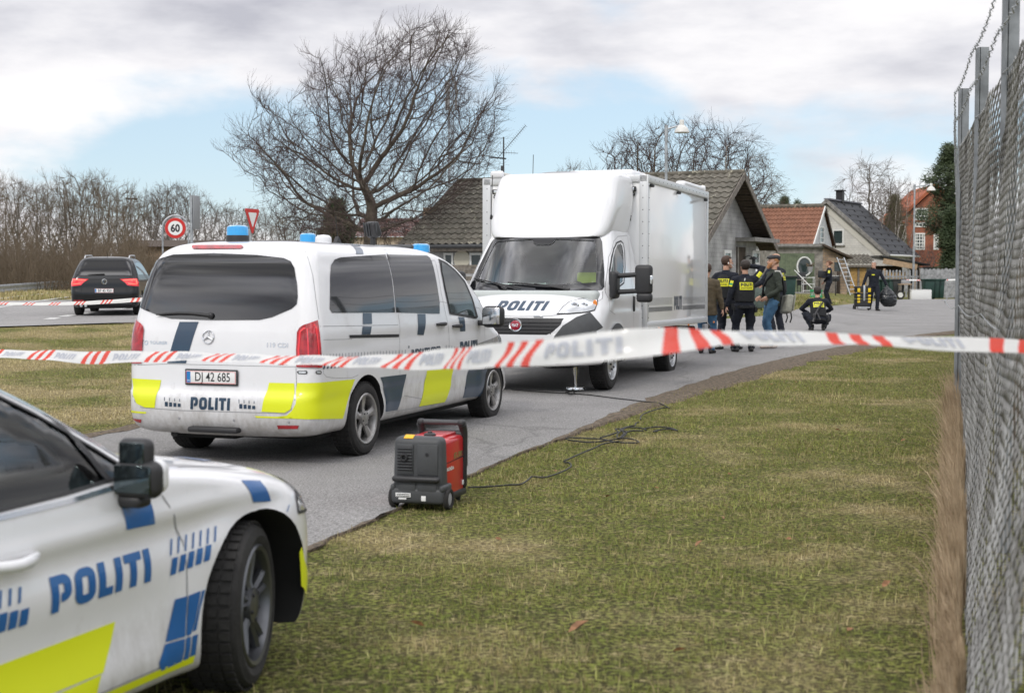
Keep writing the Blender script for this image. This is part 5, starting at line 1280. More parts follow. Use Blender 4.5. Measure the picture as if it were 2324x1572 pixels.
def place_tree(kind,var,x,y,h,rz,label,group,wide=1.0,mats=('bark_grey','twig_grey'),name='bare_tree'):
    key=(kind,var,mats)
    if key not in PROTO:
        base=PROTO.get((kind,var))or proto(kind,100+7*var+len(kind));PROTO[(kind,var)]=base
        a,b_=base[0].copy(),base[1].copy();a.materials.append(M[mats[0]]);b_.materials.append(M[mats[1]]);PROTO[key]=(a,b_)
    t=empty(name,(x,y,G(x,y)),rz,label,'tree',group);t.scale=(h/10*wide,h/10*wide,h/10)
    for nm,m in zip(('trunk','crown'),PROTO[key]):o=bpy.data.objects.new(nm,m);C.objects.link(o);o.parent=t
    return t
def top_h(py,Y,x=0):return(HOR-py)/FPX*Y+CAMZ-G(x,Y)
# the belt of trees left of the main road
sr=random.Random(5)
belt=[(-60,405,105,'multi'),(-22,420,92,'oval'),(12,415,110,'multi'),(48,432,98,'multi'),(85,420,112,'oval'),(118,440,95,'multi'),(150,412,108,'oval'),(182,405,100,'multi'),(212,408,96,'oval'),
        (245,425,104,'multi'),(275,440,92,'multi'),(310,468,120,'multi'),(345,445,125,'round'),(385,420,118,'oval'),(415,430,128,'round'),(480,468,135,'multi'),(520,485,140,'round'),(560,480,130,'multi'),(605,490,135,'round'),(650,500,140,'multi')]
for i,(px,py,Y,kind)in enumerate(belt):
    x=PX(px,Y);place_tree(kind,i%3,x,Y,top_h(py-6,Y,x),sr.uniform(0,6.28),'tall brown bare tree in the thicket beyond the crash barrier' if px<330 else 'distant bare tree low on the skyline behind the round 60 sign','bare trees in the belt beyond the main road',{'multi':1.0,'oval':1.0,'round':.85}[kind],('bark_grey','twig_brown')if px<330 else('bark_grey','twig_grey'))
# brushwood filling the foot of the belt
bw=MB()
for i in range(5600):
    px=sr.uniform(-160,700);Y=sr.uniform(74,112)if px<330 else sr.uniform(95,130);x=PX(px,Y);z=G(x,Y);h=sr.uniform(.6,3.5)*(.7+.6*abs(noise.noise(Vector((px*.012,Y*.1,0))))*2)*(1 if px<330 else .62);a=sr.uniform(0,6.28);l=sr.uniform(.1,1.1)
    p=[Vector((x,Y,z)),Vector((x+l*.4*math.cos(a),Y+l*.4*math.sin(a),z+h*.5)),Vector((x+l*1.2*math.cos(a),Y+l*math.sin(a),z+h))]
    bw.tube(p,[.020,.013,.005],3,cap=False)
    for _ in range(4):
        q=p[1].lerp(p[2],sr.random());b_=sr.uniform(0,6.28);bw.tube([q,q+Vector((math.cos(b_)*.35,math.sin(b_)*.35,sr.uniform(.2,.8)))],[.012,.005],3,cap=False)
tag(bw.build('thicket','twig_brown',smooth=0,weld=False),'tangle of brown bare brushwood beyond the crash barrier','brushwood',kind='stuff')
# trees behind the grey house and further right
for px,py,Y,kind,var,wide,lab,mt in[
    (1440,300,84,'oval',1,1.25,'bare tree left of the lamp over the truck, thin with upright branches',('bark','twig')),(1530,282,88,'round',2,1.0,'bare tree behind the lamp over the truck, thick forked trunk',('bark','twig')),
    (1642,292,86,'birch',0,1.15,'pale birch with drooping twigs above the mossy grey roof',('birch','twig')),(1700,350,92,'birch',1,1.0,'smaller birch leaning out past the gable of the grey house',('birch','twig_grey')),
    (1300,372,120,'oval',0,.8,'small distant bare tree just above the truck roof',('bark','twig_grey')),(1285,385,122,'oval',2,.8,'low distant bare tree left of the truck roof vent',('bark','twig_grey')),
    (1968,368,112,'birch',2,1.1,'tall bare tree behind the house with the black chimney',('bark_grey','twig_grey')),(2000,430,100,'oval',1,.9,'thin bare tree with ivy left of the red brick house',('birch','twig_grey')),(2035,415,104,'multi',1,.7,'pale shrubby bare tree in front of the red brick house',('birch','twig_grey')),
    (2075,562,98,'multi',2,1.6,'low brown bare shrub under the brick house windows',('bark_grey','twig')),(2120,572,98,'multi',0,1.8,'low brown bare shrub right of the tall street lamp',('bark_grey','twig')),
    (700,470,62,'multi',1,1.4,'low tangled bare shrub left of the big tree',('bark','twig_brown')),(760,500,64,'multi',2,1.5,'low tangled bare shrub at the foot of the big tree',('bark','twig')),(930,500,63,'multi',0,1.5,'low tangled bare shrub between the big tree and the grey roof',('bark','twig'))]:
    x=PX(px,Y);place_tree(kind,var,x,Y,top_h(py,Y,x),px*.37,lab,None,wide,mt,'bare_shrub' if 'shrub' in lab and 'shrubby' not in lab else 'bare_tree')
# ---- conifers: needle clumps on limbs
M['pine']=mat('pine_needles',(.030,.052,.018),.7,noise_amt=.5,noise_scale=1.5,col2=(.055,.075,.028));M['spruce']=mat('conifer_needles',(.06,.066,.022),.7,noise_amt=.5,noise_scale=1.2,col2=(.10,.095,.035))
def conifer(px,py_top,Y,w_,label,m,shape,seed,zbase=0,n=900,py_base=None):
    sr=random.Random(seed);x=PX(px,Y);h=top_h(py_top,Y,x);t=empty('conifer',(x,Y,G(x,Y)),0,label,'tree')
    tk=MB();tk.tube([(0,0,0),(.1,0,h*.4),(0,.1,h*.8),(.05,0,h*.97)],[.22*w_/3,.17*w_/3,.08,.02],9);cr=MB()
    for i in range(n):
        f=sr.random();z=h*(zbase+(1-zbase)*f)
        rad=w_*((1-f)**.8 if shape=='cone' else(.72+.28*math.sin(f*13+sr.uniform(-.9,.9)))*(1-f)**.45*(1-.25*(f<.12)))
        a=sr.uniform(0,6.28);rr=rad*sr.random()**.45;c=Vector((math.cos(a)*rr,math.sin(a)*rr,z+sr.uniform(-.1,.1)+(.12*rr if shape != 'cone' else-.15*rr)))
        if i%6==0:tk.tube([(0,0,z-.2*rr),tuple(c)],[.035,.01],4,cap=False)
        for _ in range(16):
            d=Vector((sr.gauss(0,1),sr.gauss(0,1),sr.gauss(.25,.7))).normalized();s=sr.uniform(.16,.34);p=c+Vector((sr.gauss(0,.14),sr.gauss(0,.14),sr.gauss(0,.09)));q=d.orthogonal().normalized()*sr.uniform(.02,.04)
            cr.add([p-q,p+q,p+d*s],[(0,1,2)])
    tk.build('trunk','bark',t,smooth=180);cr.build('crown',m,t,smooth=0,weld=False);return t
conifer(2148,335,88,2.3,'dark green pine partly hidden by the chain-link fence, beside the brick house','pine','pine',1,.40,850)
conifer(2156,478,86,1.0,'low dark pine under the taller pine by the fence','pine','pine',2,.1,900)
conifer(2027,448,108,1.5,'cone-shaped yellow-green conifer left of the brick house','spruce','cone',3,.1,900)
conifer(1778,450,130,1.7,'dark conifer tip above the brown tiled roof','pine','pine',4,.3,600);conifer(1752,470,132,1.4,'second lower conifer tip left of the first above the brown roof','pine','pine',6,.3,400);conifer(1808,458,134,1.0,'small conifer tip near the left eave of the black-roofed house','pine','pine',7,.3,300)
conifer(765,460,66,1.3,'dark ivy-green evergreen left of the big tree trunk','pine','pine',5,.15,800)
# ------------------------------------------------------------------ houses and sheds
def brickmat(name,c1_,c2_,mortar,scale,bw=.5,rough=.9,mort=.015,noise_=.25):
    m=bpy.data.materials.new(name);m.use_nodes=True;t=m.node_tree;b=t.nodes['Principled BSDF'];co=N('ShaderNodeTexCoord',t);sp=N('ShaderNodeSeparateXYZ',t);L(co.outputs['Object'],sp.inputs[0],t)
    ad=N('ShaderNodeMath',t,operation='ADD');L(sp.outputs[0],ad.inputs[0],t);L(sp.outputs[1],ad.inputs[1],t);cb=N('ShaderNodeCombineXYZ',t);L(ad.outputs[0],cb.inputs[0],t);L(sp.outputs[2],cb.inputs[1],t)
    br=N('ShaderNodeTexBrick',t);br.inputs['Scale'].default_value=scale;br.inputs['Mortar Size'].default_value=mort;br.inputs['Color1'].default_value=(*c1_,1);br.inputs['Color2'].default_value=(*c2_,1);br.inputs['Mortar'].default_value=(*mortar,1);br.inputs['Brick Width'].default_value=bw;br.inputs['Row Height'].default_value=.16
    L(cb.outputs[0],br.inputs['Vector'],t);n=N('ShaderNodeTexNoise',t);n.inputs['Scale'].default_value=1.3;n.inputs['Detail'].default_value=7;L(co.outputs['Object'],n.inputs['Vector'],t)
    r=N('ShaderNodeValToRGB',t);ramp(r,[(.3,1-noise_),(.7,1+noise_*.4)]);L(n.outputs['Fac'],r.inputs[0],t);mu=N('ShaderNodeMixRGB',t,blend_type='MULTIPLY');mu.inputs[0].default_value=1;L(br.outputs['Color'],mu.inputs[1],t);L(r.outputs[0],mu.inputs[2],t)
    L(mu.outputs[0],b.inputs['Base Color'],t);b.inputs['Roughness'].default_value=rough;bp=N('ShaderNodeBump',t);bp.inputs['Strength'].default_value=.4;bp.inputs['Distance'].default_value=.02;L(br.outputs['Fac'],bp.inputs['Height'],t);bp.invert=True;L(bp.outputs[0],b.inputs['Normal'],t);return m
M['greybrick']=brickmat('painted_grey_brick',(.42,.415,.41),(.385,.38,.375),(.33,.325,.32),1.0,.25,mort=.012,noise_=.4)
M['redbrick']=brickmat('red_brick',(.36,.11,.055),(.27,.08,.045),(.24,.15,.11),1.0,.25)
M['oldbrick']=brickmat('old_yellow_brick',(.44,.32,.22),(.33,.23,.15),(.26,.22,.18),1.0,.25,noise_=.5)
M['whitebrick']=brickmat('pale_brick',(.64,.62,.58),(.60,.585,.545),(.54,.53,.50),1.0,.25,mort=.012,noise_=.18)
def rooftile(name,a,b_,c_,spot):
    m=mat(name,a,.9,noise_amt=.5,noise_scale=3,col2=b_,bump=.4,bump_scale=30);t=m.node_tree;bs=t.nodes['Principled BSDF'];src=bs.inputs['Base Color'].links[0].from_socket
    co=N('ShaderNodeTexCoord',t);n=N('ShaderNodeTexNoise',t);n.inputs['Scale'].default_value=5;n.inputs['Detail'].default_value=8;n.inputs['Roughness'].default_value=.7;L(co.outputs['Object'],n.inputs['Vector'],t)
    r=N('ShaderNodeValToRGB',t);ramp(r,[(spot,0.0),(spot+.05,1.0)]);L(n.outputs['Fac'],r.inputs[0],t);mx_=N('ShaderNodeMixRGB',t);L(r.outputs[0],mx_.inputs[0],t);L(src,mx_.inputs[1],t);mx_.inputs[2].default_value=(*c_,1);L(mx_.outputs[0],bs.inputs['Base Color'],t);return m
M['mossroof']=rooftile('mossy_grey_roof',(.155,.14,.115),(.075,.07,.055),(.38,.36,.28),.59)
M['brownroof']=rooftile('brown_tiles',(.25,.115,.07),(.175,.08,.05),(.26,.16,.10),.66)
M['slate']=mat('black_roofing',(.028,.03,.036),.7,noise_amt=.3,noise_scale=4)
M['redroof']=rooftile('red_tiles',(.42,.12,.055),(.30,.085,.04),(.25,.14,.09),.62)
M['oldwood']=mat('weathered_wood',(.20,.175,.15),.9,noise_amt=.5,noise_scale=9,bump=.3,bump_scale=30);M['darkwood']=mat('dark_wood',(.075,.055,.042),.9,noise_amt=.4,noise_scale=9)
M['greenwood']=mat('green_boards',(.165,.20,.125),.85,noise_amt=.5,noise_scale=5,col2=(.10,.125,.08));M['plaster']=mat('stained_plaster',(.30,.28,.25),.95,noise_amt=.6,noise_scale=3,detail=8)
M['winwhite']=mat('white_woodwork',(.68,.68,.66),.5);M['yellowwood']=mat('yellow_boards',(.42,.26,.09),.8,noise_amt=.3,noise_scale=6);M['freshwood']=mat('fresh_timber',(.48,.34,.22),.75,noise_amt=.25,noise_scale=7)
M['tarp']=mat('black_tarpaulin',(.02,.02,.022),.45);M['concrete']=mat('concrete',(.26,.25,.235),.9,noise_amt=.4,noise_scale=5,bump=.3);M['winglass']=mat('window_glass',(.03,.045,.045),.05,spec=.8);M['frosted']=mat('frosted_glass',(.12,.17,.165),.15)
M['fencegrey']=mat('grey_fence_wood',(.32,.325,.335),.9,noise_amt=.45,noise_scale=6)
def tiled(T,x0,x1,p0,p1,course,wave,amp=.022,step=.032):
    # wavy tiles on the slope from p0 (eave: y, z) to p1 (ridge: y, z), running x0..x1
    mb=MB();sl=Vector((p1[0]-p0[0],p1[1]-p0[1]));Ls=sl.length;d=sl.normalized();n=Vector((-d.y,d.x))if d.x>0 else Vector((d.y,-d.x))
    nx_=max(4,int((x1-x0)/wave*6));ncs=max(1,round(Ls/course));rows=[]
    for c in range(ncs):
        for f,h in((0,step),(.5,step*.55),(.995,.004)):
            rows.append(((c+f)*Ls/ncs,h))
    for s,h in rows:
        for i in range(nx_+1):
            x=x0+(x1-x0)*i/nx_;w_=amp*math.cos(2*math.pi*(x-x0)/wave);sag=.012*math.sin(2*math.pi*(x-x0)/wave)
            ss=s-sag*(1 if h>.01 else .0);q=Vector(p0)+d*ss+n*(h+w_+amp+.02);mb.v.append(T @ Vector((x,q.x,q.y)))
    W_=nx_+1
    for r_ in range(len(rows)-1):
        for i in range(nx_):mb.f.append((r_*W_+i,r_*W_+i+1,(r_+1)*W_+i+1,(r_+1)*W_+i));mb.mi.append(0)
    return mb
I4=Matrix.Identity(4)
def window(parent,face,a0,a1,z0,z1,at,m='winglass',bars=(1,1),fw=.07,sill=True,dp=.06,flip=1):
    # face 'x' or 'y': plane of the wall; at: its coordinate; flip = outward direction
    def pt(a,z,o):return(at+flip*o,a,z)if face=='x' else(a,at+flip*o,z)
    def dim(da,dz,do):return(do,da,dz)if face=='x' else(da,do,dz)
    f=MB()
    for(a,z,da,dz)in(((a0+a1)/2,z1-fw/2,a1-a0,fw),((a0+a1)/2,z0+fw/2,a1-a0,fw),(a0+fw/2,(z0+z1)/2,fw,z1-z0-2*fw),(a1-fw/2,(z0+z1)/2,fw,z1-z0-2*fw)):f.box(pt(a,z,dp/2),dim(da,dz,dp))
    for i in range(1,bars[0]):f.box(pt(a0+(a1-a0)*i/bars[0],(z0+z1)/2,dp*.4),dim(fw*.5,z1-z0-2*fw-.004,dp*.7))
    for i in range(1,bars[1]):f.box(pt((a0+a1)/2,z0+(z1-z0)*i/bars[1],dp*.38),dim(a1-a0-2*fw-.004,fw*.5,dp*.64))
    fr=f.build('window','winwhite',parent,smooth=0)
    g=MB();g.box(pt((a0+a1)/2,(z0+z1)/2,.012),dim(a1-a0-fw,z1-z0-fw,.012));g.build('pane',m,fr,smooth=0)
    if sill:g=MB();g.box(pt((a0+a1)/2,z0-.04,.05),dim(a1-a0+.14,.06,.14));g.build('sill','concrete',fr,smooth=0)
    return fr
def loc_uv(T,px,py,face,at):
    Ti=T.inverted();o=Ti @ Vector((0,0,CAMZ));d=Ti.to_3x3()@ ray(px,py);k=(at-(o.x if face=='x' else o.y))/(d.x if face=='x' else d.y);p=o+d*k
    return(p.y if face=='x' else p.x),p.z
# ---- grey house
a=R(25);gzh=.62;gh=empty('grey_house',(6.75,50.0,gzh),-a,'low grey brick house with mossy grey tiled roof, behind the box truck','house')
T=Matrix.LocRotScale(gh.location,gh.rotation_euler,None);ze,za,W_,Lh=2.81-gzh,5.56-gzh,10.0,12.3
q=MB();wx=-.75;pr=[(.5,-.3),(9.5,-.3),(9.5,ze+.16),(5,za-.12),(.5,ze+.16)]
q.prism(pr,-Lh+.5,wx,Matrix(((0,0,1,0),(1,0,0,0),(0,1,0,0),(0,0,0,1))));q.build('wall','greybrick',gh,smooth=0)
q=tiled(I4,-Lh,0,(0,ze),(5,za),.43,.30,.028,.045);q2=tiled(I4,-Lh,0,(10,ze),(5,za),.43,.30,.028,.045);o=q.build('roof','mossroof',gh,smooth=35,weld=False);q2.build('roof_back','mossroof',o,smooth=35,weld=False)
q=MB();q.tube([(-Lh,5,za+.06),(.02,5,za+.06)],.11,10);q.build('ridge','mossroof',o)
for s,y0 in((1,0),(-1,10)):
    ang=math.atan2(za-ze,5);l=math.hypot(5,za-ze)
    q=MB();q.box((.02,y0+s*2.5,(ze+za)/2-.07),(.05,l+.1,.24),rx=s*ang);q.build('bargeboard','oldwood',gh,smooth=0)
    q=MB();q.box((-Lh-.02,y0+s*2.5,(ze+za)/2-.05),(.05,l+.1,.2),rx=s*ang);q.build('bargeboard','oldwood',gh,smooth=0)
    q=MB()
    n_=26
    for i in range(n_):
        t_=(i+.5)/n_;q.box((-.37,y0+s*5*t_,ze+(za-ze)*t_-.10-.012*(i%2)),(.70,5/n_*.9,.03),rx=s*ang)
    q.build('soffit','darkwood',gh,smooth=0)
q=MB();q.tube([(-Lh-.1,-.06,ze-.02),(-.05,-.06,ze-.02)],.075,8);q.build('gutter','greypl',gh);q=MB();q.box((-Lh/2,.25,ze-.10),(Lh-.3,.5,.05));q.box((-Lh/2,.02,ze-.12),(Lh-.2,.03,.16));q.build('eave_board','oldwood',gh,smooth=0)
# gable openings
def gbox(p0,p1):
    a0,z1=loc_uv(T,*p0,'x',wx);a1,z0=loc_uv(T,*p1,'x',wx);return a0,a1,z0,z1
for p0,p1 in(((1641,567),(1657,604)),((1705,568),(1721,602))):
    a0,a1,z0,z1=gbox(p0,p1);window(gh,'x',a0,a1,max(.7,z0),z1,wx+.002,'frosted',(1,1),.12)
a0,a1,z0,z1=gbox((1671,560),(1689,640));q=MB();q.box((wx+.02,(a0+a1)/2,(z1+.25)/2),(.04,a1-a0,z1-.25));d=q.build('door','darkwood',gh,smooth=0);q=MB();q.box((wx+.05,a0+.08,(z1+.25)/2),(.05,.10,z1-.25));q.box((wx+.05,a1-.05,(z1+.25)/2),(.05,.08,z1-.25));q.build('door_frame','plaster',d,smooth=0)
a0,a1,z0,z1=gbox((1669,541),(1727,550));q=MB();q.box((wx+.40,(a0+a1)/2,(z0+z1)/2),(.8,a1-a0,.16));q.build('canopy','concrete',gh,smooth=0)
a0,z1=loc_uv(T,1692,586,'x',wx);q=MB();q.tube([(wx,a0-.5,z1),(wx+.25,a0-.4,z1+.1),(wx+.4,a0-.3,z1+.02)],.02,6);q.lathe([(.001,.12),(.16,.06),(.20,.0),(.05,.0)],12,T=Matrix.Translation((wx+.42,a0-.28,z1-.05)));q.cyl((wx+.42,a0-.28,z1-.25),(wx+.42,a0-.28,z1),.07);q.build('wall_lamp','greypl',gh)
# front wall windows seen between the minivan and the truck
for p0,p1 in(((1008,574),(1030,606)),((1034,574),(1063,606)),((1067,574),(1096,606))):
    a0,z1=loc_uv(T,*p0,'y',.5);a1,z0=loc_uv(T,*p1,'y',.5);window(gh,'y',a0,a1,z0,z1,.498,'winglass',(1,1),.08,False,flip=-1)
q=MB();a0,z0=loc_uv(T,935,560,'y',.5);a1,z1=loc_uv(T,1100,571,'y',.5);q.box((-6,.49,(z0+z1)/2+.15),(11,.03,.5));q.build('fascia','oldwood',gh,smooth=0)
# round drum seen inside the window
q=MB();a0,z1=loc_uv(T,1048,588,'y',.45);q.lathe([(.001,-.03),(.34,-.03),(.36,0),(.34,.03),(.001,.03)],24,axis='Y',T=Matrix.Translation((a0,.465,z1)));q.build('window_drum',mat('cream_drum',(.50,.47,.38),.6),gh)
# aerial mast on the roof
am=empty('tv_aerial',tuple(P(1143,402,55.0)),0,'television aerial on a thin mast above the left end of the mossy roof','aerial')
q=MB();fdm=FPX/55;hh=(402-312)/fdm;q.cyl((0,0,-.35),(0,0,hh),.028,n=8);am_pole=q.build('mast','greypl',am)
q=MB();A0,A1=Vector((-.25,-.1,hh*.45)),Vector((.85,.2,hh*1.30));q.tube([A0,A1],.014,5)
for i in range(20):
    c=A0.lerp(A1,i/19);l=.16*(1-i/40);q.tube([c-Vector((.55,-.3,-.6)).normalized()*l,c+Vector((.55,-.3,-.6)).normalized()*l],.006,4)
q.build('aerial_array','greypl',am)
q=MB();q.tube([(-.5,0,hh*.50),(.1,.05,hh*.46)],.03,6);q.tube([(-.35,-.1,hh*.62),(.55,.1,hh*.60)],.010,5)
for i in range(8):c=Vector((-.3+.1*i,0,hh*.61));q.tube([c-Vector((0,.3,.1)),c+Vector((0,.3,.1))],.006,4)
q.box((-.06,0,hh*.22),(.10,.08,.20));q.build('dipole','greypl',am)
# ---- outbuilding with brown tiles, green doors, brick shed
ob=empty('outbuilding',(16.93,80.0,.72),-a,'grey outbuilding with brown tiled roof, white gable and weathered green double doors','shed');T2=Matrix.LocRotScale(ob.location,ob.rotation_euler,None)
ze2,za2=3.36-.72,5.62-.72
q=MB();q.prism([(.15,1.5),(5.35,1.5),(5.35,ze2),(2.75,za2-.08),(.15,ze2)],-6,-.12,Matrix(((0,0,1,0),(1,0,0,0),(0,1,0,0),(0,0,0,1))));q.build('gable_wall',mat('white_boards',(.55,.56,.57),.8,noise_amt=.2,noise_scale=5),ob,smooth=0)
o=tiled(I4,-6,0,(-.1,ze2),(2.75,za2),.42,.22,.03,.04).build('roof','brownroof',ob,smooth=35,weld=False);tiled(I4,-6,0,(5.6,ze2),(2.75,za2),.42,.22,.03,.04).build('roof_back','brownroof',o,smooth=35,weld=False)
q=MB();q.tube([(-6,2.75,za2+.08),(-.05,2.75,za2+.08)],.14,8);q.build('ridge','mossroof',o)
for s,y0 in((1,-.1),(-1,5.6)):
    dy=2.85;ang=math.atan2(za2-ze2,dy);q=MB();q.box((.02,y0+s*dy/2,(ze2+za2)/2+.0),(.05,math.hypot(dy,za2-ze2),.17),rx=s*ang);q.build('bargeboard','winwhite' if s>0 else 'darkwood',ob,smooth=0)
a0,z1=loc_uv(T2,1859,513,'x',-.12);a1,z0=loc_uv(T2,1868,553,'x',-.12);window(ob,'x',a0,a1,z0,z1,-.118,'winglass',(1,3),.09,False)
# front block is square to the road
Ti2=T2.inverted();FB=Ti2 @ Matrix.Identity(4)
def fb(mb,c,d):mb.box(c,d,T=FB);return mb
Yf=79.6;zt=.45
X=lambda px,Y=Yf:PX(px,Y)
Z=lambda py,Y=Yf:CAMZ+(HOR-py)/FPX*Y
q=MB();fb(q,((X(1735)+X(1866))/2,Yf+1.2,(zt+Z(559))/2),(X(1866)-X(1735),2.4,Z(559)-zt));q.build('front_wall','plaster',ob,smooth=0)
q=MB();fb(q,((X(1735)+X(1868))/2,Yf+1.1,Z(557)),(X(1868)-X(1735)+.1,2.7,.16));fb(q,((X(1735)+X(1868))/2,Yf-.06,Z(562)),(X(1868)-X(1735),.14,.08));q.build('cornice','concrete',ob,smooth=0)
for k_ in range(2):
    q=MB();xa=X(1755)+k_*(X(1847)-X(1755))/2;n_=9;bwid=(X(1847)-X(1755))/2/n_
    for i in range(n_):fb(q,(xa+bwid*(i+.5),Yf-.03-.006*(i%2),(zt+.1+Z(575))/2),(bwid*.94,.05,Z(575)-zt-.1))
    dr=q.build('door','greenwood',ob,smooth=0)
q=MB();c=FB @ Vector((X(1824),Yf-.09,Z(605)));Tm=Matrix.Translation(c)@ Matrix.Rotation(a,4,'Z');ring=[Vector((math.cos(t_)*.40,0,math.sin(t_)*.52))for t_ in[2*math.pi*i/32 for i in range(32)]];q.tube([Tm @ p for p in ring],.05,8,closed=True)
om=q.build('oval_mirror','winwhite',ob);q=MB();q.add([Tm @(p*.95+Vector((0,.02,0)))for p in ring],[tuple(range(32))]);q.build('mirror_glass','winglass',om,smooth=0)
q=MB();fb(q,(X(1874),Yf-.6,(zt+Z(612))/2-.05),(.9,.06,Z(612)-zt-.1));fb(q,(X(1848),Yf-.6,(zt+Z(608))/2),(.14,.12,Z(608)-zt));q.build('board_screen','oldwood',ob,smooth=0)
bs=empty('brick_shed',(X(1866),Yf,zt),0,'small yellow brick shed with sloping roof edge, left of the ladder','shed')
w0=X(1921)-X(1866);q=MB();q.prism([(0,0),(w0,0),(w0,Z(588)-zt),(0,Z(560)-zt)],-2.2,0.02,Matrix(((1,0,0,0),(0,0,-1,0),(0,1,0,0),(0,0,0,1))));q.build('wall','oldbrick',bs,smooth=0)
q=MB();ra=math.atan2(Z(556)-Z(587),w0+.3);q.box((w0/2+.05,.8,(Z(556)+Z(587))/2-zt+.02),(math.hypot(w0+.3,Z(556)-Z(587)),2.6,.10),ry=ra);q.build('roof','darkwood',bs,smooth=0)
q=MB();q.box((X(1899)-X(1866),-.03,(Z(632)-zt)*.62+.1),(.32,.05,1.7));q.build('door','darkwood',bs,smooth=0);q=MB();q.box((X(1899)-X(1866),-.03,Z(605)-zt),(.34,.06,.5));q.build('window','winglass',bs,smooth=0)
# ---- house with white gable and black roof
b_=R(59);wz=.62;wh=empty('white_house',(PX(1873,95),95.0,wz),b_,'pale house with steep black roof and black chimney, right of the brown tiled outbuilding','house');T3=Matrix.LocRotScale(wh.location,wh.rotation_euler,None);za3,ze3,hw3,L3=6.68-wz,3.03-wz,4.2,7.3
q=MB();q.prism([(-hw3+.25,-.3),(hw3-.25,-.3),(hw3-.25,ze3+.15),(0,za3-.15),(-hw3+.25,ze3+.15)],.25,L3-.2,Matrix(((0,0,1,0),(1,0,0,0),(0,1,0,0),(0,0,0,1))));q.build('wall','whitebrick',wh,smooth=0)
for s in(-1,1):
    ang=math.atan2(za3-ze3,hw3);l=math.hypot(hw3,za3-ze3);q=MB();q.box((L3/2,s*hw3/2,(za3+ze3)/2),(L3,l+.1,.12),rx=-s*ang);ro=q.build('roof','slate',wh,smooth=0)
    q=MB()
    for i in range(9):
        t_=(i+.5)/9;q.box((L3/2,s*hw3*t_,za3+(ze3-za3)*t_+.085),(L3,.03,.014),rx=-s*ang)
        for j in range(4):q.box((1+1.7*j+.8*(i%2),s*hw3*(t_+.03),za3+(ze3-za3)*(t_+.03)+.10),(.10,.14,.06),rx=-s*ang)
    q.build('roof_seam','under',ro,smooth=0)
    q=MB();q.box((.0,s*hw3/2,(za3+ze3)/2-.04),(.06,l+.12,.22),rx=-s*ang);q.build('bargeboard','concrete',wh,smooth=0)
    q=MB();q.box((.23,s*(hw3/2-.30),(za3+ze3)/2-.36),(.05,l-.5,.34),rx=-s*ang);q.build('gable_band',mat('cream_plaster',(.58,.56,.50),.9),wh,smooth=0)
q=MB();q.box((L3/2,0,za3+.08),(L3,.36,.10));q.build('ridge',mat('lead_ridge',(.16,.16,.19),.6),wh,smooth=0)
c=T3.inverted()@ P(1903,452,97.5);q=MB();q.box((c.x,0,za3+.35),(.45,.45,.8));q.box((c.x,0,za3+.78),(.68,.60,.06));q.build('chimney','tarp',wh,smooth=0)
a0,z1=loc_uv(T3,1889,520,'x',.25);a1,z0=loc_uv(T3,1916,556,'x',.25);window(wh,'x',min(a0,a1),max(a0,a1),z0,z1,.248,'winglass',(1,1),.12,True,flip=-1)
q=MB();q.tube([(.1,-hw3-.05,ze3-.04),(L3,-hw3-.05,ze3-.04)],.07,8);q.build('gutter','winwhite',wh)
# ---- tiled lean-to with yellow doors, carport
ls=empty('garden_shed',(PX(1925,84),84,.55),0,'small shed with wavy tiled roof and yellow board doors, right of the ladder','shed')
wl=PX(1978,84)-PX(1925,84);z1=CAMZ+(HOR-603)/FPX*84-.55;z2=CAMZ+(HOR-583)/FPX*86-.55
q=MB();q.box((wl/2,1.2,z1/2),(wl-.1,2.2,z1));q.build('wall','plaster',ls,smooth=0);tiled(I4,-.1,wl+.25,(-.25,z1),(2.2,z2+.1),.4,.25,.035,.04).build('roof','mossroof',ls,smooth=35,weld=False)
for i in range(2):q=MB();q.box((wl*(.24+.36*i),.06,z1/2-.05),(wl*.33,.06,z1-.15));q.build('door','yellowwood',ls,smooth=0)
q=MB();q.box((wl*.42,.03,z1/2),(.12,.12,z1));q.box((wl/2,-.22,z1-.02),(wl+.2,.04,.12));q.build('frame','oldwood',ls,smooth=0)
cp=empty('carport',(PX(2003,88),88,.5),0,'low carport with raw timber fascia and black tarpaulin roof, behind the picket fence','shed');Yc=88;wc=PX(2080,Yc)-PX(2003,Yc)
zA=CAMZ+(HOR-592)/FPX*Yc-.5;zB=CAMZ+(HOR-606)/FPX*Yc-.5;ra=math.atan2(zA-zB,wc)
q=MB();q.box((wc/2,0,(zA+zB)/2),(math.hypot(wc,zA-zB),.06,.34),ry=ra);q.build('fascia','freshwood',cp,smooth=0);q=MB();q.box((wc/2+.3,1.8,(zA+zB)/2+.22),(wc+1.0,3.8,.08),ry=ra);q.box((wc+.55,.5,.9),(.9,3,1.6));q.build('roof','tarp',cp,smooth=0)
q=MB();q.box((wc/2,3.4,.9),(wc,.1,1.8));q.build('back_wall','darkwood',cp,smooth=0)
for x in(.1,wc-.1):q=MB();q.box((x,.1,.8),(.12,.12,1.6));q.build('post','freshwood',cp,smooth=0)
q=MB();q.box((wc*.45,.5,zB-.35),(wc*.6,.06,.08));q.box((wc*.45,.5,zB-.75),(wc*.6,.06,.7));q.build('tool_rack','yellowwood',cp,smooth=0)
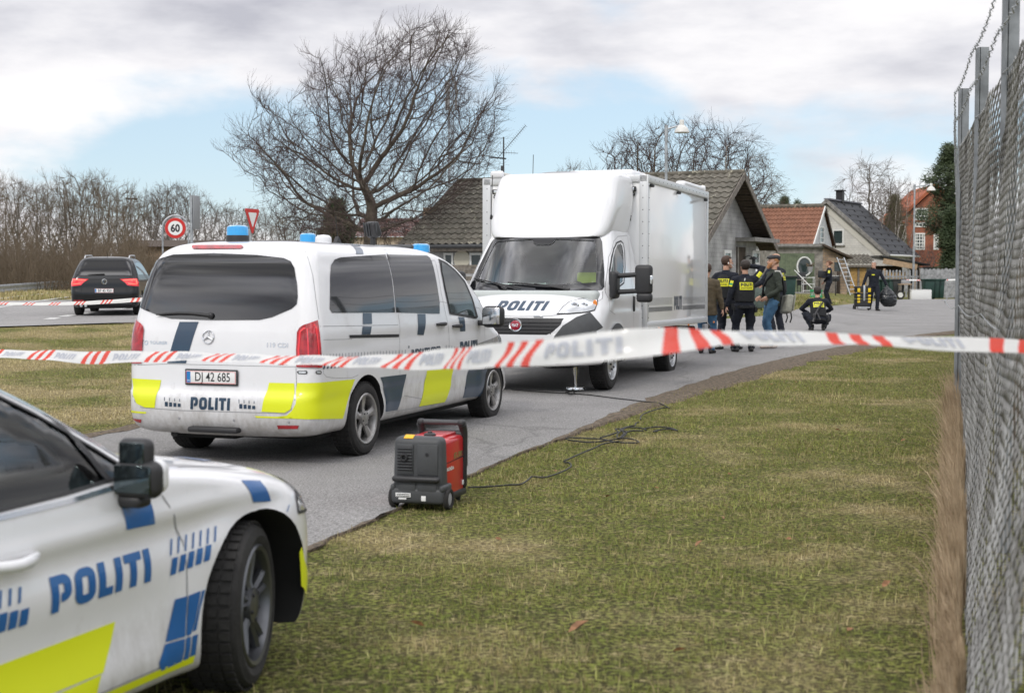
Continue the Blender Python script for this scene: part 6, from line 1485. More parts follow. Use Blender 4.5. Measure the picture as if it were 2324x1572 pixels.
# ---- red brick house on the right
YB=122;fB=FPX/YB;rb=empty('brick_house',(PX(2100,YB),YB,.8),R(-4),'large red brick house with white paned windows, partly behind the dark pine','house');XB=lambda px:(px-2100)/fB;ZB=lambda py:(HOR-py)/fB+CAMZ-.8
apx=2118;q=MB();hwB=XB(2206)-XB(apx);q.prism([(XB(apx)-hwB,-.5),(XB(apx)+hwB,-.5),(XB(apx)+hwB,ZB(512)),(XB(apx),ZB(430)),(XB(apx)-hwB,ZB(512))],-9,0,Matrix(((1,0,0,0),(0,0,-1,0),(0,1,0,0),(0,0,0,1))));q.build('wall','redbrick',rb,smooth=0)
for s in(-1,1):
    dx,dz=hwB+.5,ZB(430)-ZB(512)+.45;ang=math.atan2(dz,dx);q=MB();q.box((XB(apx)+s*dx/2,4.6,(ZB(430)+ZB(512))/2+.1),(math.hypot(dx,dz),9.8,.25),ry=s*ang);q.build('roof','redroof',rb,smooth=0)
for x0,x1,y0,y1,bars in((2073,2097,529,567,(4,5)),(2116,2127,531,567,(2,4)),(2047,2055,530,564,(2,4)),(2074,2103,473,500,(4,3)),(2074,2100,505,516,(3,1)),(2150,2162,530,566,(2,4)),(2150,2164,478,500,(2,3))):
    window(rb,'y',XB(x0),XB(x1),ZB(y1),ZB(y0),-.002,'winglass',bars,.12,False,flip=-1)
rl=empty('tiled_outhouse',(PX(2012,128),128,.8),0,'low building with bright orange tiles left of the red brick house','house');fl_=FPX/128
q=MB();q.box((.4,3,1.8),(3.4,6,3.6));q.build('wall','redbrick',rl,smooth=0);tiled(I4,-1.2,2.4,(-.3,(HOR-540)/fl_+.8),(3,(HOR-500)/fl_+.8),.4,.3).build('roof','redroof',rl,smooth=35,weld=False)
# ---- low building behind the big tree
lb=empty('low_building',(PX(925,92),92,1.0),R(-8),'low building with rust red roof behind the foot of the big bare tree','house');f9=FPX/92;ZL=lambda py:(HOR-py)/f9+CAMZ-1.0
q=MB();q.box((0,3.6,ZL(538)/2),(7.4,7,ZL(538)));q.build('wall',mat('beige_wall',(.52,.43,.33),.9,noise_amt=.15),lb,smooth=0);tiled(I4,-3.9,3.9,(-.2,ZL(540)),(3.6,ZL(492)),.4,.3).build('roof',mat('rust_roof',(.16,.06,.045),.9,noise_amt=.5,noise_scale=2,col2=(.13,.12,.12)),lb,smooth=35,weld=False)
q=MB();q.box((.6,3.6,ZL(486)),(.5,.5,1.1));q.build('chimney','oldbrick',lb,smooth=0)
bb_=empty('low_building',(PX(600,110),110,1.0),0,'long low dark-roofed building between the give way sign and the big tree','house');fb_=FPX/110;ZQ=lambda py:(HOR-py)/fb_+CAMZ-1.0
q=MB();q.box((0,3,ZQ(560)/2),(22,6,ZQ(560)));q.build('wall','oldbrick',bb_,smooth=0);q=MB();q.prism([(-.5,ZQ(560)),(6.5,ZQ(560)),(3,ZQ(543))],-11.3,11.3,Matrix(((0,0,1,0),(1,0,0,0),(0,1,0,0),(0,0,0,1))));q.build('roof','darkwood',bb_,smooth=0)
# ---- lattice mast far behind the tree
YM=200;mz=G(0,200);lm_=empty('lattice_mast',(PX(1023,YM),YM,mz),.3,'tall thin lattice radio mast seen through the right side of the big bare tree','mast');hm=CAMZ+(HOR-190)/FPX*YM-mz
q=MB();w_=.42;legs=[Vector((w_*math.cos(t_),w_*math.sin(t_),0))for t_ in(0,2.094,4.189)]
for l_ in legs:q.cyl(l_ ,l_+Vector((0,0,hm)),.07,n=4)
n_=44
for i in range(n_):
    for j in range(3):
        a_,c_=legs[j]+Vector((0,0,hm*i/n_)),legs[(j+1)%3]+Vector((0,0,hm*(i+1)/n_));q.tube([a_,c_],.035,3);q.tube([a_,legs[(j+1)%3]+Vector((0,0,hm*i/n_))],.035,3)
q.build('mast_frame',mat('mast_steel',(.26,.28,.31),.6),lm_,smooth=0,weld=False)
for i in range(6):q=MB();q.rbox((math.cos(i*2.09)*.8,math.sin(i*2.09)*.8,hm-.8-2.2*(i//3)),(.3,.3,1.8),.05);q.build('mast_panel','gapgrey',lm_)
# ---- fences
def picket(px0,px1,Y0,Y1,ytop,ybot,pw,gap,label,round_=True,rail=True,wave=0):
    x0,x1=PX(px0,Y0),PX(px1,Y1);zb=G((x0+x1)/2,(Y0+Y1)/2);t=empty('wooden_fence',(x0,Y0,zb),math.atan2(Y1-Y0,x1-x0),label,'fence');Ls=math.hypot(x1-x0,Y1-Y0);h=CAMZ+(HOR-ytop)/FPX*(Y0+Y1)/2-zb
    n=int(Ls/(pw+gap));q=MB()
    for i in range(n):
        xx=i*(pw+gap);hh=h+wave*math.sin(i/8*math.pi)-.04*random.random()
        pl=[(xx,.03),(xx+pw,.03),(xx+pw,hh-pw*.4)]+([(xx+pw*.8,hh-pw*.1),(xx+pw/2,hh),(xx+pw*.2,hh-pw*.1)]if round_ else[])+[(xx,hh-pw*.4)]
        q.prism(pl,-.02,.005,Matrix(((1,0,0,0),(0,0,1,0),(0,1,0,0),(0,0,0,1))))
    q.build('pickets','fencegrey',t,smooth=0,weld=False)
    q=MB();q.box((Ls/2,.04,h*.25),(Ls,.05,.10));q.box((Ls/2,.04,h*.75),(Ls,.05,.10));q.build('rail','fencegrey',t,smooth=0)
    for i in range(int(Ls/1.8)+1):q=MB();q.box((min(i*1.8,Ls),.10,h*.5),(.09,.09,h));q.build('post','oldwood',t,smooth=0)
    return t
picket(1972,2088,78,77,612,662,.10,.075,'grey picket fence with gaps behind the row of wheelie bins');picket(2087,2176,76.5,76,608,680,.20,.006,'close-boarded grey fence with rounded board tops beside the chain-link fence')
gf=empty('wooden_fence',(PX(1000,44),44,G(-1.5,44)),R(2),'weathered two-rail wooden fence seen between the minivan and the truck','fence')
for i in range(3):q=MB();q.box((.1+i*1.35,0,.5),(.11,.11,1.25));q.build('post','oldwood',gf,smooth=0)
zr=[CAMZ+(HOR-y)/FPX*44-G(-1.5,44)for y in(606,616,632)]
for z in zr:q=MB();q.box((1.5,-.07,z),(3.4,.04,.13));q.build('rail','oldwood',gf,smooth=0)
# ------------------------------------------------------------------ street furniture
def lamp_post(px,Y,ytop,xhead,yhead,label,name='street_lamp'):
    x=PX(px,Y);z0=G(x,Y);f=FPX/Y;t=empty(name,(x,Y,z0),0,label,'street lamp');zt=CAMZ+(HOR-ytop)/f-z0;zh=CAMZ+(HOR-yhead)/f-z0;dx=(xhead-px)/f
    q=MB();q.cyl((0,0,-.1),(0,0,zt*.45),.062,n=14);q.cyl((0,0,zt*.45),(0,0,zt),.045,n=14);q.cyl((0,0,zt*.45-.04),(0,0,zt*.45+.04),.066,n=14);q.cyl((0,0,zt-.35),(0,0,zt),.055,n=12);q.build('pole','galv',t)
    q=MB();q.tube([(0,0,zt-.12),(dx*.5,0,zt-.06),(dx-.05,0,zt-.0)],[.03,.028,.026],8);q.build('arm','galv',t)
    q=MB();q.lathe([(.001,.36),(.10,.36),(.11,.34),(.11,.12),(.14,.10),(.22,.04),(.30,-.06),(.35,-.18),(.365,-.24),(.355,-.25),(.33,-.2),(.001,-.16)],28,T=Matrix.Translation((dx,0,zh))@ Matrix.Scale(.64,4));q.build('lamp_shade',mat('lamp_enamel',(.62,.61,.58),.4),t)
    return t
lamp_post(1510,44,287,1545,292,'street lamp with a white bell shade rising behind the truck box');lamp_post(2072,76,420,2109,427,'street lamp with a white bell shade beside the picket fence on the right')
M['signred']=mat('sign_red',(.58,.025,.02),.4);M['signwhite']=mat('sign_white',(.80,.80,.78),.4);M['signback']=mat('sign_back',(.36,.37,.38),.5,metal=.5)
def post(t,h,r_=.035):q=MB();q.cyl((0,0,-.1),(0,0,h),r_,n=12);return q.build('post','galv',t)
# speed limit sign
Y=44;x=PX(400,Y);t=empty('speed_sign',(x,Y,G(x,Y)),R(6),'round red and white speed limit sign reading 60','road sign');zc=CAMZ+(HOR-518)/FPX*Y-G(x,Y);r_=23/FPX*Y
q=MB();q.cyl((0,.03,zc),(0,.012,zc),r_*1.03,n=40);q.build('sign_back','signback',t);q=MB();q.cyl((0,.012,zc),(0,.002,zc),r_,n=40);d=q.build('sign_plate','signred',t);q=MB();q.cyl((0,0,zc),(0,-.004,zc),r_*.70,n=40);q.build('sign_face','signwhite',d)
vs,fs=text2d('60',r_*1.02,.035,sx=.88);x0=(min(v[0]for v in vs)+max(v[0]for v in vs))/2;y0=(min(v[1]for v in vs)+max(v[1]for v in vs))/2;q=MB();q.add([(a_-x0,-.006,zc+b_-y0)for a_,b_ in vs],fs);q.build('sign_lettering','ink',d,smooth=0)
q=MB();hoop=[(-r_*1.25,.05,-.1),(-r_*1.25,.05,zc)]+[(-r_*1.25*math.cos(t_),.05,zc+r_*1.25*math.sin(t_))for t_ in[math.pi*i/12 for i in range(13)]]+[(r_*1.25,.05,zc),(r_*1.25,.05,-.1)];q.tube(hoop,.028,8);q.build('hoop_post','galv',t)
# direction sign seen edge-on
Y=41;x=PX(437,Y);t=empty('direction_sign',(x,Y,G(x,Y)),R(86),'tall grey sign panel seen almost edge-on right of the round 60 sign','road sign');zt=CAMZ+(HOR-444)/FPX*Y-G(x,Y);zb=CAMZ+(HOR-520)/FPX*Y-G(x,Y);post(t,zt,.045)
q=MB();q.rbox((.26,-.07,(zt+zb)/2),(.62,.02,zt-zb),.008);q.build('sign_panel','signback',t);q=MB();q.rbox((.26,-.085,(zt+zb)/2),(.58,.006,zt-zb-.05),.003);q.build('sign_face','signback',t)
# give way sign
Y=38;x=PX(577,Y);t=empty('give_way_sign',(x-.08,Y,G(x,Y)),R(71),'inverted red and white triangular give way sign turned partly away','road sign');zt=CAMZ+(HOR-475)/FPX*Y-G(x,Y);zb=CAMZ+(HOR-534)/FPX*Y-G(x,Y);post(t,zt-.04)
h=zt-zb;tri=[(-h*.58,zt),(h*.58,zt),(0,zb)];XZ=Matrix(((1,0,0,0),(0,0,1,0),(0,1,0,0),(0,0,0,1)))
def rnd(tri,k):
    c=(sum(p[0]for p in tri)/3,sum(p[1]for p in tri)/3);out=[]
    for i in range(3):
        p,a_,b_=tri[i],tri[i-1],tri[(i+1)%3]
        for q_ in(a_,b_):out.append((p[0]+(q_[0]-p[0])*.07,p[1]+(q_[1]-p[1])*.07))
    return[(c[0]+(x_-c[0])*k,c[1]+(z_-c[1])*k)for x_,z_ in out]
q=MB();q.prism(rnd(tri,1.0),-.05,-.062,XZ);d=q.build('sign_plate','signred',t,smooth=0);q=MB();q.prism(rnd(tri,.58),-.064,-.068,XZ);q.build('sign_face','signwhite',d,smooth=0);q=MB();q.prism(rnd(tri,1.02),-.036,-.048,XZ);q.build('sign_back','signback',t,smooth=0)
# distant poles
for px,Y,yt,lab in((302,112,452,'thin distant pole in front of the left thicket'),(565,130,476,'thin distant floodlight pole left of the give way sign')):
    x=PX(px,Y);t=empty('lamp_post',(x,Y,G(x,Y)),0,lab,'pole');hh=top_h(yt,Y,x);q=MB();q.cyl((0,0,0),(0,0,hh),.09,.05,8);q.build('pole','galv',t);q=MB();q.rbox((.0,0,hh),(.9,.2,.14),.03);q.build('lamp_head','greypl',t)
# crash barrier following the far side of the main road
gpts=[]
for px,py,Y in((-160,651,55),(-60,648.5,60),(0,646,65),(60,642,72),(120,638,79),(165,635.5,85),(230,634,92),(320,633,102)):
    p=P(px,py,Y);gpts.append(p)
gr=empty('crash_barrier',(0,0,0),0,'grey steel crash barrier curving along the far side of the road','guard rail');pts3=[]
for i in range(len(gpts)-1):
    for j in range(6):pts3.append(gpts[i].lerp(gpts[i+1],j/6))
prof=[(0,.0),(.05,-.04),(.05,-.11),(0,-.16),(0,-.20),(.05,-.25),(.05,-.32),(0,-.36)];q=MB();W8=len(prof)
for p in pts3:
    for o_,z_ in prof:q.v.append(p+Vector((o_*.8,-o_,z_*1.15)))
for i in range(len(pts3)-1):
    for k_ in range(W8-1):q.f.append((i*W8+k_,i*W8+k_+1,(i+1)*W8+k_+1,(i+1)*W8+k_));q.mi.append(0)
q.build('rail','galv',gr,smooth=60)
for i in range(0,len(pts3),3):
    p=pts3[i];zb=G(p.x,p.y);q=MB();q.box((p.x-.05,p.y+.12,(p.z-.1+zb)/2-.1),(.10,.12,max(.3,p.z-zb)));q.build('post','galv',gr,smooth=0)
# ------------------------------------------------------------------ people
M['skin']=mat('skin',(.52,.30,.21),.55,noise_amt=.12,noise_scale=18);M['uniform']=mat('navy_uniform',(.0055,.008,.016),.9,noise_amt=.25,noise_scale=14,bump=.25,bump_scale=40);M['vest']=mat('black_vest',(.008,.009,.011),.85,bump=.3,bump_scale=60)
M['boot']=mat('boot_leather',(.018,.016,.015),.5);M['denim']=mat('denim',(.065,.16,.27),.85,noise_amt=.45,noise_scale=9,col2=(.035,.09,.17));M['greenjacket']=mat('green_jacket',(.028,.036,.026),.85,noise_amt=.2,noise_scale=8,bump=.2)
M['hairdark']=mat('dark_hair',(.022,.014,.010),.6,bump=.6,bump_scale=70);M['hairbrown']=mat('brown_hair',(.05,.025,.014),.6,bump=.6,bump_scale=70);M['hairgrey']=mat('grey_hair',(.42,.38,.35),.7,bump=.4,bump_scale=70);M['beard']=mat('ginger_beard',(.42,.20,.09),.8,bump=.8,bump_scale=60);M['hairauburn']=mat('auburn_hair',(.12,.045,.018),.6,bump=.5,bump_scale=50)
M['tweed']=mat('tweed',(.05,.05,.052),.95,noise_amt=.6,noise_scale=60);M['canvas']=mat('bag_canvas',(.27,.27,.23),.9,noise_amt=.25,noise_scale=9,bump=.2);M['patch']=mat('reflective_yellow',(.66,.64,.025),.45);M['browncoat']=mat('quilted_brown',(.10,.075,.042),.8,noise_amt=.4,noise_scale=8);M['strapgrey']=mat('strap_grey',(.40,.39,.36),.7);M['green']=mat('green_plastic',(.01,.28,.10),.4)
M['eye']=mat('eye',(.03,.02,.02),.3);M['lip']=mat('lip',(.32,.12,.10),.5);M['sole']=mat('pale_sole',(.50,.40,.34),.7)
def organic(mb,voxel,it=6,fold=0,seed=0,fs=9):
    bm=mb_bm(mb,0);o=tmp_obj(bm,1);bm.free();r=o.modifiers.new('r','REMESH');r.mode='VOXEL';r.voxel_size=voxel;s=o.modifiers.new('s','SMOOTH');s.iterations=it;s.factor=.6
    dg=bpy.context.evaluated_depsgraph_get();me=bpy.data.meshes.new_from_object(o.evaluated_get(dg));bpy.data.objects.remove(o);me.materials.clear()
    if fold:
        ns=[v.normal.copy()for v in me.vertices]
        for v,n in zip(me.vertices,ns):
            c=v.co;d=noise.noise(Vector((c.x*fs+seed,c.y*fs,c.z*fs*1.6)))+.6*noise.noise(Vector((c.x*fs*2.3,c.y*fs*2.3+seed,c.z*fs*2.8)))
            v.co=c+n*d*fold
    return me
def ik(a,b,l1,l2,pole):
    a,b=Vector(a),Vector(b);d=b-a;L_=min(d.length,(l1+l2)*.998)
    if d.length>L_:b=a+d.normalized()*L_
    x=(l1*l1-l2*l2+L_*L_)/(2*L_);h=math.sqrt(max(0,l1*l1-x*x));u=(b-a).normalized();p=Vector(pole);p=(p-u*p.dot(u)).normalized();return a+u*x+p*h,b
def ell_ring(c,u,v,ru,rv,n=14):return[c+u*(ru*math.cos(2*math.pi*i/n))+v*(rv*math.sin(2*math.pi*i/n))for i in range(n)]
def loftrings(mb,rings):
    n=len(rings[0]);vs=[p for r in rings for p in r];fs=[(i*n+k,i*n+(k+1)%n,(i+1)*n+(k+1)%n,(i+1)*n+k)for i in range(len(rings)-1)for k in range(n)]+[tuple(range(n))[::-1],tuple((len(rings)-1)*n+k for k in range(n))]
    mb.add(vs,fs)
def hand(mb,wr,d,palm,curl,side,s=1):
    # palm block, four unequal curled fingers and a thumb leaving the side of the palm
    d=Vector(d).normalized();p=Vector(palm);p=(p-d*p.dot(d)).normalized();w_=d.cross(p)*side;c=Vector(wr)
    loftrings(mb,[ell_ring(c,w_,p,.026,.019,10),ell_ring(c+d*.05,w_,p,.040,.016,10),ell_ring(c+d*.095,w_,p,.041,.014,10)])
    for i,l in enumerate((.066,.076,.071,.055)):
        b0=c+d*.090+w_*(.030-.020*i);a=.0;q=b0;pts=[q]
        for k_ in range(3):
            a+=curl*(.55+.25*k_);q=q+(d*math.cos(a)+p*math.sin(a))*l*(.42,.32,.26)[k_];pts.append(q)
        mb.tube(pts,[.0095,.0092,.0085,.0065],7)
    b0=c+d*.030+w_*.030;mb.tube([b0,b0+(w_*.7+d*.7+p*.25).normalized()*.038,b0+(w_*.5+d*.9+p*.6).normalized()*.068],[.013,.011,.008],7)
def person(label,base,H,az,feet=((0,.10),(0,-.10)),hands=((.05,.30,.86),(.05,-.30,.86)),pelvis=(0,0,.96),lean=0,side=0,twist=0,head=(0,0),top='uniform',legs='uniform',hair='hairdark',hairkind='short',vest=True,panel=True,footz=(0,0),footyaw=(8,-8),curl=.5,knees=((1,.15,0),(1,-.15,0)),elbows=((-1,.6,-.2),(-1,-.6,-.2)),handdir=None,palm=((0,-1,0),(0,1,0)),boots='boot',seed=1,coat=0,torso=.50,armr=1):
    t=empty('person',base,math.pi/2-R(az),label,'person');s_=H/1.82;t.scale=(s_*1.08,s_*1.08,s_)
    Pv=Vector(pelvis);up=Vector((math.sin(R(lean)),math.sin(R(side)),math.cos(R(lean)))).normalized();lt=Vector((-math.sin(R(twist)),math.cos(R(twist)),0));lt=(lt-up*lt.dot(up)).normalized();fw=lt.cross(up)
    Pt=lambda f,l,u:Pv+fw*f+lt*l+up*u
    sh_=[Pt(0,s*.185,torso-.02)for s in(1,-1)];el,wr=[],[]
    for i in(0,1):
        e,w_=ik(sh_[i],hands[i],.30,.27,elbows[i]);el.append(e);wr.append(w_)
    hp=[Pv+Vector((0,s*.09,-.03))for s in(1,-1)];kn,an=[],[]
    for i in(0,1):
        k_,a_=ik(hp[i],(feet[i][0],feet[i][1],.09+footz[i]),.44,.43,knees[i]);kn.append(k_);an.append(a_)
    # trousers
    q=MB();loftrings(q,[ell_ring(Pv+up*.12,lt,fw,.150,.110),ell_ring(Pv,lt,fw,.172,.130),ell_ring(Pv-Vector((0,0,.08)),lt,fw,.165,.12)])
    for i in(0,1):
        h0,k_,a_=hp[i],kn[i],an[i];q.tube([h0,h0.lerp(k_,.35),h0.lerp(k_,.8),k_,k_.lerp(a_,.35),k_.lerp(a_,.8),a_+Vector((0,0,-.03))],[.108,.100,.078,.074,.074,.064,.066],12)
        if legs=='uniform':
            m_=h0.lerp(k_,.68);d_=(k_-h0).normalized();s1=1 if i==0 else-1;q.ball(tuple(m_+lt*s1*.075),(.06,.035,.10),12,8)
    mkobj('trousers',organic(q,.016,5,.009,seed,10),legs,t,180)
    # boots
    for i in(0,1):
        a_=an[i];fy=R(footyaw[i]);d=Vector((math.cos(fy),math.sin(fy),0));l_=Vector((-d.y,d.x,0));q=MB();tilt=Vector((0,0,0))
        if footz[i]>.05:d=(d+Vector((0,0,-.55))).normalized()
        b0=a_-Vector((0,0,.0));q.tube([b0+Vector((0,0,.07)),b0,b0-Vector((0,0,.03))],[.056,.054,.05],12)
        upv=l_.cross(d)*-1 if l_.cross(d).z<0 else l_.cross(d)
        for f_,w_,h_ in((-.06,.036,.04),(-.02,.042,.05),(.06,.044,.042),(.13,.048,.034),(.175,.040,.028)):q.ball(tuple(b0+d*f_+Vector((0,0,-.088))+upv*h_),(w_+.01,w_,h_),12,8)
        mkobj('boot',organic(q,.012,3),boots,t,180)
    # jacket
    q=MB();tw_=1+coat
    loftrings(q,[ell_ring(Pt(0,0,-.10-coat*.5),lt,fw,.175*tw_,.132*tw_,16),ell_ring(Pt(0,0,.04),lt,fw,.165*tw_,.122*tw_,16),ell_ring(Pt(.005,0,.20),lt,fw,.172,.126,16),ell_ring(Pt(.01,0,.36),lt,fw,.192,.132,16),ell_ring(Pt(.0,0,torso-.05),lt,fw,.185,.115,16),ell_ring(Pt(-.005,0,torso+.035),lt,fw,.10,.078,16),ell_ring(Pt(0,0,torso+.085),lt,fw,.066,.064,16)])
    for i in(0,1):
        s0,e,w_=sh_[i],el[i],wr[i];q.tube([Pt(0,(1,-1)[i]*.11,torso-.015),s0,s0.lerp(e,.5),e,e.lerp(w_,.5),w_],[.075,.078*armr,.064*armr,.058*armr,.053*armr,.044*armr],12)
    mkobj('jacket',organic(q,.015,6,.010,seed+5,9),top,t,180)
    # head and hands, joined through one body
    Hc=Pt(.0,0,torso+.06);ny,np_=R(head[0]),R(head[1]);hf=(Matrix.Rotation(ny,3,up)@ fw);hu=(Matrix.Rotation(-np_,3,lt)@ up);hf=(hf-hu*hf.dot(hu)).normalized();hl=hu.cross(hf)
    C0=Hc+up*.045+hu*.125+hf*.02
    h=lambda f,l,u:C0+hf*f+hl*l+hu*u
    q=MB();rows=[(-.125,.050,.078,.028),(-.112,.020,.092,.046),(-.08,-.030,.096,.060),(-.04,-.072,.094,.069),(.0,-.088,.096,.074),(.035,-.094,.096,.077),(.07,-.088,.086,.074),(.10,-.066,.062,.058),(.118,-.035,.030,.032)]
    loftrings(q,[[h((b_+a_)/2+(b_-a_)/2*math.cos(2*math.pi*i/18),w_*math.sin(2*math.pi*i/18),z_)for i in range(18)]for z_,a_,b_,w_ in rows])
    q.tube([Hc-up*.06,h(-.02,0,-.07)],[.056,.055],12)
    q.tube([h(.088,0,.022),h(.108,0,-.012),h(.118,0,-.028),h(.096,0,-.040)],[.010,.013,.016,.010],8)
    for s in(1,-1):q.ball(tuple(h(-.012,s*.077,-.010)),(.018,.012,.030),8,6);q.ball(tuple(h(.080,s*.034,.030)),(.016,.020,.010),8,6)
    q.ball(tuple(h(.082,0,-.100)),(.022,.026,.018),8,6);q.ball(tuple(h(.088,0,-.062)),(.012,.024,.012),8,6)
    q.tube([Hc,Pt(0,0,.3),Pv],[.05,.07,.08],8)
    for i in(0,1):
        q.tube([Pt(0,0,torso-.06),sh_[i],el[i],wr[i]],[.04,.045,.035,.028],8);q.tube([Pv,hp[i],kn[i],an[i]],[.06,.07,.045,.035],8)
        d=(wr[i]-el[i]).normalized()if not handdir or not handdir[i]else Vector(handdir[i]);hand(q,wr[i]-d*.01,d,palm[i],curl,(1,-1)[i])
    mkobj('body',organic(q,.0095,3),'skin',t,180)
    q=MB()
    for s in(1,-1):q.ball(tuple(h(.0885,s*.031,.008)),(.007,.011,.006),8,6)
    q.build('eyes','eye',t);q=MB();q.ball(tuple(h(.0975,0,-.062)),(.007,.022,.005),8,6);q.build('mouth','lip',t)
    # hair
    if hairkind != 'none':
        q=MB();k_=1.09 if hairkind != 'crop' else 1.035
        rr=[(z_,a_*k_-.004,b_*k_,w_*k_)for z_,a_,b_,w_ in rows if z_>-.05]
        rings=[[h((b_+a_)/2+(b_-a_)/2*math.cos(2*math.pi*i/22),w_*math.sin(2*math.pi*i/22),z_*1.06+.006)for i in range(22)]for z_,a_,b_,w_ in rr]
        n=22;base_i=len(q.v);q.v+=[p for r_ in rings for p in r_]
        for i in range(len(rings)-1):
            for k2 in range(n):
                ang=2*math.pi*(k2+.5)/n;front=math.cos(ang)
                if(rr[i][0]<.06 and front>.15)or(rr[i][0]<-.01 and front>-.25):continue
                q.f.append((base_i+i*n+k2,base_i+i*n+(k2+1)%n,base_i+(i+1)*n+(k2+1)%n,base_i+(i+1)*n+k2));q.mi.append(0)
        q.f.append(tuple(base_i+(len(rings)-1)*n+k2 for k2 in range(n)));q.mi.append(0)
        o=q.build('hair',hair,t,180);sm=o.modifiers.new('s','SOLIDIFY');sm.thickness=.012;sm.offset=0
        if hairkind=='bun':q=MB();q.ball(tuple(h(-.115,0,.04)),(.045,.045,.045));q.build('hair_bun',hair,t)
    if hairkind=='capman':
        pass
    # vest with its back panel
    if vest:
        q=MB();loftrings(q,[ell_ring(Pt(0,0,.03),lt,fw,.184,.150,18),ell_ring(Pt(.005,0,.20),lt,fw,.190,.155,18),ell_ring(Pt(.01,0,.34),lt,fw,.182,.158,18),ell_ring(Pt(.0,0,.44),lt,fw,.145,.140,18),ell_ring(Pt(-.01,0,.50),lt,fw,.10,.10,18)])
        q.ball(tuple(Pt(.14,.08,.15)),(.04,.06,.07));q.ball(tuple(Pt(.14,-.08,.15)),(.04,.06,.07))
        me=organic(q,.014,3,.003,seed);mkobj('vest',me,'vest',t,180);bm=bmesh.new();bm.from_mesh(me);bv=BVHTree.FromBMesh(bm);bm.free()
        q=MB();loftrings(q,[ell_ring(Pt(0,0,-.09),lt,fw,.186,.146,18),ell_ring(Pt(0,0,-.04),lt,fw,.186,.146,18)]);q.build('belt','vest',t)
        for(f_,l_,u_,dd)in((-.02,.195,-.10,(.05,.04,.09)),(-.06,-.195,-.12,(.07,.045,.11)),(-.14,.09,-.07,(.04,.06,.06)),(-.14,-.08,-.07,(.04,.07,.05))):
            q=MB();q.rbox((0,0,0),dd,.012);o=q.build('belt_pouch','vest',t);o.location=Pt(f_,l_,u_)
        if panel:
            def on_back(a,b_,off):
                o=Pt(-1,a,.345+b_);hh=bv.ray_cast(o,fw)[0];return(hh or Pt(-.16,a,.345+b_))-fw*off
            q=MB();vs,fs=fill2d([(-.125,-.075),(.125,-.075),(.125,.075),(-.125,.075)],.03);q.add([on_back(-a,b_,.005)for a,b_ in vs],fs);pn=q.build('back_panel','patch',t,180)
            q=MB();q.add([on_back(-(x_*.215/PWID),.028+y_*.062,.007)for x_,y_ in PV],PF)
            vs,fs=text2d('INDSATSLEDER',.030,.02,sx=1.0);x0=(min(v[0]for v in vs)+max(v[0]for v in vs))/2;q.add([on_back(-(x_-x0),y_-.040,.007)for x_,y_ in vs],fs);q.build('panel_lettering','ink',pn,0,weld=False)
    t['_']=0;del t['_']
    return dict(root=t,Pt=Pt,sh=sh_,el=el,wr=wr,h=h,fw=fw,lt=lt,up=up,kn=kn,an=an,s=s_)
def sleeve_patch(P_,i,t_=.35,outdir=None,green=True):
    a,b_=P_['sh'][i],P_['el'][i];c=a.lerp(b_,t_);d=(b_-a).normalized();s=(1,-1)[i];o=Vector(outdir)if outdir else P_['lt']*s;o=(o-d*o.dot(d)).normalized();w_=d.cross(o);q=MB()
    for(m_,z0,z1,off)in(('patch',-.06,.06,.078),):
        vs=[]
        for j in range(5):
            an=(j-2)*.26;oo=o*math.cos(an)+w_*math.sin(an);vs+=[c+d*z0+oo*off,c+d*z1+oo*off]
        q.add(vs,[(2*j,2*j+1,2*j+3,2*j+2)for j in range(4)])
    pt=q.build('sleeve_patch','patch',P_['root'],180)
    if green:
        q=MB();vs=[]
        for j in range(5):
            an=(j-2)*.24;oo=o*math.cos(an)+w_*math.sin(an);vs+=[c-d*.008+oo*.081,c+d*.028+oo*.081]
        q.add(vs,[(2*j,2*j+1,2*j+3,2*j+2)for j in range(4)]);q.build('patch_band','green',pt,180)
cb=lambda x,y:((2850+x/3.144)*.5674,(950+y/3.144)*.5674)
def stand(x,yf,yh):
    px,py=cb(x,yf);b_=GP(px,py);H=(py-cb(0,yh)[1])/FPX*b_.y*1.0;return Vector((b_.x,b_.y,G(b_.x,b_.y)+RZ(b_.y))),H
# officer on the left of the group, body turned away to the right
b_,H=stand(165,1425,250);p1=person('officer with short dark hair standing leftmost of the group beside the truck',b_,H,42,feet=((-.05,.14),(.10,-.12)),hands=((.12,.34,.98),(.10,-.32,.88)),head=(-30,6),hair='hairbrown',hairkind='crop',seed=2)
sleeve_patch(p1,1);sleeve_patch(p1,0)
q=MB();q.tube([p1['h'](.03,-.085,-.02),p1['h'](.09,-.07,-.09)],.006,6);q.ball(tuple(p1['h'](-.01,-.088,-.01)),(.014,.008,.022));q.build('earpiece','winwhite',p1['root'])
# officer with his back square to the camera, right hand raised behind his head
b_,H=stand(400,1452,300);p2=person('officer with dark hair, back to the camera, one arm raised to his head',b_,H,-6,feet=((0,.15),(.02,-.14)),hands=((.02,.34,.84),(.12,-.10,1.70)),elbows=((-1,.6,-.2),(-.1,-1,.15)),handdir=(None,(.3,.8,.3)),head=(5,14),hair='hairdark',curl=.7,seed=4)
sleeve_patch(p2,0,outdir=(-.7,1,0));sleeve_patch(p2,1,outdir=(-1,-.3,.3),green=False)
q=MB();q.tube([p2['Pt'](-.16,.04,.50),p2['Pt'](-.155,.05,.45)],.012,6);q.build('radio_clip','winwhite',p2['root'])
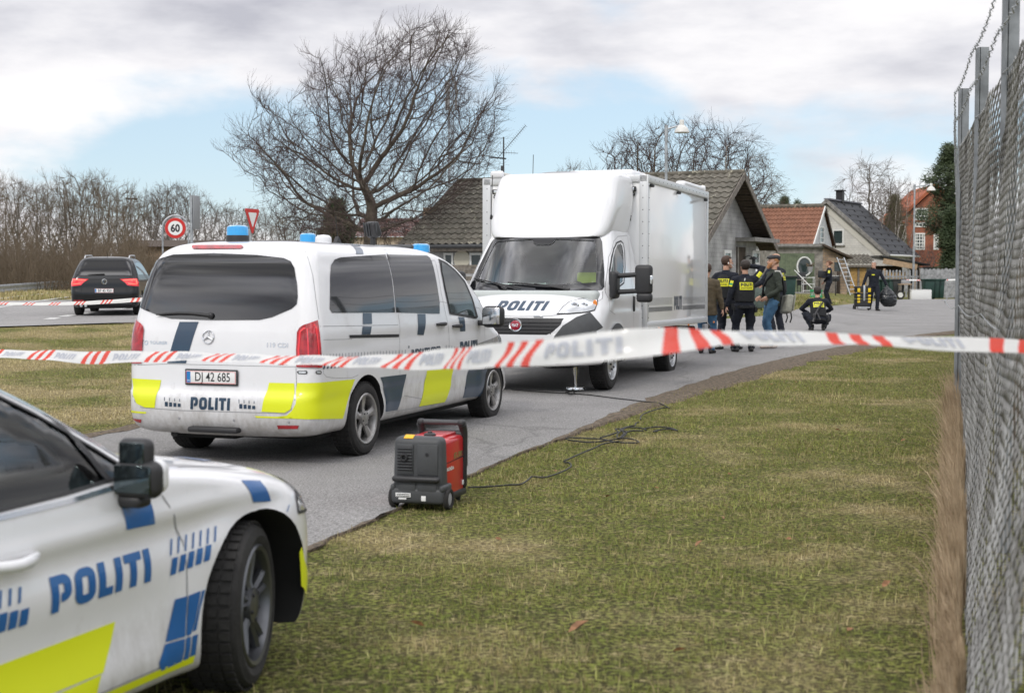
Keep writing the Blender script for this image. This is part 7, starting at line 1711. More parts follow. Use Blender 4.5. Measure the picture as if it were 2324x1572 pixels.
# man in flat cap
b_,H=stand(750,1408,202);p3=person('man in a flat cap, dark green jacket and blue jeans, seen in profile',b_,H*.97,-98,feet=((.06,.10),(-.04,-.10)),hands=((.17,.20,1.00),(.16,-.22,1.00)),elbows=((-1,.5,-.2),(-1,-.5,-.2)),head=(0,4),lean=-2,top='greenjacket',legs='denim',hair='beard',hairkind='crop',vest=False,boots='sole',seed=6,coat=.06)
h=p3['h'];q=MB();rows=[(-.13,.045,.090,.032),(-.105,.02,.106,.052),(-.075,.02,.104,.066),(-.045,.02,.100,.072),(-.02,-.0,.06,.075)]
loftrings(q,[[h((b2+a2)/2+(b2-a2)/2*math.cos(2*math.pi*i/18),w2*math.sin(2*math.pi*i/18),z2)for i in range(18)]for z2,a2,b2,w2 in rows]);q.ball(tuple(h(.085,0,-.115)),(.035,.036,.045),12,8);mkobj('beard',organic(q,.010,2,.006,3,40),'beard',p3['root'],180)
q=MB();q.ball(tuple(h(.0,0,.085)),(.120,.105,.052),20,10);q.ball(tuple(h(.055,0,.075)),(.085,.085,.035),16,8);q.ball(tuple(h(-.06,0,.06)),(.055,.085,.05),16,8);mkobj('flat_cap',organic(q,.010,3),'tweed',p3['root'],180)
q=MB();q.add([h(.06+.09*math.cos(t_),.075*math.sin(t_),.052-.012*math.cos(t_))for t_ in[math.pi*(i/10-.5)for i in range(11)]]+[h(.05,.07*(i/5-1),.060)for i in range(10,-1,-1)],[tuple(range(22))]);cpk=q.build('cap_peak','tweed',p3['root']);m_=cpk.modifiers.new('s','SOLIDIFY');m_.thickness=.008
# shoulder bag worn on his back, strap over the near shoulder
Pt=p3['Pt'];bagT=empty('shoulder_bag',b_,math.pi/2-R(-98),'pale grey canvas messenger bag hanging behind the man in the flat cap','bag');bagT.scale=p3['root'].scale
q=MB();q.rbox((0,0,0),(.13,.34,.36),.04,4,rx=R(6));q.rbox((-.075,0,.03),(.02,.35,.32),.01,2,rx=R(6));o=q.build('bag_body','canvas',bagT);o.location=(-.245,.08,.86);o.rotation_euler=(0,R(-10),0)
q=MB();q.tube([(-.20,.05,1.04),(-.17,.10,1.20),(-.135,.14,1.36),(-.06,.175,1.478),(.05,.16,1.46),(.12,.08,1.36),(.155,-.05,1.22),(.13,-.18,1.05)],.020,6);q.build('bag_strap','vest',bagT)
q=MB();q.tube([(-.115,.15,1.40),(-.06,.178,1.490),(.02,.168,1.488)],.032,8);q.build('shoulder_pad','strapgrey',bagT)
for x in(-.22,-.30):q=MB();q.tube([(x,.12,.72),(x-.02,.12,.60),(x-.01+.02,.12,.50)],.012,6);q.build('strap_end','vest',bagT)
# bald officer bending over the bins behind
bx,by=cb(830,215);Y4=31.5;x4=PX(bx,Y4);g4=G(x4,Y4)+RZ(Y4);H4=CAMZ+(HOR-by)/FPX*Y4-g4
p4=person('shaven-headed officer behind the man in the flat cap, reaching to the left',(x4,Y4,g4),H4*1.02,-38,feet=((0,.12),(0,-.12)),hands=((.42,.25,1.12),(.44,-.02,1.14)),lean=8,head=(8,18),hairkind='none',panel=True,seed=8)
# person half hidden behind the truck
Y5=26.6;x5=PX(1603,Y5);g5=G(x5,Y5)+RZ(Y5);p5=person('person in a quilted brown coat and blue jeans almost hidden behind the truck box',(x5,Y5,g5),1.68,20,top='browncoat',legs='denim',hair='hairbrown',vest=False,coat=.18,seed=9)
# woman officer in front of the brick shed
b_,H=stand(1462,852,303);p6=person('female officer with her hair in a bun, in profile holding a black case',b_,H,-78,feet=((.05,.09),(-.05,-.10)),hands=((.27,.16,1.12),(.20,-.17,.92)),head=(0,2),hair='hairauburn',hairkind='bun',vest=False,seed=10,torso=.49,armr=.9)
sleeve_patch(p6,0,green=False)
q=MB();q.rbox((0,0,0),(.36,.06,.26),.015,ry=R(4));cs=q.build('document_case','blackpl',None);cs.location=b_+Vector((-.27,-.12,1.12));cs.rotation_euler=(0,0,R(12));tag(cs,'flat black case held under the arm of the woman officer','case')
# officer crouching on the road
b_,H=stand(1325,1185,690);p7=person('officer crouching on the road with his back to the camera and head bowed',b_,1.80,3,pelvis=(-.10,0,.30),lean=22,feet=((.08,.13),(-.02,-.13)),footz=(0,0),hands=((.34,.16,.42),(.34,-.14,.42)),elbows=((-.2,1,.1),(-.2,-1,.1)),knees=((1,.55,.4),(1,-.55,.4)),head=(0,38),hair='hairdark',seed=12)
q=MB();Pt=p7['Pt'];q.tube([Pt(-.165,-.10,.40),Pt(-.185,.02,.22),Pt(-.19,.12,.02),Pt(-.17,.16,-.14)],[.018,.022,.026,.03],8);q.tube([Pt(-.18,.06,.1),Pt(-.2,.0,-.10)],.02,8);q.rbox(tuple(Pt(-.19,.13,-.02)),(.05,.07,.16),.012);q.build('rifle_sling','blackpl',p7['root'])
q=MB();q.rbox(tuple(Pt(-.05,-.22,-.02)),(.06,.05,.16),.014);q.cyl(tuple(Pt(-.05,-.22,.05)),tuple(Pt(-.05,-.22,.16)),.012);q.build('radio','blackpl',p7['root'])
for s in(.5,):
    pass
cd_=lambda x,y:((3200+x/2.62)*.5674,(700+y/2.62)*.5674)
# officer walking towards the camera with trolley case and refuse sack
px,py=cd_(770,1432);g8=GP(px,py);H8=(py-cd_(0,915)[1])/FPX*g8.y;B8=Vector((g8.x,g8.y,G(g8.x,g8.y)+RZ(g8.y)))
p8=person('grey-haired officer walking towards the camera, pulling a tool trolley',B8,H8,176,feet=((.16,.07),(-.20,-.08)),footz=(0,.04),hands=((.02,.44,.93),(.06,-.40,.90)),elbows=((-.6,1,0),(-.6,-1,0)),head=(-38,0),hair='hairgrey',hairkind='crop',vest=False,seed=14,curl=1.1)
q=MB();q.rbox(tuple(p8['Pt'](.140,-.07,.36)),(.01,.10,.04),.003);q.build('chest_badge','patch',p8['root'])
s8=p8['s'];W8_=lambda i:Matrix.LocRotScale(p8['root'].location,p8['root'].rotation_euler,p8['root'].scale)@ p8['wr'][i]
# sack
hw=W8_(0);sk=empty('refuse_sack',(hw.x,hw.y-.02,hw.z),0,'full black refuse sack carried by the grey-haired officer','sack');q=MB()
rows=[(.06,.05),(.0,.028),(-.06,.05),(-.16,.16),(-.32,.27),(-.50,.31),(-.66,.27),(-.76,.16),(-.78,.02)]
loftrings(q,[[Vector((r_*math.cos(a_)*1.05+.12*(-z_),r_*math.sin(a_)*.8,z_))*1 for a_ in[2*math.pi*i/20 for i in range(20)]]for z_,r_ in rows])
mkobj('sack_body',organic(q,.02,2,.022,5,8),mat('sack_film',(.014,.016,.018),.22,bump=.8,bump_scale=9),sk,180)
# trolley tool case
hw=W8_(1);gx_,gy_=PX(cd_(650,0)[0],hw.y-.1),hw.y-.1;tc=empty('tool_trolley',(gx_,gy_,G(gx_,gy_)+RZ(gy_)),R(8),'black tool trolley with yellow clips and an extended handle, on the road','tool case');M['yplastic']=mat('yellow_plastic',(.75,.52,.02),.4)
for z0,z1_ in((.12,.40),(.42,.62),(.64,.86)):q=MB();q.rbox((0,0,(z0+z1_)/2),(.50,.34,z1_-z0),.03,3);q.rbox((0,0,z1_-.02),(.53,.37,.03),.01);q.build('case_box','blackpl',tc)
for z in(.30,.40,.52,.72):
    for x in(-.20,.20):q=MB();q.rbox((x,-.18,z),(.10,.02,.07 if z != .72 else .14),.006);q.build('clip','yplastic',tc)
q=MB();q.rbox((0,-.19,.62),(.07,.03,.56),.008);q.build('handle_channel','alu',tc);q=MB();q.tube([(-.06,-.1,.88),(-.06,-.06,hw.z-tc.location.z-.04),(.0,-.06,hw.z-tc.location.z),(.14,-.06,hw.z-tc.location.z),(.17,-.06,hw.z-tc.location.z-.06),(.17,-.1,.88)],.016,8);q.build('handle','blackpl',tc)
for x in(-.27,.27):q=MB();q.lathe([(.001,-.03),(.09,-.03),(.10,-.015),(.10,.015),(.09,.03),(.001,.03)],20,axis='X',T=Matrix.Translation((x,.05,.10)));q.build('wheel','tyre',tc)
q=MB();q.rbox((0,-.14,.09),(.46,.10,.05),.01);q.build('base_plate','alu',tc)
# ------------------------------------------------------------------ chain-link fence along the right side
def fx_top(y):return .735+.258*y if y<13.4 else 4.192+.3134*(y-13.4)
def fx_bot(y):return .3215*y if y<8.4 else(.3215*8.4+(y-8.4)*.3120)
ZT=2.88
def fpt(y,z,sag=True):
    t=min(1,max(0,z/ZT));x=fx_bot(y)+(fx_top(y)-fx_bot(y))*t**.8
    b_=.035*noise.noise(Vector((y*.9,z*1.1,3)))+.018*noise.noise(Vector((y*2.6,z*2.3,8)))
    return Vector((x+b_,y+.25*b_,z+G(x,y)*(1-t)+(.03*noise.noise(Vector((y*.8,5,z))))))
fn=empty('chain_link_fence',(0,0,0),0,'tall sagging chain-link fence with barbed wire along the right edge','fence')
q=MB();pitch=.062;y=3.6;i=0
while y<31:
    nz_=64 if y<16 else 40;pts=[]
    for j in range(nz_+1):pts.append(fpt(y+(pitch if(j+i)%2 else 0)*1.0,.02+(ZT-.02)*j/nz_))
    q.tube(pts,.0040 if y<8.5 else .0052,3,cap=False);y+=pitch;i+=1
M['meshwire']=mat('weathered_wire',(.36,.36,.35),.42,metal=.5,noise_amt=.5,noise_scale=2.2,col2=(.13,.125,.115))
q.build('wire_mesh','meshwire',fn,smooth=0,weld=False)
def wire(name,z0,off,r_,barbs):
    q=MB();pts=[];ys=[3.2+.1*k_ for k_ in range(280)]
    for yy in ys:
        ph=((yy-3.8)%2.4)/2.4;sag=-.05*math.sin(math.pi*ph);tw=.010 if barbs else 0;pts.append(Vector((fx_top(yy)+off+tw*math.cos(yy*90),yy,z0+sag+tw*math.sin(yy*90))))
    q.tube(pts,r_,5,cap=False)
    if barbs:
        for k_ in range(0,240):
            yy=3.2+.115*k_;ph=((yy-3.8)%2.4)/2.4;c=Vector((fx_top(yy)+off,yy,z0-.05*math.sin(math.pi*ph)))
            for d in((.7,.2,.7),(-.6,.3,.7)):d=Vector(d).normalized()*.018;q.tube([c-d,c+d],.0018,3,cap=False)
    q.build(name,'galv',fn,smooth=0,weld=False)
wire('top_wire',ZT+.01,-.01,.004,False);wire('tension_wire',1.45,-.12,.003,False);wire('barbed_wire',3.38,-.05,.0045,True);wire('barbed_wire',3.12,-.05,.0045,True)
M['postgalv']=mat('dull_galvanised',(.26,.275,.29),.6,metal=.45,noise_amt=.35,noise_scale=6)
for k_ in range(11):
    yy=3.8+2.4*k_;x=fx_top(yy)+.0;g=G(x,yy);h=3.42+(.0 if k_<8 else-.5)
    q=MB();q.box((x,yy,(h+g)/2-.1),(.012,.09,h-g+.2));q.box((x+.035,yy+.040,(h+g)/2-.1),(.07,.010,h-g+.2));q.box((x+.035,yy-.040,(h+g)/2-.1),(.07,.010,h-g+.2));q.build('post','postgalv',fn,smooth=0)
# brushwood on the far side of the fence
sr=random.Random(21);bw=MB()
for i in range(2600):
    yy=sr.uniform(9,40);x=fx_top(yy)+sr.uniform(.5,3.5);z=G(x,yy);h=sr.uniform(.5,2.1);a_=sr.uniform(0,6.28);l=sr.uniform(.05,.5)
    p=[Vector((x,yy,z)),Vector((x+l*.4*math.cos(a_),yy+l*.4*math.sin(a_),z+h*.5)),Vector((x+l*math.cos(a_),yy+l*math.sin(a_),z+h))];bw.tube(p,[.012,.008,.003],3,cap=False)
    for _ in range(3):q_=p[1].lerp(p[2],sr.random());b_=sr.uniform(0,6.28);bw.tube([q_,q_+Vector((math.cos(b_)*.2,math.sin(b_)*.2,sr.uniform(.1,.4)))],[.005,.002],3,cap=False)
tag(bw.build('brushwood','twig_brown',smooth=0,weld=False),'bare brown brushwood on the far side of the chain-link fence','brushwood',kind='stuff')
# ------------------------------------------------------------------ barrier tapes
def tape_mat(name,col):
    m=bpy.data.materials.new(name);m.use_nodes=True;t=m.node_tree;t.nodes.clear();d=N('ShaderNodeBsdfDiffuse',t);d.inputs[0].default_value=(*col,1);tl=N('ShaderNodeBsdfTranslucent',t);tl.inputs[0].default_value=(*col,1);gl=N('ShaderNodeBsdfGlossy',t);gl.inputs['Roughness'].default_value=.25
    m1=N('ShaderNodeMixShader',t);m1.inputs[0].default_value=.42;L(d.outputs[0],m1.inputs[1],t);L(tl.outputs[0],m1.inputs[2],t);m2=N('ShaderNodeMixShader',t);m2.inputs[0].default_value=.07;L(m1.outputs[0],m2.inputs[1],t);L(gl.outputs[0],m2.inputs[2],t);o=N('ShaderNodeOutputMaterial',t);L(m2.outputs[0],o.inputs[0],t);return m
M['tapewhite']=tape_mat('tape_white',(.88,.88,.88));M['tapered']=tape_mat('tape_red',(.84,.085,.055));M['tapeink']=tape_mat('tape_ink',(.56,.58,.64))
def tape(name,ctrl,label,period=.66,nred=3,rw=.048,wid=.075,text=True,ds=.006):
    C_=[(P(px,py,Y),w_,fl)for px,py,Y,w_,fl in ctrl];pts=smoothline([Vector((p.x,p.y,p.z))for p,_,_ in C_],24)if False else None
    P3=[];n=len(C_)
    for i in range(n-1):
        g_=[C_[min(max(k_,0),n-1)]for k_ in(i-1,i,i+1,i+2)]
        for j in range(30):
            t_=j/30;f=lambda a,b,c,d:.5*((2*b)+(c-a)*t_+(2*a-5*b+4*c-d)*t_*t_+(3*b-a-3*c+d)*t_**3)
            P3.append((f(*[q_[0]for q_ in g_]),f(*[q_[1]for q_ in g_]),f(*[q_[2]for q_ in g_])))
    # resample by length
    S_=[0]
    for a,b in zip(P3,P3[1:]):S_.append(S_[-1]+(b[0]-a[0]).length)
    m=int(S_[-1]/ds);out=[];k_=0
    for i in range(m):
        s=i*ds
        while k_<len(S_)-2 and S_[k_+1]<s:k_+=1
        f=(s-S_[k_])/max(1e-9,S_[k_+1]-S_[k_]);a,b=P3[k_],P3[k_+1];out.append((s,a[0].lerp(b[0],f),a[1]+(b[1]-a[1])*f,a[2]+(b[2]-a[2])*f))
    nw=12;vs=[];fr_=[]
    for i,(s,c,w_,fl)in enumerate(out):
        a=out[max(i-1,0)][1];b=out[min(i+1,len(out)-1)][1];d=(b-a).normalized();v=Vector((0,0,1));v=(v-d*v.dot(d)).normalized();o_=d.cross(v);cs=min(1,w_/wid);sn=math.sqrt(1-cs*cs)*fl;ax=v*cs+o_*sn;no=d.cross(ax);fr_.append((c,ax,no,d))
        for j in range(nw+1):u_=(j/nw-.5);vs.append(c+ax*wid*u_+no*.004*math.sin(u_*5+s*9))
    q=MB();q.v=vs
    for i in range(len(out)-1):
        for j in range(nw):
            s=out[i][0]+((j+.5)/nw-.5)*wid*.45;ph=s%period;red=ph<nred*rw*2 and(ph%(rw*2))<rw
            q.f.append((i*(nw+1)+j,i*(nw+1)+j+1,(i+1)*(nw+1)+j+1,(i+1)*(nw+1)+j));q.mi.append(1 if red else 0)
    root=tag(q.build(name,['tapewhite','tapered'],None,180,weld=False),label,'barrier tape')
    if text:
        s0=0;q=MB();W_=period-nred*rw*2-.06;kk=0
        while(kk+1)*period<S_[-1]:
            c0=kk*period+nred*rw*2+.03+W_/2;kk+=1;b=len(q.v);ok=True
            for x_,y_ in PV:
                i=int((c0-x_*W_/PWID*.8)/ds)
                if i<0 or i>=len(fr_):ok=False;break
                c,ax,no,d=fr_[i];f=(c0-x_*W_/PWID*.8)-i*ds;q.v.append(c+d*f+ax*y_*.04+no*-.0045+no*.004*math.sin(y_*.53*5+i*ds*9))
            if ok:q.f+=[tuple(b+k2 for k2 in f_)for f_ in PF];q.mi+=[0]*len(PF)
            else:del q.v[b:]
        o=q.build('tape_lettering','tapeink',root,0,weld=False)
    return root
tape('barrier_tape',[(2420,792,4.3,.04,1),(2330,788,4.3,.040,1),(2200,782,4.25,.038,1),(2050,775,4.1,.034,1),(1900,770,3.95,.030,1),(1750,766,3.8,.034,1),(1640,764,3.65,.038,1),(1560,770,3.55,.055,1),(1480,776,3.5,.066,1),(1400,783,3.5,.070,1),(1270,795,3.6,.070,1),(1120,807,4.0,.068,1),(980,816,4.8,.066,1),(850,820,5.3,.045,1),(720,818,5.9,.036,1),(560,813,6.5,.034,1),(440,809,7.0,.040,1),(330,809,7.4,.056,1),(200,811,7.8,.066,1),(100,805,8.2,.050,1),(0,803,8.6,.046,1),(-120,800,9.1,.05,1),(-260,798,9.7,.06,1)],
     'red and white police barrier tape stretched across the whole foreground to the chain-link fence')
tape('barrier_tape',[(330,679,25,.07,1),(285,682,25,.07,1),(200,687,25.4,.065,1),(100,689.5,26,.05,1),(0,688,26.5,.05,1),(-120,684,27,.06,1)],'red and white barrier tape low across the left lawn, beyond the white minivan',text=False,ds=.012)
tape('barrier_tape',[(2180,634,74,.075,1),(2120,636,74,.075,1),(2050,635,74.5,.075,1)],'thin red and white barrier tape in front of the far grey board fence',text=False,ds=.012,wid=.11)
# ------------------------------------------------------------------ generator
gn=empty('generator',(-.674,10.10,G(-.67,10.1)+RZ(10.1)),math.pi/2-R(17),'red and black wheeled petrol generator at the grass edge','generator')
q=MB();q.rbox((.31,0,.275),(.46,.335,.43),.035,3);bd=q.build('red_body','red',gn)
q=MB();q.rbox((.33,0,.495),(.40,.22,.03),.012);q.build('top_cover','red',gn)
q=MB();q.rbox((.06,0,.29),(.16,.385,.46),.045,4,taper=(.9,.94));q.rbox((.06,0,.10),(.17,.40,.12),.03,3);fp=q.build('front_cowl','greypl',gn)
q=MB()
for y0,y1,z0,z1 in((-.16,-.005,.25,.47),(.025,.15,.25,.47),(-.15,-.005,.12,.20),(.01,.14,.12,.20)):q.rbox((-.018,(y0+y1)/2,(z0+z1)/2),(.012,y1-y0,z1-z0),.005)
q.build('cowl_panel','greypl',fp)
q=MB();q.rbox((-.022,.088,.365),(.010,.115,.175),.004);lv=q.build('louvre_recess','ink',fp)
for i in range(8):q=MB();q.rbox((-.030,.088,.29+.0215*i),(.012,.115,.008),.002);q.build('louvre','greypl',lv)
q=MB();q.lathe([(.014,-.004),(.014,-.028),(.022,-.032),(.028,-.028),(.030,.0)],24,axis='X',T=Matrix.Translation((-.022,.088,.375)));q.build('exhaust','gap',fp)
q=MB();q.rbox((-.035,.0,.222),(.05,.36,.045),.02,3);q.build('lower_grip','blackpl',fp);q=MB();q.cyl((-.030,-.08,.40),(-.020,-.08,.40),.012,n=14);q.build('lock','ink',fp)
q=MB();q.rbox((-.030,.10,.105),(.004,.115,.03),.002);lb=q.build('warning_label','whiteplate',fp);q=MB();q.rbox((-.030,.105,.078),(.004,.06,.012),.002);q.build('data_label','whiteplate',fp);q=MB();q.rbox((-.030,-.055,.085),(.004,.035,.038),.002);q.build('square_label','whiteplate',fp)
for k_ in range(2):q=MB();q.box((-.0325,.10,.111-.012*k_),(.001,.10,.005));q.build('label_print','ink',lb,smooth=0)
q=MB();q.rbox((.02,.07,.519),(.05,.07,.006),.002,ry=R(-25));q.build('warning_sticker',mat('orange_sticker',(.85,.45,.02),.5),fp)
q=MB();q.rbox((.545,0,.30),(.06,.37,.44),.03,3);q.rbox((.33,0,.065),(.50,.35,.06),.02);q.build('rear_frame','blackpl',gn)
q=MB();q.lathe([(.045,.505),(.045,.520),(.035,.528),(.018,.53),(.016,.540),(.001,.542)],20,T=Matrix.Translation((.20,-.02,0)));q.build('fuel_cap','blackpl',gn)
q=MB();q.tube([(.16,-.02,.545),(.16,-.0,.545)],.01,6)
hd=MB();hd.tube([(.54,.165,.30),(.54,.165,.50),(.50,.165,.565)],[.026,.028,.032],10);hd.tube([(.54,-.165,.30),(.54,-.165,.50),(.50,-.165,.565)],[.026,.028,.032],10);hd.rbox((.50,.160,.575),(.06,.055,.05),.018,3);hd.rbox((.50,-.160,.575),(.06,.055,.05),.018,3);h_=hd.build('top_handle','blackpl',gn);hd=MB();hd.cyl((.50,.15,.578),(.50,-.15,.578),.020,n=14);hd.build('grip','greypl',h_)
for s in(-1,1):
    w_=empty('wheel',(.07,s*.205,.075));w_.parent=gn;q=MB();q.lathe([(.05,-.02),(.07,-.022),(.078,-.012),(.078,.012),(.07,.022),(.05,.02)],24,axis='Y',closed=True);q.build('tyre','tyre',w_);q=MB();q.lathe([(.001,s*.016),(.03,s*.018),(.052,s*.010),(.052,-s*.018),(.001,-s*.018)],24,axis='Y');q.build('wheel_disc','gapgrey',w_)
    q=MB();q.rbox((.07,s*.185,.155),(.19,.04,.05),.018,3);q.build('wheel_guard','greypl',gn)
for x in(.50,):
    for s in(-1,1):q=MB();q.cyl((x,s*.13,.0),(x,s*.13,.06),.02,.025,10);q.build('foot','blackpl',gn)
def side_text(s,x0,x1,z,h,m,bold=.03,shear=0):
    vs,fs=text2d(s,1,bold,shear);a0,a1=min(v[0]for v in vs),max(v[0]for v in vs);b0,b1=min(v[1]for v in vs),max(v[1]for v in vs)
    q=MB();q.add([(x0+(v[0]-a0)/(a1-a0)*(x1-x0),-.1695,z+(v[1]-b0)/(b1-b0)*h)for v in vs],fs);return q.build('lettering',m,bd,0)
side_text('HONDA',.15,.30,.258,.028,'whiteplate',.04);side_text('EU30i',.30,.50,.335,.042,'chrome',.03,.2);q=MB();q.add([(.14,-.1692,.315),(.52,-.1692,.325),(.52,-.1692,.335),(.14,-.1692,.320)],[(0,1,2,3)]);q.build('side_stripe','gap',bd,smooth=0)
q=MB();q.rbox((.50,-.1695,.135),(.04,.002,.035),.0008);q.build('side_sticker','whiteplate',bd)
q=MB();q.rbox((.575,-.15,.30),(.03,.06,.12),.01);q.build('socket_panel','blackpl',gn)
# ------------------------------------------------------------------ cables on the ground
c6=lambda x,y:((1450+x/1.7877)*.5674,(1650+y/1.7877)*.5674)
M['cable']=mat('cable_rubber',(.012,.012,.012),.5)
def cable(lines,label,r_=.007,name='cable'):
    q=MB()
    for i,ln in enumerate(lines):
        pts=[]
        g_=[GP(px,py)for px,py in ln];sm=smoothline([p.xy for p in g_],8)
        for j,p in enumerate(sm):pts.append((p.x,p.y,G(p.x,p.y)+.030+.010*(i%3)))
        q.tube(pts,r_,7)
    return tag(q.build(name,'cable',None,180),label,'cable')
cable([[c6(*p)for p in[(755,562),(900,556),(1040,549),(1130,540),(1180,510),(1215,488),(1300,490),(1390,465),(1450,437),(1490,410),(1478,385),(1440,378)]],[c6(*p)for p in[(1440,378),(1540,335),(1620,300),(1660,281),(1720,256),(1830,236)]]],'black cable running over the grass from the red generator')
cable([[c6(*p)for p in l_]for l_ in([(1455,205),(1490,200),(1600,206),(1720,214),(1820,235),(1960,238),(1962,222),(1890,204),(1800,214),(1640,236),(1500,224),(1455,212)],[(1700,212),(1820,170),(1810,146),(1850,150),(1870,190),(1835,215),(1820,190),(1860,150),(1900,135),(1990,140),(2030,152)],[(1835,222),(1880,180),(1930,165),(2010,166)],[(2010,134),(2100,123),(2200,132),(2252,148),(2190,140),(2120,146),(2080,157),(2110,152)],[(1850,215),(1890,170),(1840,150),(1900,128),(1948,118),(1955,100),(1975,98)])],'tangled black cable heap on the grass beside the asphalt edge',.0075)
cable([[c3(*p)for p in[(290,1445),(400,1455),(560,1467),(640,1472),(760,1481),(900,1499),(1000,1510),(1120,1523),(1180,1531),(1240,1562)]],[c3(*p)for p in[(615,1470),(650,1462),(672,1472),(650,1482),(628,1472),(640,1466)]],[c6(*p)for p in[(2180,-6),(2120,2),(2040,28),(2000,50),(1985,75),(1992,84)]]],'long black cable lying across the road in front of the truck')
# ------------------------------------------------------------------ bins and yard clutter
M['bin']=mat('bin_green',(.012,.045,.035),.5,noise_amt=.3,noise_scale=6);M['bingrey']=mat('bin_grey',(.10,.13,.12),.55,noise_amt=.3,noise_scale=6);M['binblack']=mat('bin_black',(.018,.02,.02),.5)
def make_bin(m,lid):
    t=empty('wheelie_bin',(0,0,0));q=MB();q.rbox((0,0,.52),(.50,.58,.94),.03,2);
    for v in q.v:
        k_=.82+.18*(v.z-.05)/.94;v.x *= k_;v.y *= k_
    q.rbox((0,0,.97),(.57,.66,.05),.015);
    q.build('bin_body',m,t);q=MB();q.rbox((0,-.02,1.02),(.58,.70,.06),.025,3);q.tube([(-.24,.34,.98),(-.24,.40,1.0),(.24,.40,1.0),(.24,.34,.98)],.018,6);q.build('lid',lid,t)
    for s in(-1,1):q=MB();q.lathe([(.001,-.025),(.09,-.025),(.10,-.01),(.10,.01),(.09,.025),(.001,.025)],16,axis='X',T=Matrix.Translation((s*.24,.27,.10)));q.build('wheel','tyre',t)
    return t
protos={}
def place_bin(px,pybase,Y,rz,m,lid,label,group):
    x=PX(px,Y);k_=(m,lid)
    if k_ not in protos:protos[k_]=t=make_bin(m,lid)
    else:t=copy_tree(protos[k_])
    t.location=(x,Y,G(x,Y)+.005);t.rotation_euler=(0,0,rz);tag(t,label,'bin',group);return t
ga,gb,gc='bins by the picket fence','bins by the board fence','bins beside the grey house'
place_bin(2000,0,74.6,.2,'bin','bin','widest dark green wheelie bin, leftmost behind the black refuse sack',ga);
for i,px in enumerate((2013,2021,2029)):place_bin(px,0,74.2-.25*i,1.45,'bin','bin','narrow green wheelie bin side-on in the row before the picket fence',ga)
place_bin(2038,0,73.6,1.4,'binblack','binblack','black wheelie bin at the right end of the picket fence row',ga)
place_bin(2105,0,73.5,.1,'bin','bin','green wheelie bin behind the right end of the white board',gb)
for i,px in enumerate((2118,2130)):place_bin(px,0,73.8+.2*i,1.3,'bin','bin',('green wheelie bin in the middle of three before the board fence','green wheelie bin nearest the chain-link fence, right of three')[i],gb)
place_bin(1722,0,46.5,1.35,'bingrey','bingrey','grey-green wheelie bin side-on between the officer and the man in the flat cap',gc);place_bin(1708,0,47.2,.3,'binblack','binblack','black wheelie bin behind the officer with the raised arm',gc);place_bin(1738,0,47.6,.3,'binblack','binblack','black wheelie bin behind the jeans of the man in the flat cap',gc)
place_bin(1785,0,50.5,.15,'bin','binblack','green wheelie bin with dark lid in front of the green doors',gc);place_bin(1622,0,46.0,.2,'bin','bin','dark green wheelie bin half hidden behind the leftmost officer',gc)
def at(px,Y,z=0):x=PX(px,Y);return Vector((x,Y,G(x,Y)+z))
wb=empty('white_board',at(2089,71.5),0,'white rectangular board lying against the bins beside the road','board');q=MB();q.rbox((0,0,.26),(1.02,.30,.50),.02,2);q.rbox((-.05,0,.52),(1.02,.32,.02),.006);q.build('panel','winwhite',wb)
ld=empty('ladder',at(1938,78.2),R(8),'aluminium ladder leaning against the small brick shed','ladder');q=MB();top=Vector((-.62,.5,2.1))
for s in(-.2,.2):q.tube([Vector((s,0,0)),top+Vector((s,0,0))],.035,6)
for i in range(9):c=top*((i+.5)/9);q.tube([c+Vector((-.2,0,0)),c+Vector((.2,0,0))],.018,5)
q.build('ladder_frame','alu',ld)
ct=empty('bottle_crate',at(1852,62),R(-10),'green plastic bottle crate standing on the ground by the female officer','crate');q=MB()
for x,y_,dx,dy in((0,-.14,.42,.02),(0,.14,.42,.02),(-.20,0,.02,.30),(.20,0,.02,.30)):q.rbox((x,y_,.04),(dx,dy,.08),.006);q.rbox((x,y_,.25),(dx,dy,.06),.006)
for i in range(7):q.box((-.18+.06*i,-.14,.15),(.014,.016,.16));q.box((-.18+.06*i,.14,.15),(.014,.016,.16))
q.box((0,0,.01),(.40,.28,.015));ct.scale=(1.25,)*3;q.build('crate_body','green',ct);q=MB()
for i in range(5):
    for j in range(3):q.cyl((-.14+.07*i,-.08+.08*j,.02),(-.14+.07*i,-.08+.08*j,.24),.026,n=8)
q.build('bottles',mat('clear_bottles',(.55,.60,.58),.2),ct)
bk=empty('bicycle',at(1896,72.5),R(78),'bicycle parked against the brick shed behind the female officer','bicycle')
for x in(-.52,.52):
    w_=empty('wheel',(x,0,.34));w_.parent=bk;q=MB();q.tube([(.33*math.cos(t_),0,.33*math.sin(t_))for t_ in[2*math.pi*i/28 for i in range(28)]],.018,6,closed=True);q.build('tyre','tyre',w_);q=MB()
    for i in range(14):t_=2*math.pi*i/14;q.tube([(0,0,0),(.32*math.cos(t_),0,.32*math.sin(t_))],.002,3)
    q.build('spokes','alu',w_)
q=MB();
for a_,b_ in(((-.52,0,.34),(-.12,0,.30)),((-.12,0,.30),(-.22,0,.82)),((-.52,0,.34),(-.20,0,.72)),((-.12,0,.30),(.34,0,.72)),((-.20,0,.74),(.33,0,.80)),((.52,0,.34),(.32,0,.95))):q.tube([a_,b_],.016,6)
q.build('frame','blackpaint',bk);q=MB();q.rbox((-.24,0,.88),(.26,.16,.07),.03);q.build('saddle','blackpl',bk);q=MB();q.tube([(.20,-.28,1.02),(.30,-.1,1.0),(.30,.1,1.0),(.20,.28,1.02)],.012,6);q.build('handlebar','chrome',bk);q=MB();q.rbox((.42,0,.85),(.30,.38,.26),.03);q.build('basket','blackpl',bk)
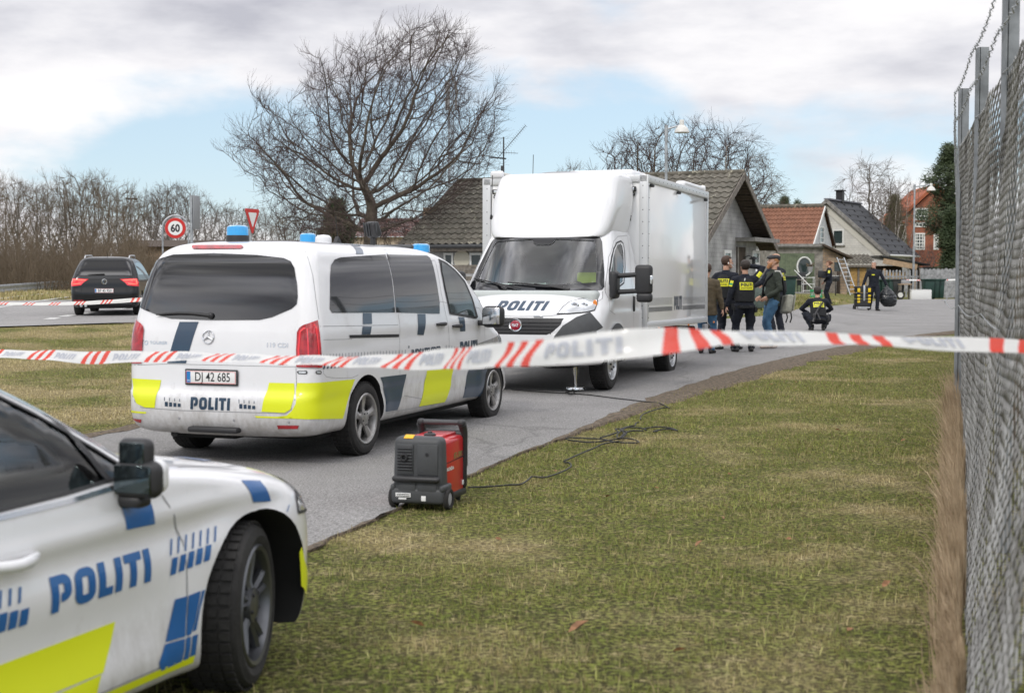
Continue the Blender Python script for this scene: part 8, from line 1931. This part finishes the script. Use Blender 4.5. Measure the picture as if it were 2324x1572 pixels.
pl=empty('planter',at(1764+2,76),0,'square grey planter with dry plants beside the green doors','planter');q=MB();q.rbox((0,0,.32),(.75,.6,.64),.03,taper=(1.12,1.12));q.build('pot','greypl',pl);q=MB()
for i in range(90):a_=sr.uniform(0,6.28);q.tube([(sr.uniform(-.2,.2),sr.uniform(-.2,.2),.6),(.38*math.cos(a_)*sr.random(),.3*math.sin(a_)*sr.random(),sr.uniform(.75,1.0))],[.012,.005],3,cap=False)
q.build('dry_plant','twig',pl)
tb=empty('garden_table',at(1808,77),0,'small weathered wooden table in front of the green doors','table');q=MB();q.box((0,0,.72),(1.0,.6,.05));q.build('table_top','oldwood',tb,smooth=0)
for x in(-.4,.4):q=MB();q.box((x,0,.35),(.14,.5,.69));q.build('leg','oldwood',tb,smooth=0)
ch=empty('garden_chair',at(1822,76.6),.2,'dark garden chair with a low white wire rack beside it','chair');q=MB();q.rbox((0,0,.45),(.5,.5,.05),.02);q.build('seat','blackpl',ch);q=MB();q.rbox((0,.24,.80),(.5,.05,.65),.02);q.build('backrest','blackpl',ch)
for x in(-.22,.22):
    for y_ in(-.22,.22):q=MB();q.cyl((x,y_,0),(x,y_,.43),.02,n=6);q.build('leg','blackpl',ch)
ck=empty('wire_rack',at(1834,76),0,'small white wire rack on the ground before the green doors','rack');q=MB()
for z in(.15,.5,.85):q.tube([(-.3,-.2,z),(.3,-.2,z),(.3,.2,z),(-.3,.2,z)],.015,5,closed=True)
for x in(-.3,.3):
    for y_ in(-.2,.2):q.cyl((x,y_,0),(x,y_,.9),.014,n=5)
q.build('rack_frame','winwhite',ck)
bp=empty('leaning_pole',tuple(at(1842,75.5)),0,'pale pole leaning diagonally across the green doors','pole');q=MB();q.tube([(0,0,.3),(-.75,.9,1.25)],.022,8);q.build('pole','winwhite',bp)
hp=empty('hanging_pot',tuple(P(1836+3,609,78.7)),0,'grey plant pot hanging on the board screen beside the oval mirror','plant pot');q=MB();q.lathe([(.001,-.2),(.11,-.2),(.17,.1),(.15,.1),(.001,.08)],14);q.build('pot','gapgrey',hp);q=MB()
for i in range(60):a_=sr.uniform(0,6.28);q.tube([(0,0,.08),(.25*math.cos(a_),.2*math.sin(a_),sr.uniform(.12,.35))],[.012,.005],3,cap=False)
q.build('dry_plant','twig_brown',hp)
st=empty('wooden_stand',at(2053,73),0,'small wooden stand holding pale boxes right of the black wheelie bin','stand')
q=MB();q.box((0,0,.78),(.6,.45,.04));q.build('top','freshwood',st,smooth=0)
for x in(-.25,.25):q=MB();q.box((x,0,.39),(.06,.4,.76));q.build('leg','oldwood',st,smooth=0)
bx2=MB();bx2.rbox((0,0,.10),(.34,.30,.20),.03);o=bx2.build('pale_box','gapgrey');o.location=st.location+Vector((0,0,.80));tag(o,'pale plastic box on top of the small wooden stand','box')
wr_=empty('spare_wheel',at(2043,72.6,.24),0,'small white-rimmed wheel leaning beside the wooden stand','wheel');wr_.scale=(.75,.75,.75);q=MB();q.lathe([(.18,-.06),(.28,-.05),(.30,0),(.28,.05),(.18,.06)],24,axis='Y');q.build('tyre','tyre',wr_);q=MB();q.lathe([(.001,-.04),(.10,-.05),(.18,-.05),(.18,.05),(.001,.05)],24,axis='Y');q.build('rim','winwhite',wr_)
q=MB();q.rbox((0,0,0),(3.4,1.2,.10),.02);o=q.build('terrace','concrete');o.location=at(1800,76,.02);tag(o,kind='structure')
# ------------------------------------------------------------------ blades of grass, dry grass at the fence foot, leaves
def np_inside(px,py,poly):
    r_=np.zeros(len(px),bool);n=len(poly)
    for i in range(n):
        x1,y1=poly[i];x2,y2=poly[i-1]
        if y1==y2:continue
        c=((y1>py)!=(y2>py))&(px<(x2-x1)*(py-y1)/(y2-y1)+x1);r_ ^= c
    return r_
def blades(name,poly,n,hmin,hmax,wid,mt,label,wildness=.5,clump=.35,kind='stuff',edge=None,lean=.6):
    xs=[p[0]for p in poly];ys=[p[1]for p in poly];X_=rng.uniform(min(xs),max(xs),n);Y_=rng.uniform(min(ys),max(ys),n);k_=np_inside(X_,Y_,poly);X_,Y_=X_[k_],Y_[k_]
    nf=np.sin(X_*1.9+np.sin(Y_*1.3)*2)*np.sin(Y_*2.3+np.sin(X_*1.7)*2)*.5+.5;nf2=np.sin(X_*9+np.sin(Y_*7)*2)*np.sin(Y_*8+np.sin(X_*6)*2)*.5+.5
    k_=rng.random(len(X_))<(1-clump+clump*(.5*nf+.5*nf2)*1.6);X_,Y_,nf,nf2=X_[k_],Y_[k_],nf[k_],nf2[k_];m=len(X_)
    Z_=np.array([G(a,b)for a,b in zip(X_,Y_)])-.012;H_=rng.uniform(hmin,hmax,m)*(.65+.7*(.6*nf+.4*nf2));A_=rng.uniform(0,2*np.pi,m);W_=wid*rng.uniform(.6,1.3,m);Ln=H_*rng.uniform(.1,1,m)*lean;B_=A_+np.pi/2+rng.uniform(-.6,.6,m)*wildness*2
    ux,uy=np.cos(A_)*W_/2,np.sin(A_)*W_/2;lx,ly=np.cos(B_),np.sin(B_);V_=np.zeros((m,5,3))
    V_[:,0]=np.stack([X_-ux,Y_-uy,Z_],1);V_[:,1]=np.stack([X_+ux,Y_+uy,Z_],1);V_[:,2]=np.stack([X_-ux*.8+lx*Ln*.35,Y_-uy*.8+ly*Ln*.35,Z_+H_*.55],1);V_[:,3]=np.stack([X_+ux*.8+lx*Ln*.35,Y_+uy*.8+ly*Ln*.35,Z_+H_*.55],1);V_[:,4]=np.stack([X_+lx*Ln,Y_+ly*Ln,Z_+H_*rng.uniform(.8,1,m)],1)
    base=np.arange(m)*5;F3=np.stack([base,base+1,base+3,base,base+3,base+2,base+2,base+3,base+4],1).reshape(-1);me=bpy.data.meshes.new(name);me.vertices.add(m*5);me.vertices.foreach_set('co',V_.reshape(-1));me.loops.add(m*9);me.loops.foreach_set('vertex_index',F3.astype(np.int32));me.polygons.add(m*3);me.polygons.foreach_set('loop_start',np.arange(m*3,dtype=np.int32)*3)
    at_=me.attributes.new('rnd','FLOAT','POINT');at_.data.foreach_set('value',np.repeat(rng.random(m),5));me.update();me.validate();me.materials.append(M[mt]);o=bpy.data.objects.new(name,me);C.objects.link(o);return tag(o,label,'grass',kind=kind)
def strip_poly(y0,y1,inset=.0):
    L1=[(p.x+inset,p.y)for p in right_edge if y0<=p.y<=y1];ys_=np.linspace(y1,y0,14);return L1+[(fx_bot(y_)+.05,y_)for y_ in ys_]
blades('grass',strip_poly(4.0,10.2,-.05),150000,.012,.036,.0042,'blade','short patchy green and straw lawn of the verge, nearest part')
blades('grass',strip_poly(10.0,18.2,-.03),120000,.014,.040,.0060,'blade','short patchy lawn of the verge, middle part beside the cables')
blades('grass',strip_poly(18.0,33,.35),90000,.02,.05,.009,'blade','greener lawn at the far end of the verge')
ip=[tuple(p)for p in isl_s if p.y>10]+[(-14,10),(-16,29),(-12,32.8)]
blades('grass',ip,130000,.025,.06,.009,'blade','dry brownish lawn between the two roads on the left')
blades('grass',[gp(1560,728),gp(1640,728),gp(1740,720),gp(1800,708),gp(1880,698),gp(1900,690),(15,62),(13,70),(4,60),(2.8,40)],26000,.05,.12,.022,'blade','rough lawn in front of the grey house')
blades('grass',[(-30,60),(-20,54),(-15,57),(-9,64),(-9,72),(-30,68)],16000,.10,.25,.03,'blade','rough grass below the crash barrier')
blades('grass_tufts',strip_poly(5,20,0),26000,.035,.085,.0055,'blade','scattered longer grass tufts on the verge',clump=1.0)
def dry(n,y0,y1):
    mb=MB();s2=random.Random(9);rn=[]
    for _ in range(n):
        yy=y0+(y1-y0)*s2.random();x=fx_bot(yy)-abs(s2.gauss(0,.045))-.01+.05*noise.noise(Vector((yy*2,0,0)));z=G(x,yy)-.01;h_=s2.uniform(.16,.55)*(.7+.6*abs(noise.noise(Vector((yy*1.3,4,0))))*2)*(.55+.45*sstep(5,8.5,yy))*(1 if yy<9 else 1.2)*(1-.5*sstep(13,17,yy));a_=s2.uniform(0,6.28);w_=s2.uniform(.002,.0045);l=h_*s2.uniform(.03,.28)*(1 if s2.random()<.85 else 2.6);b_=s2.uniform(2.2,4.6)
        d=Vector((math.cos(b_),math.sin(b_),0));u=Vector((math.cos(a_),math.sin(a_),0))*w_;p0=Vector((x,yy,z));p1=p0+d*l*.25+Vector((0,0,h_*.5));p2=p0+d*l*.65+Vector((0,0,h_*.85));p3=p0+d*l+Vector((0,0,h_));mb.add([p0-u,p0+u,p1-u*.8,p1+u*.8,p2-u*.5,p2+u*.5,p3],[(0,1,3,2),(2,3,5,4),(4,5,6)])
    return mb
M['straw']=mat('dry_grass',(.52,.40,.27),.8,noise_amt=.45,noise_scale=7,col2=(.25,.18,.11))
tag(dry(15000,4.6,17).build('dry_grass','straw',smooth=0,weld=False),'tall dry straw-coloured grass along the foot of the chain-link fence','grass',kind='stuff')
M['leaf']=mat('dead_leaf',(.30,.15,.07),.7,noise_amt=.5,noise_scale=30)
lf=MB();lf.add([(0,-.035,0),(.018,-.012,.006),(.020,.012,.012),(0,.045,.004),(-.020,.012,.014),(-.018,-.012,.008),(0,0,-.002)],[(0,1,6),(1,2,6),(2,3,6),(3,4,6),(4,5,6),(5,0,6)]);l0=lf.build('leaf','leaf',None,0)
tag(l0,'curled brown dead leaf lying on the verge grass','leaf','dead leaves on the verge');sp=[(2310,1448,2.2),(1310,1115,1),(2430*.5,1140,1.2)]
spots=[(1310,1448,2.6),(1380,1140,1.6),(1655,1088,1.3),(1805,1055,1.2),(1585,1250,1.5),(1790,1240,1.3),(945,1440,1.8),(2010,1345,1.6),(1750,880,1.3),(1806,874,1.2),(1260,1080,1.1),(1640,1190,1.2),(1490,1120,1.1),(2090,1160,1.4),(1130,1240,1.2),(1900,985,1.3),(2050,1010,1.3),(1930,1450,1.5),(1540,1500,1.5),(1700,950,1.1)]
for i,(px,py,s_)in enumerate(spots):
    o=l0 if i==0 else l0.copy()
    if i:C.objects.link(o)
    p=GP(px,py);o.location=(p.x,p.y,G(p.x,p.y)+.045);o.rotation_euler=(sr.uniform(-.5,.5),sr.uniform(-.6,.6),sr.uniform(0,6.28));o.scale=(s_*.55,)*3
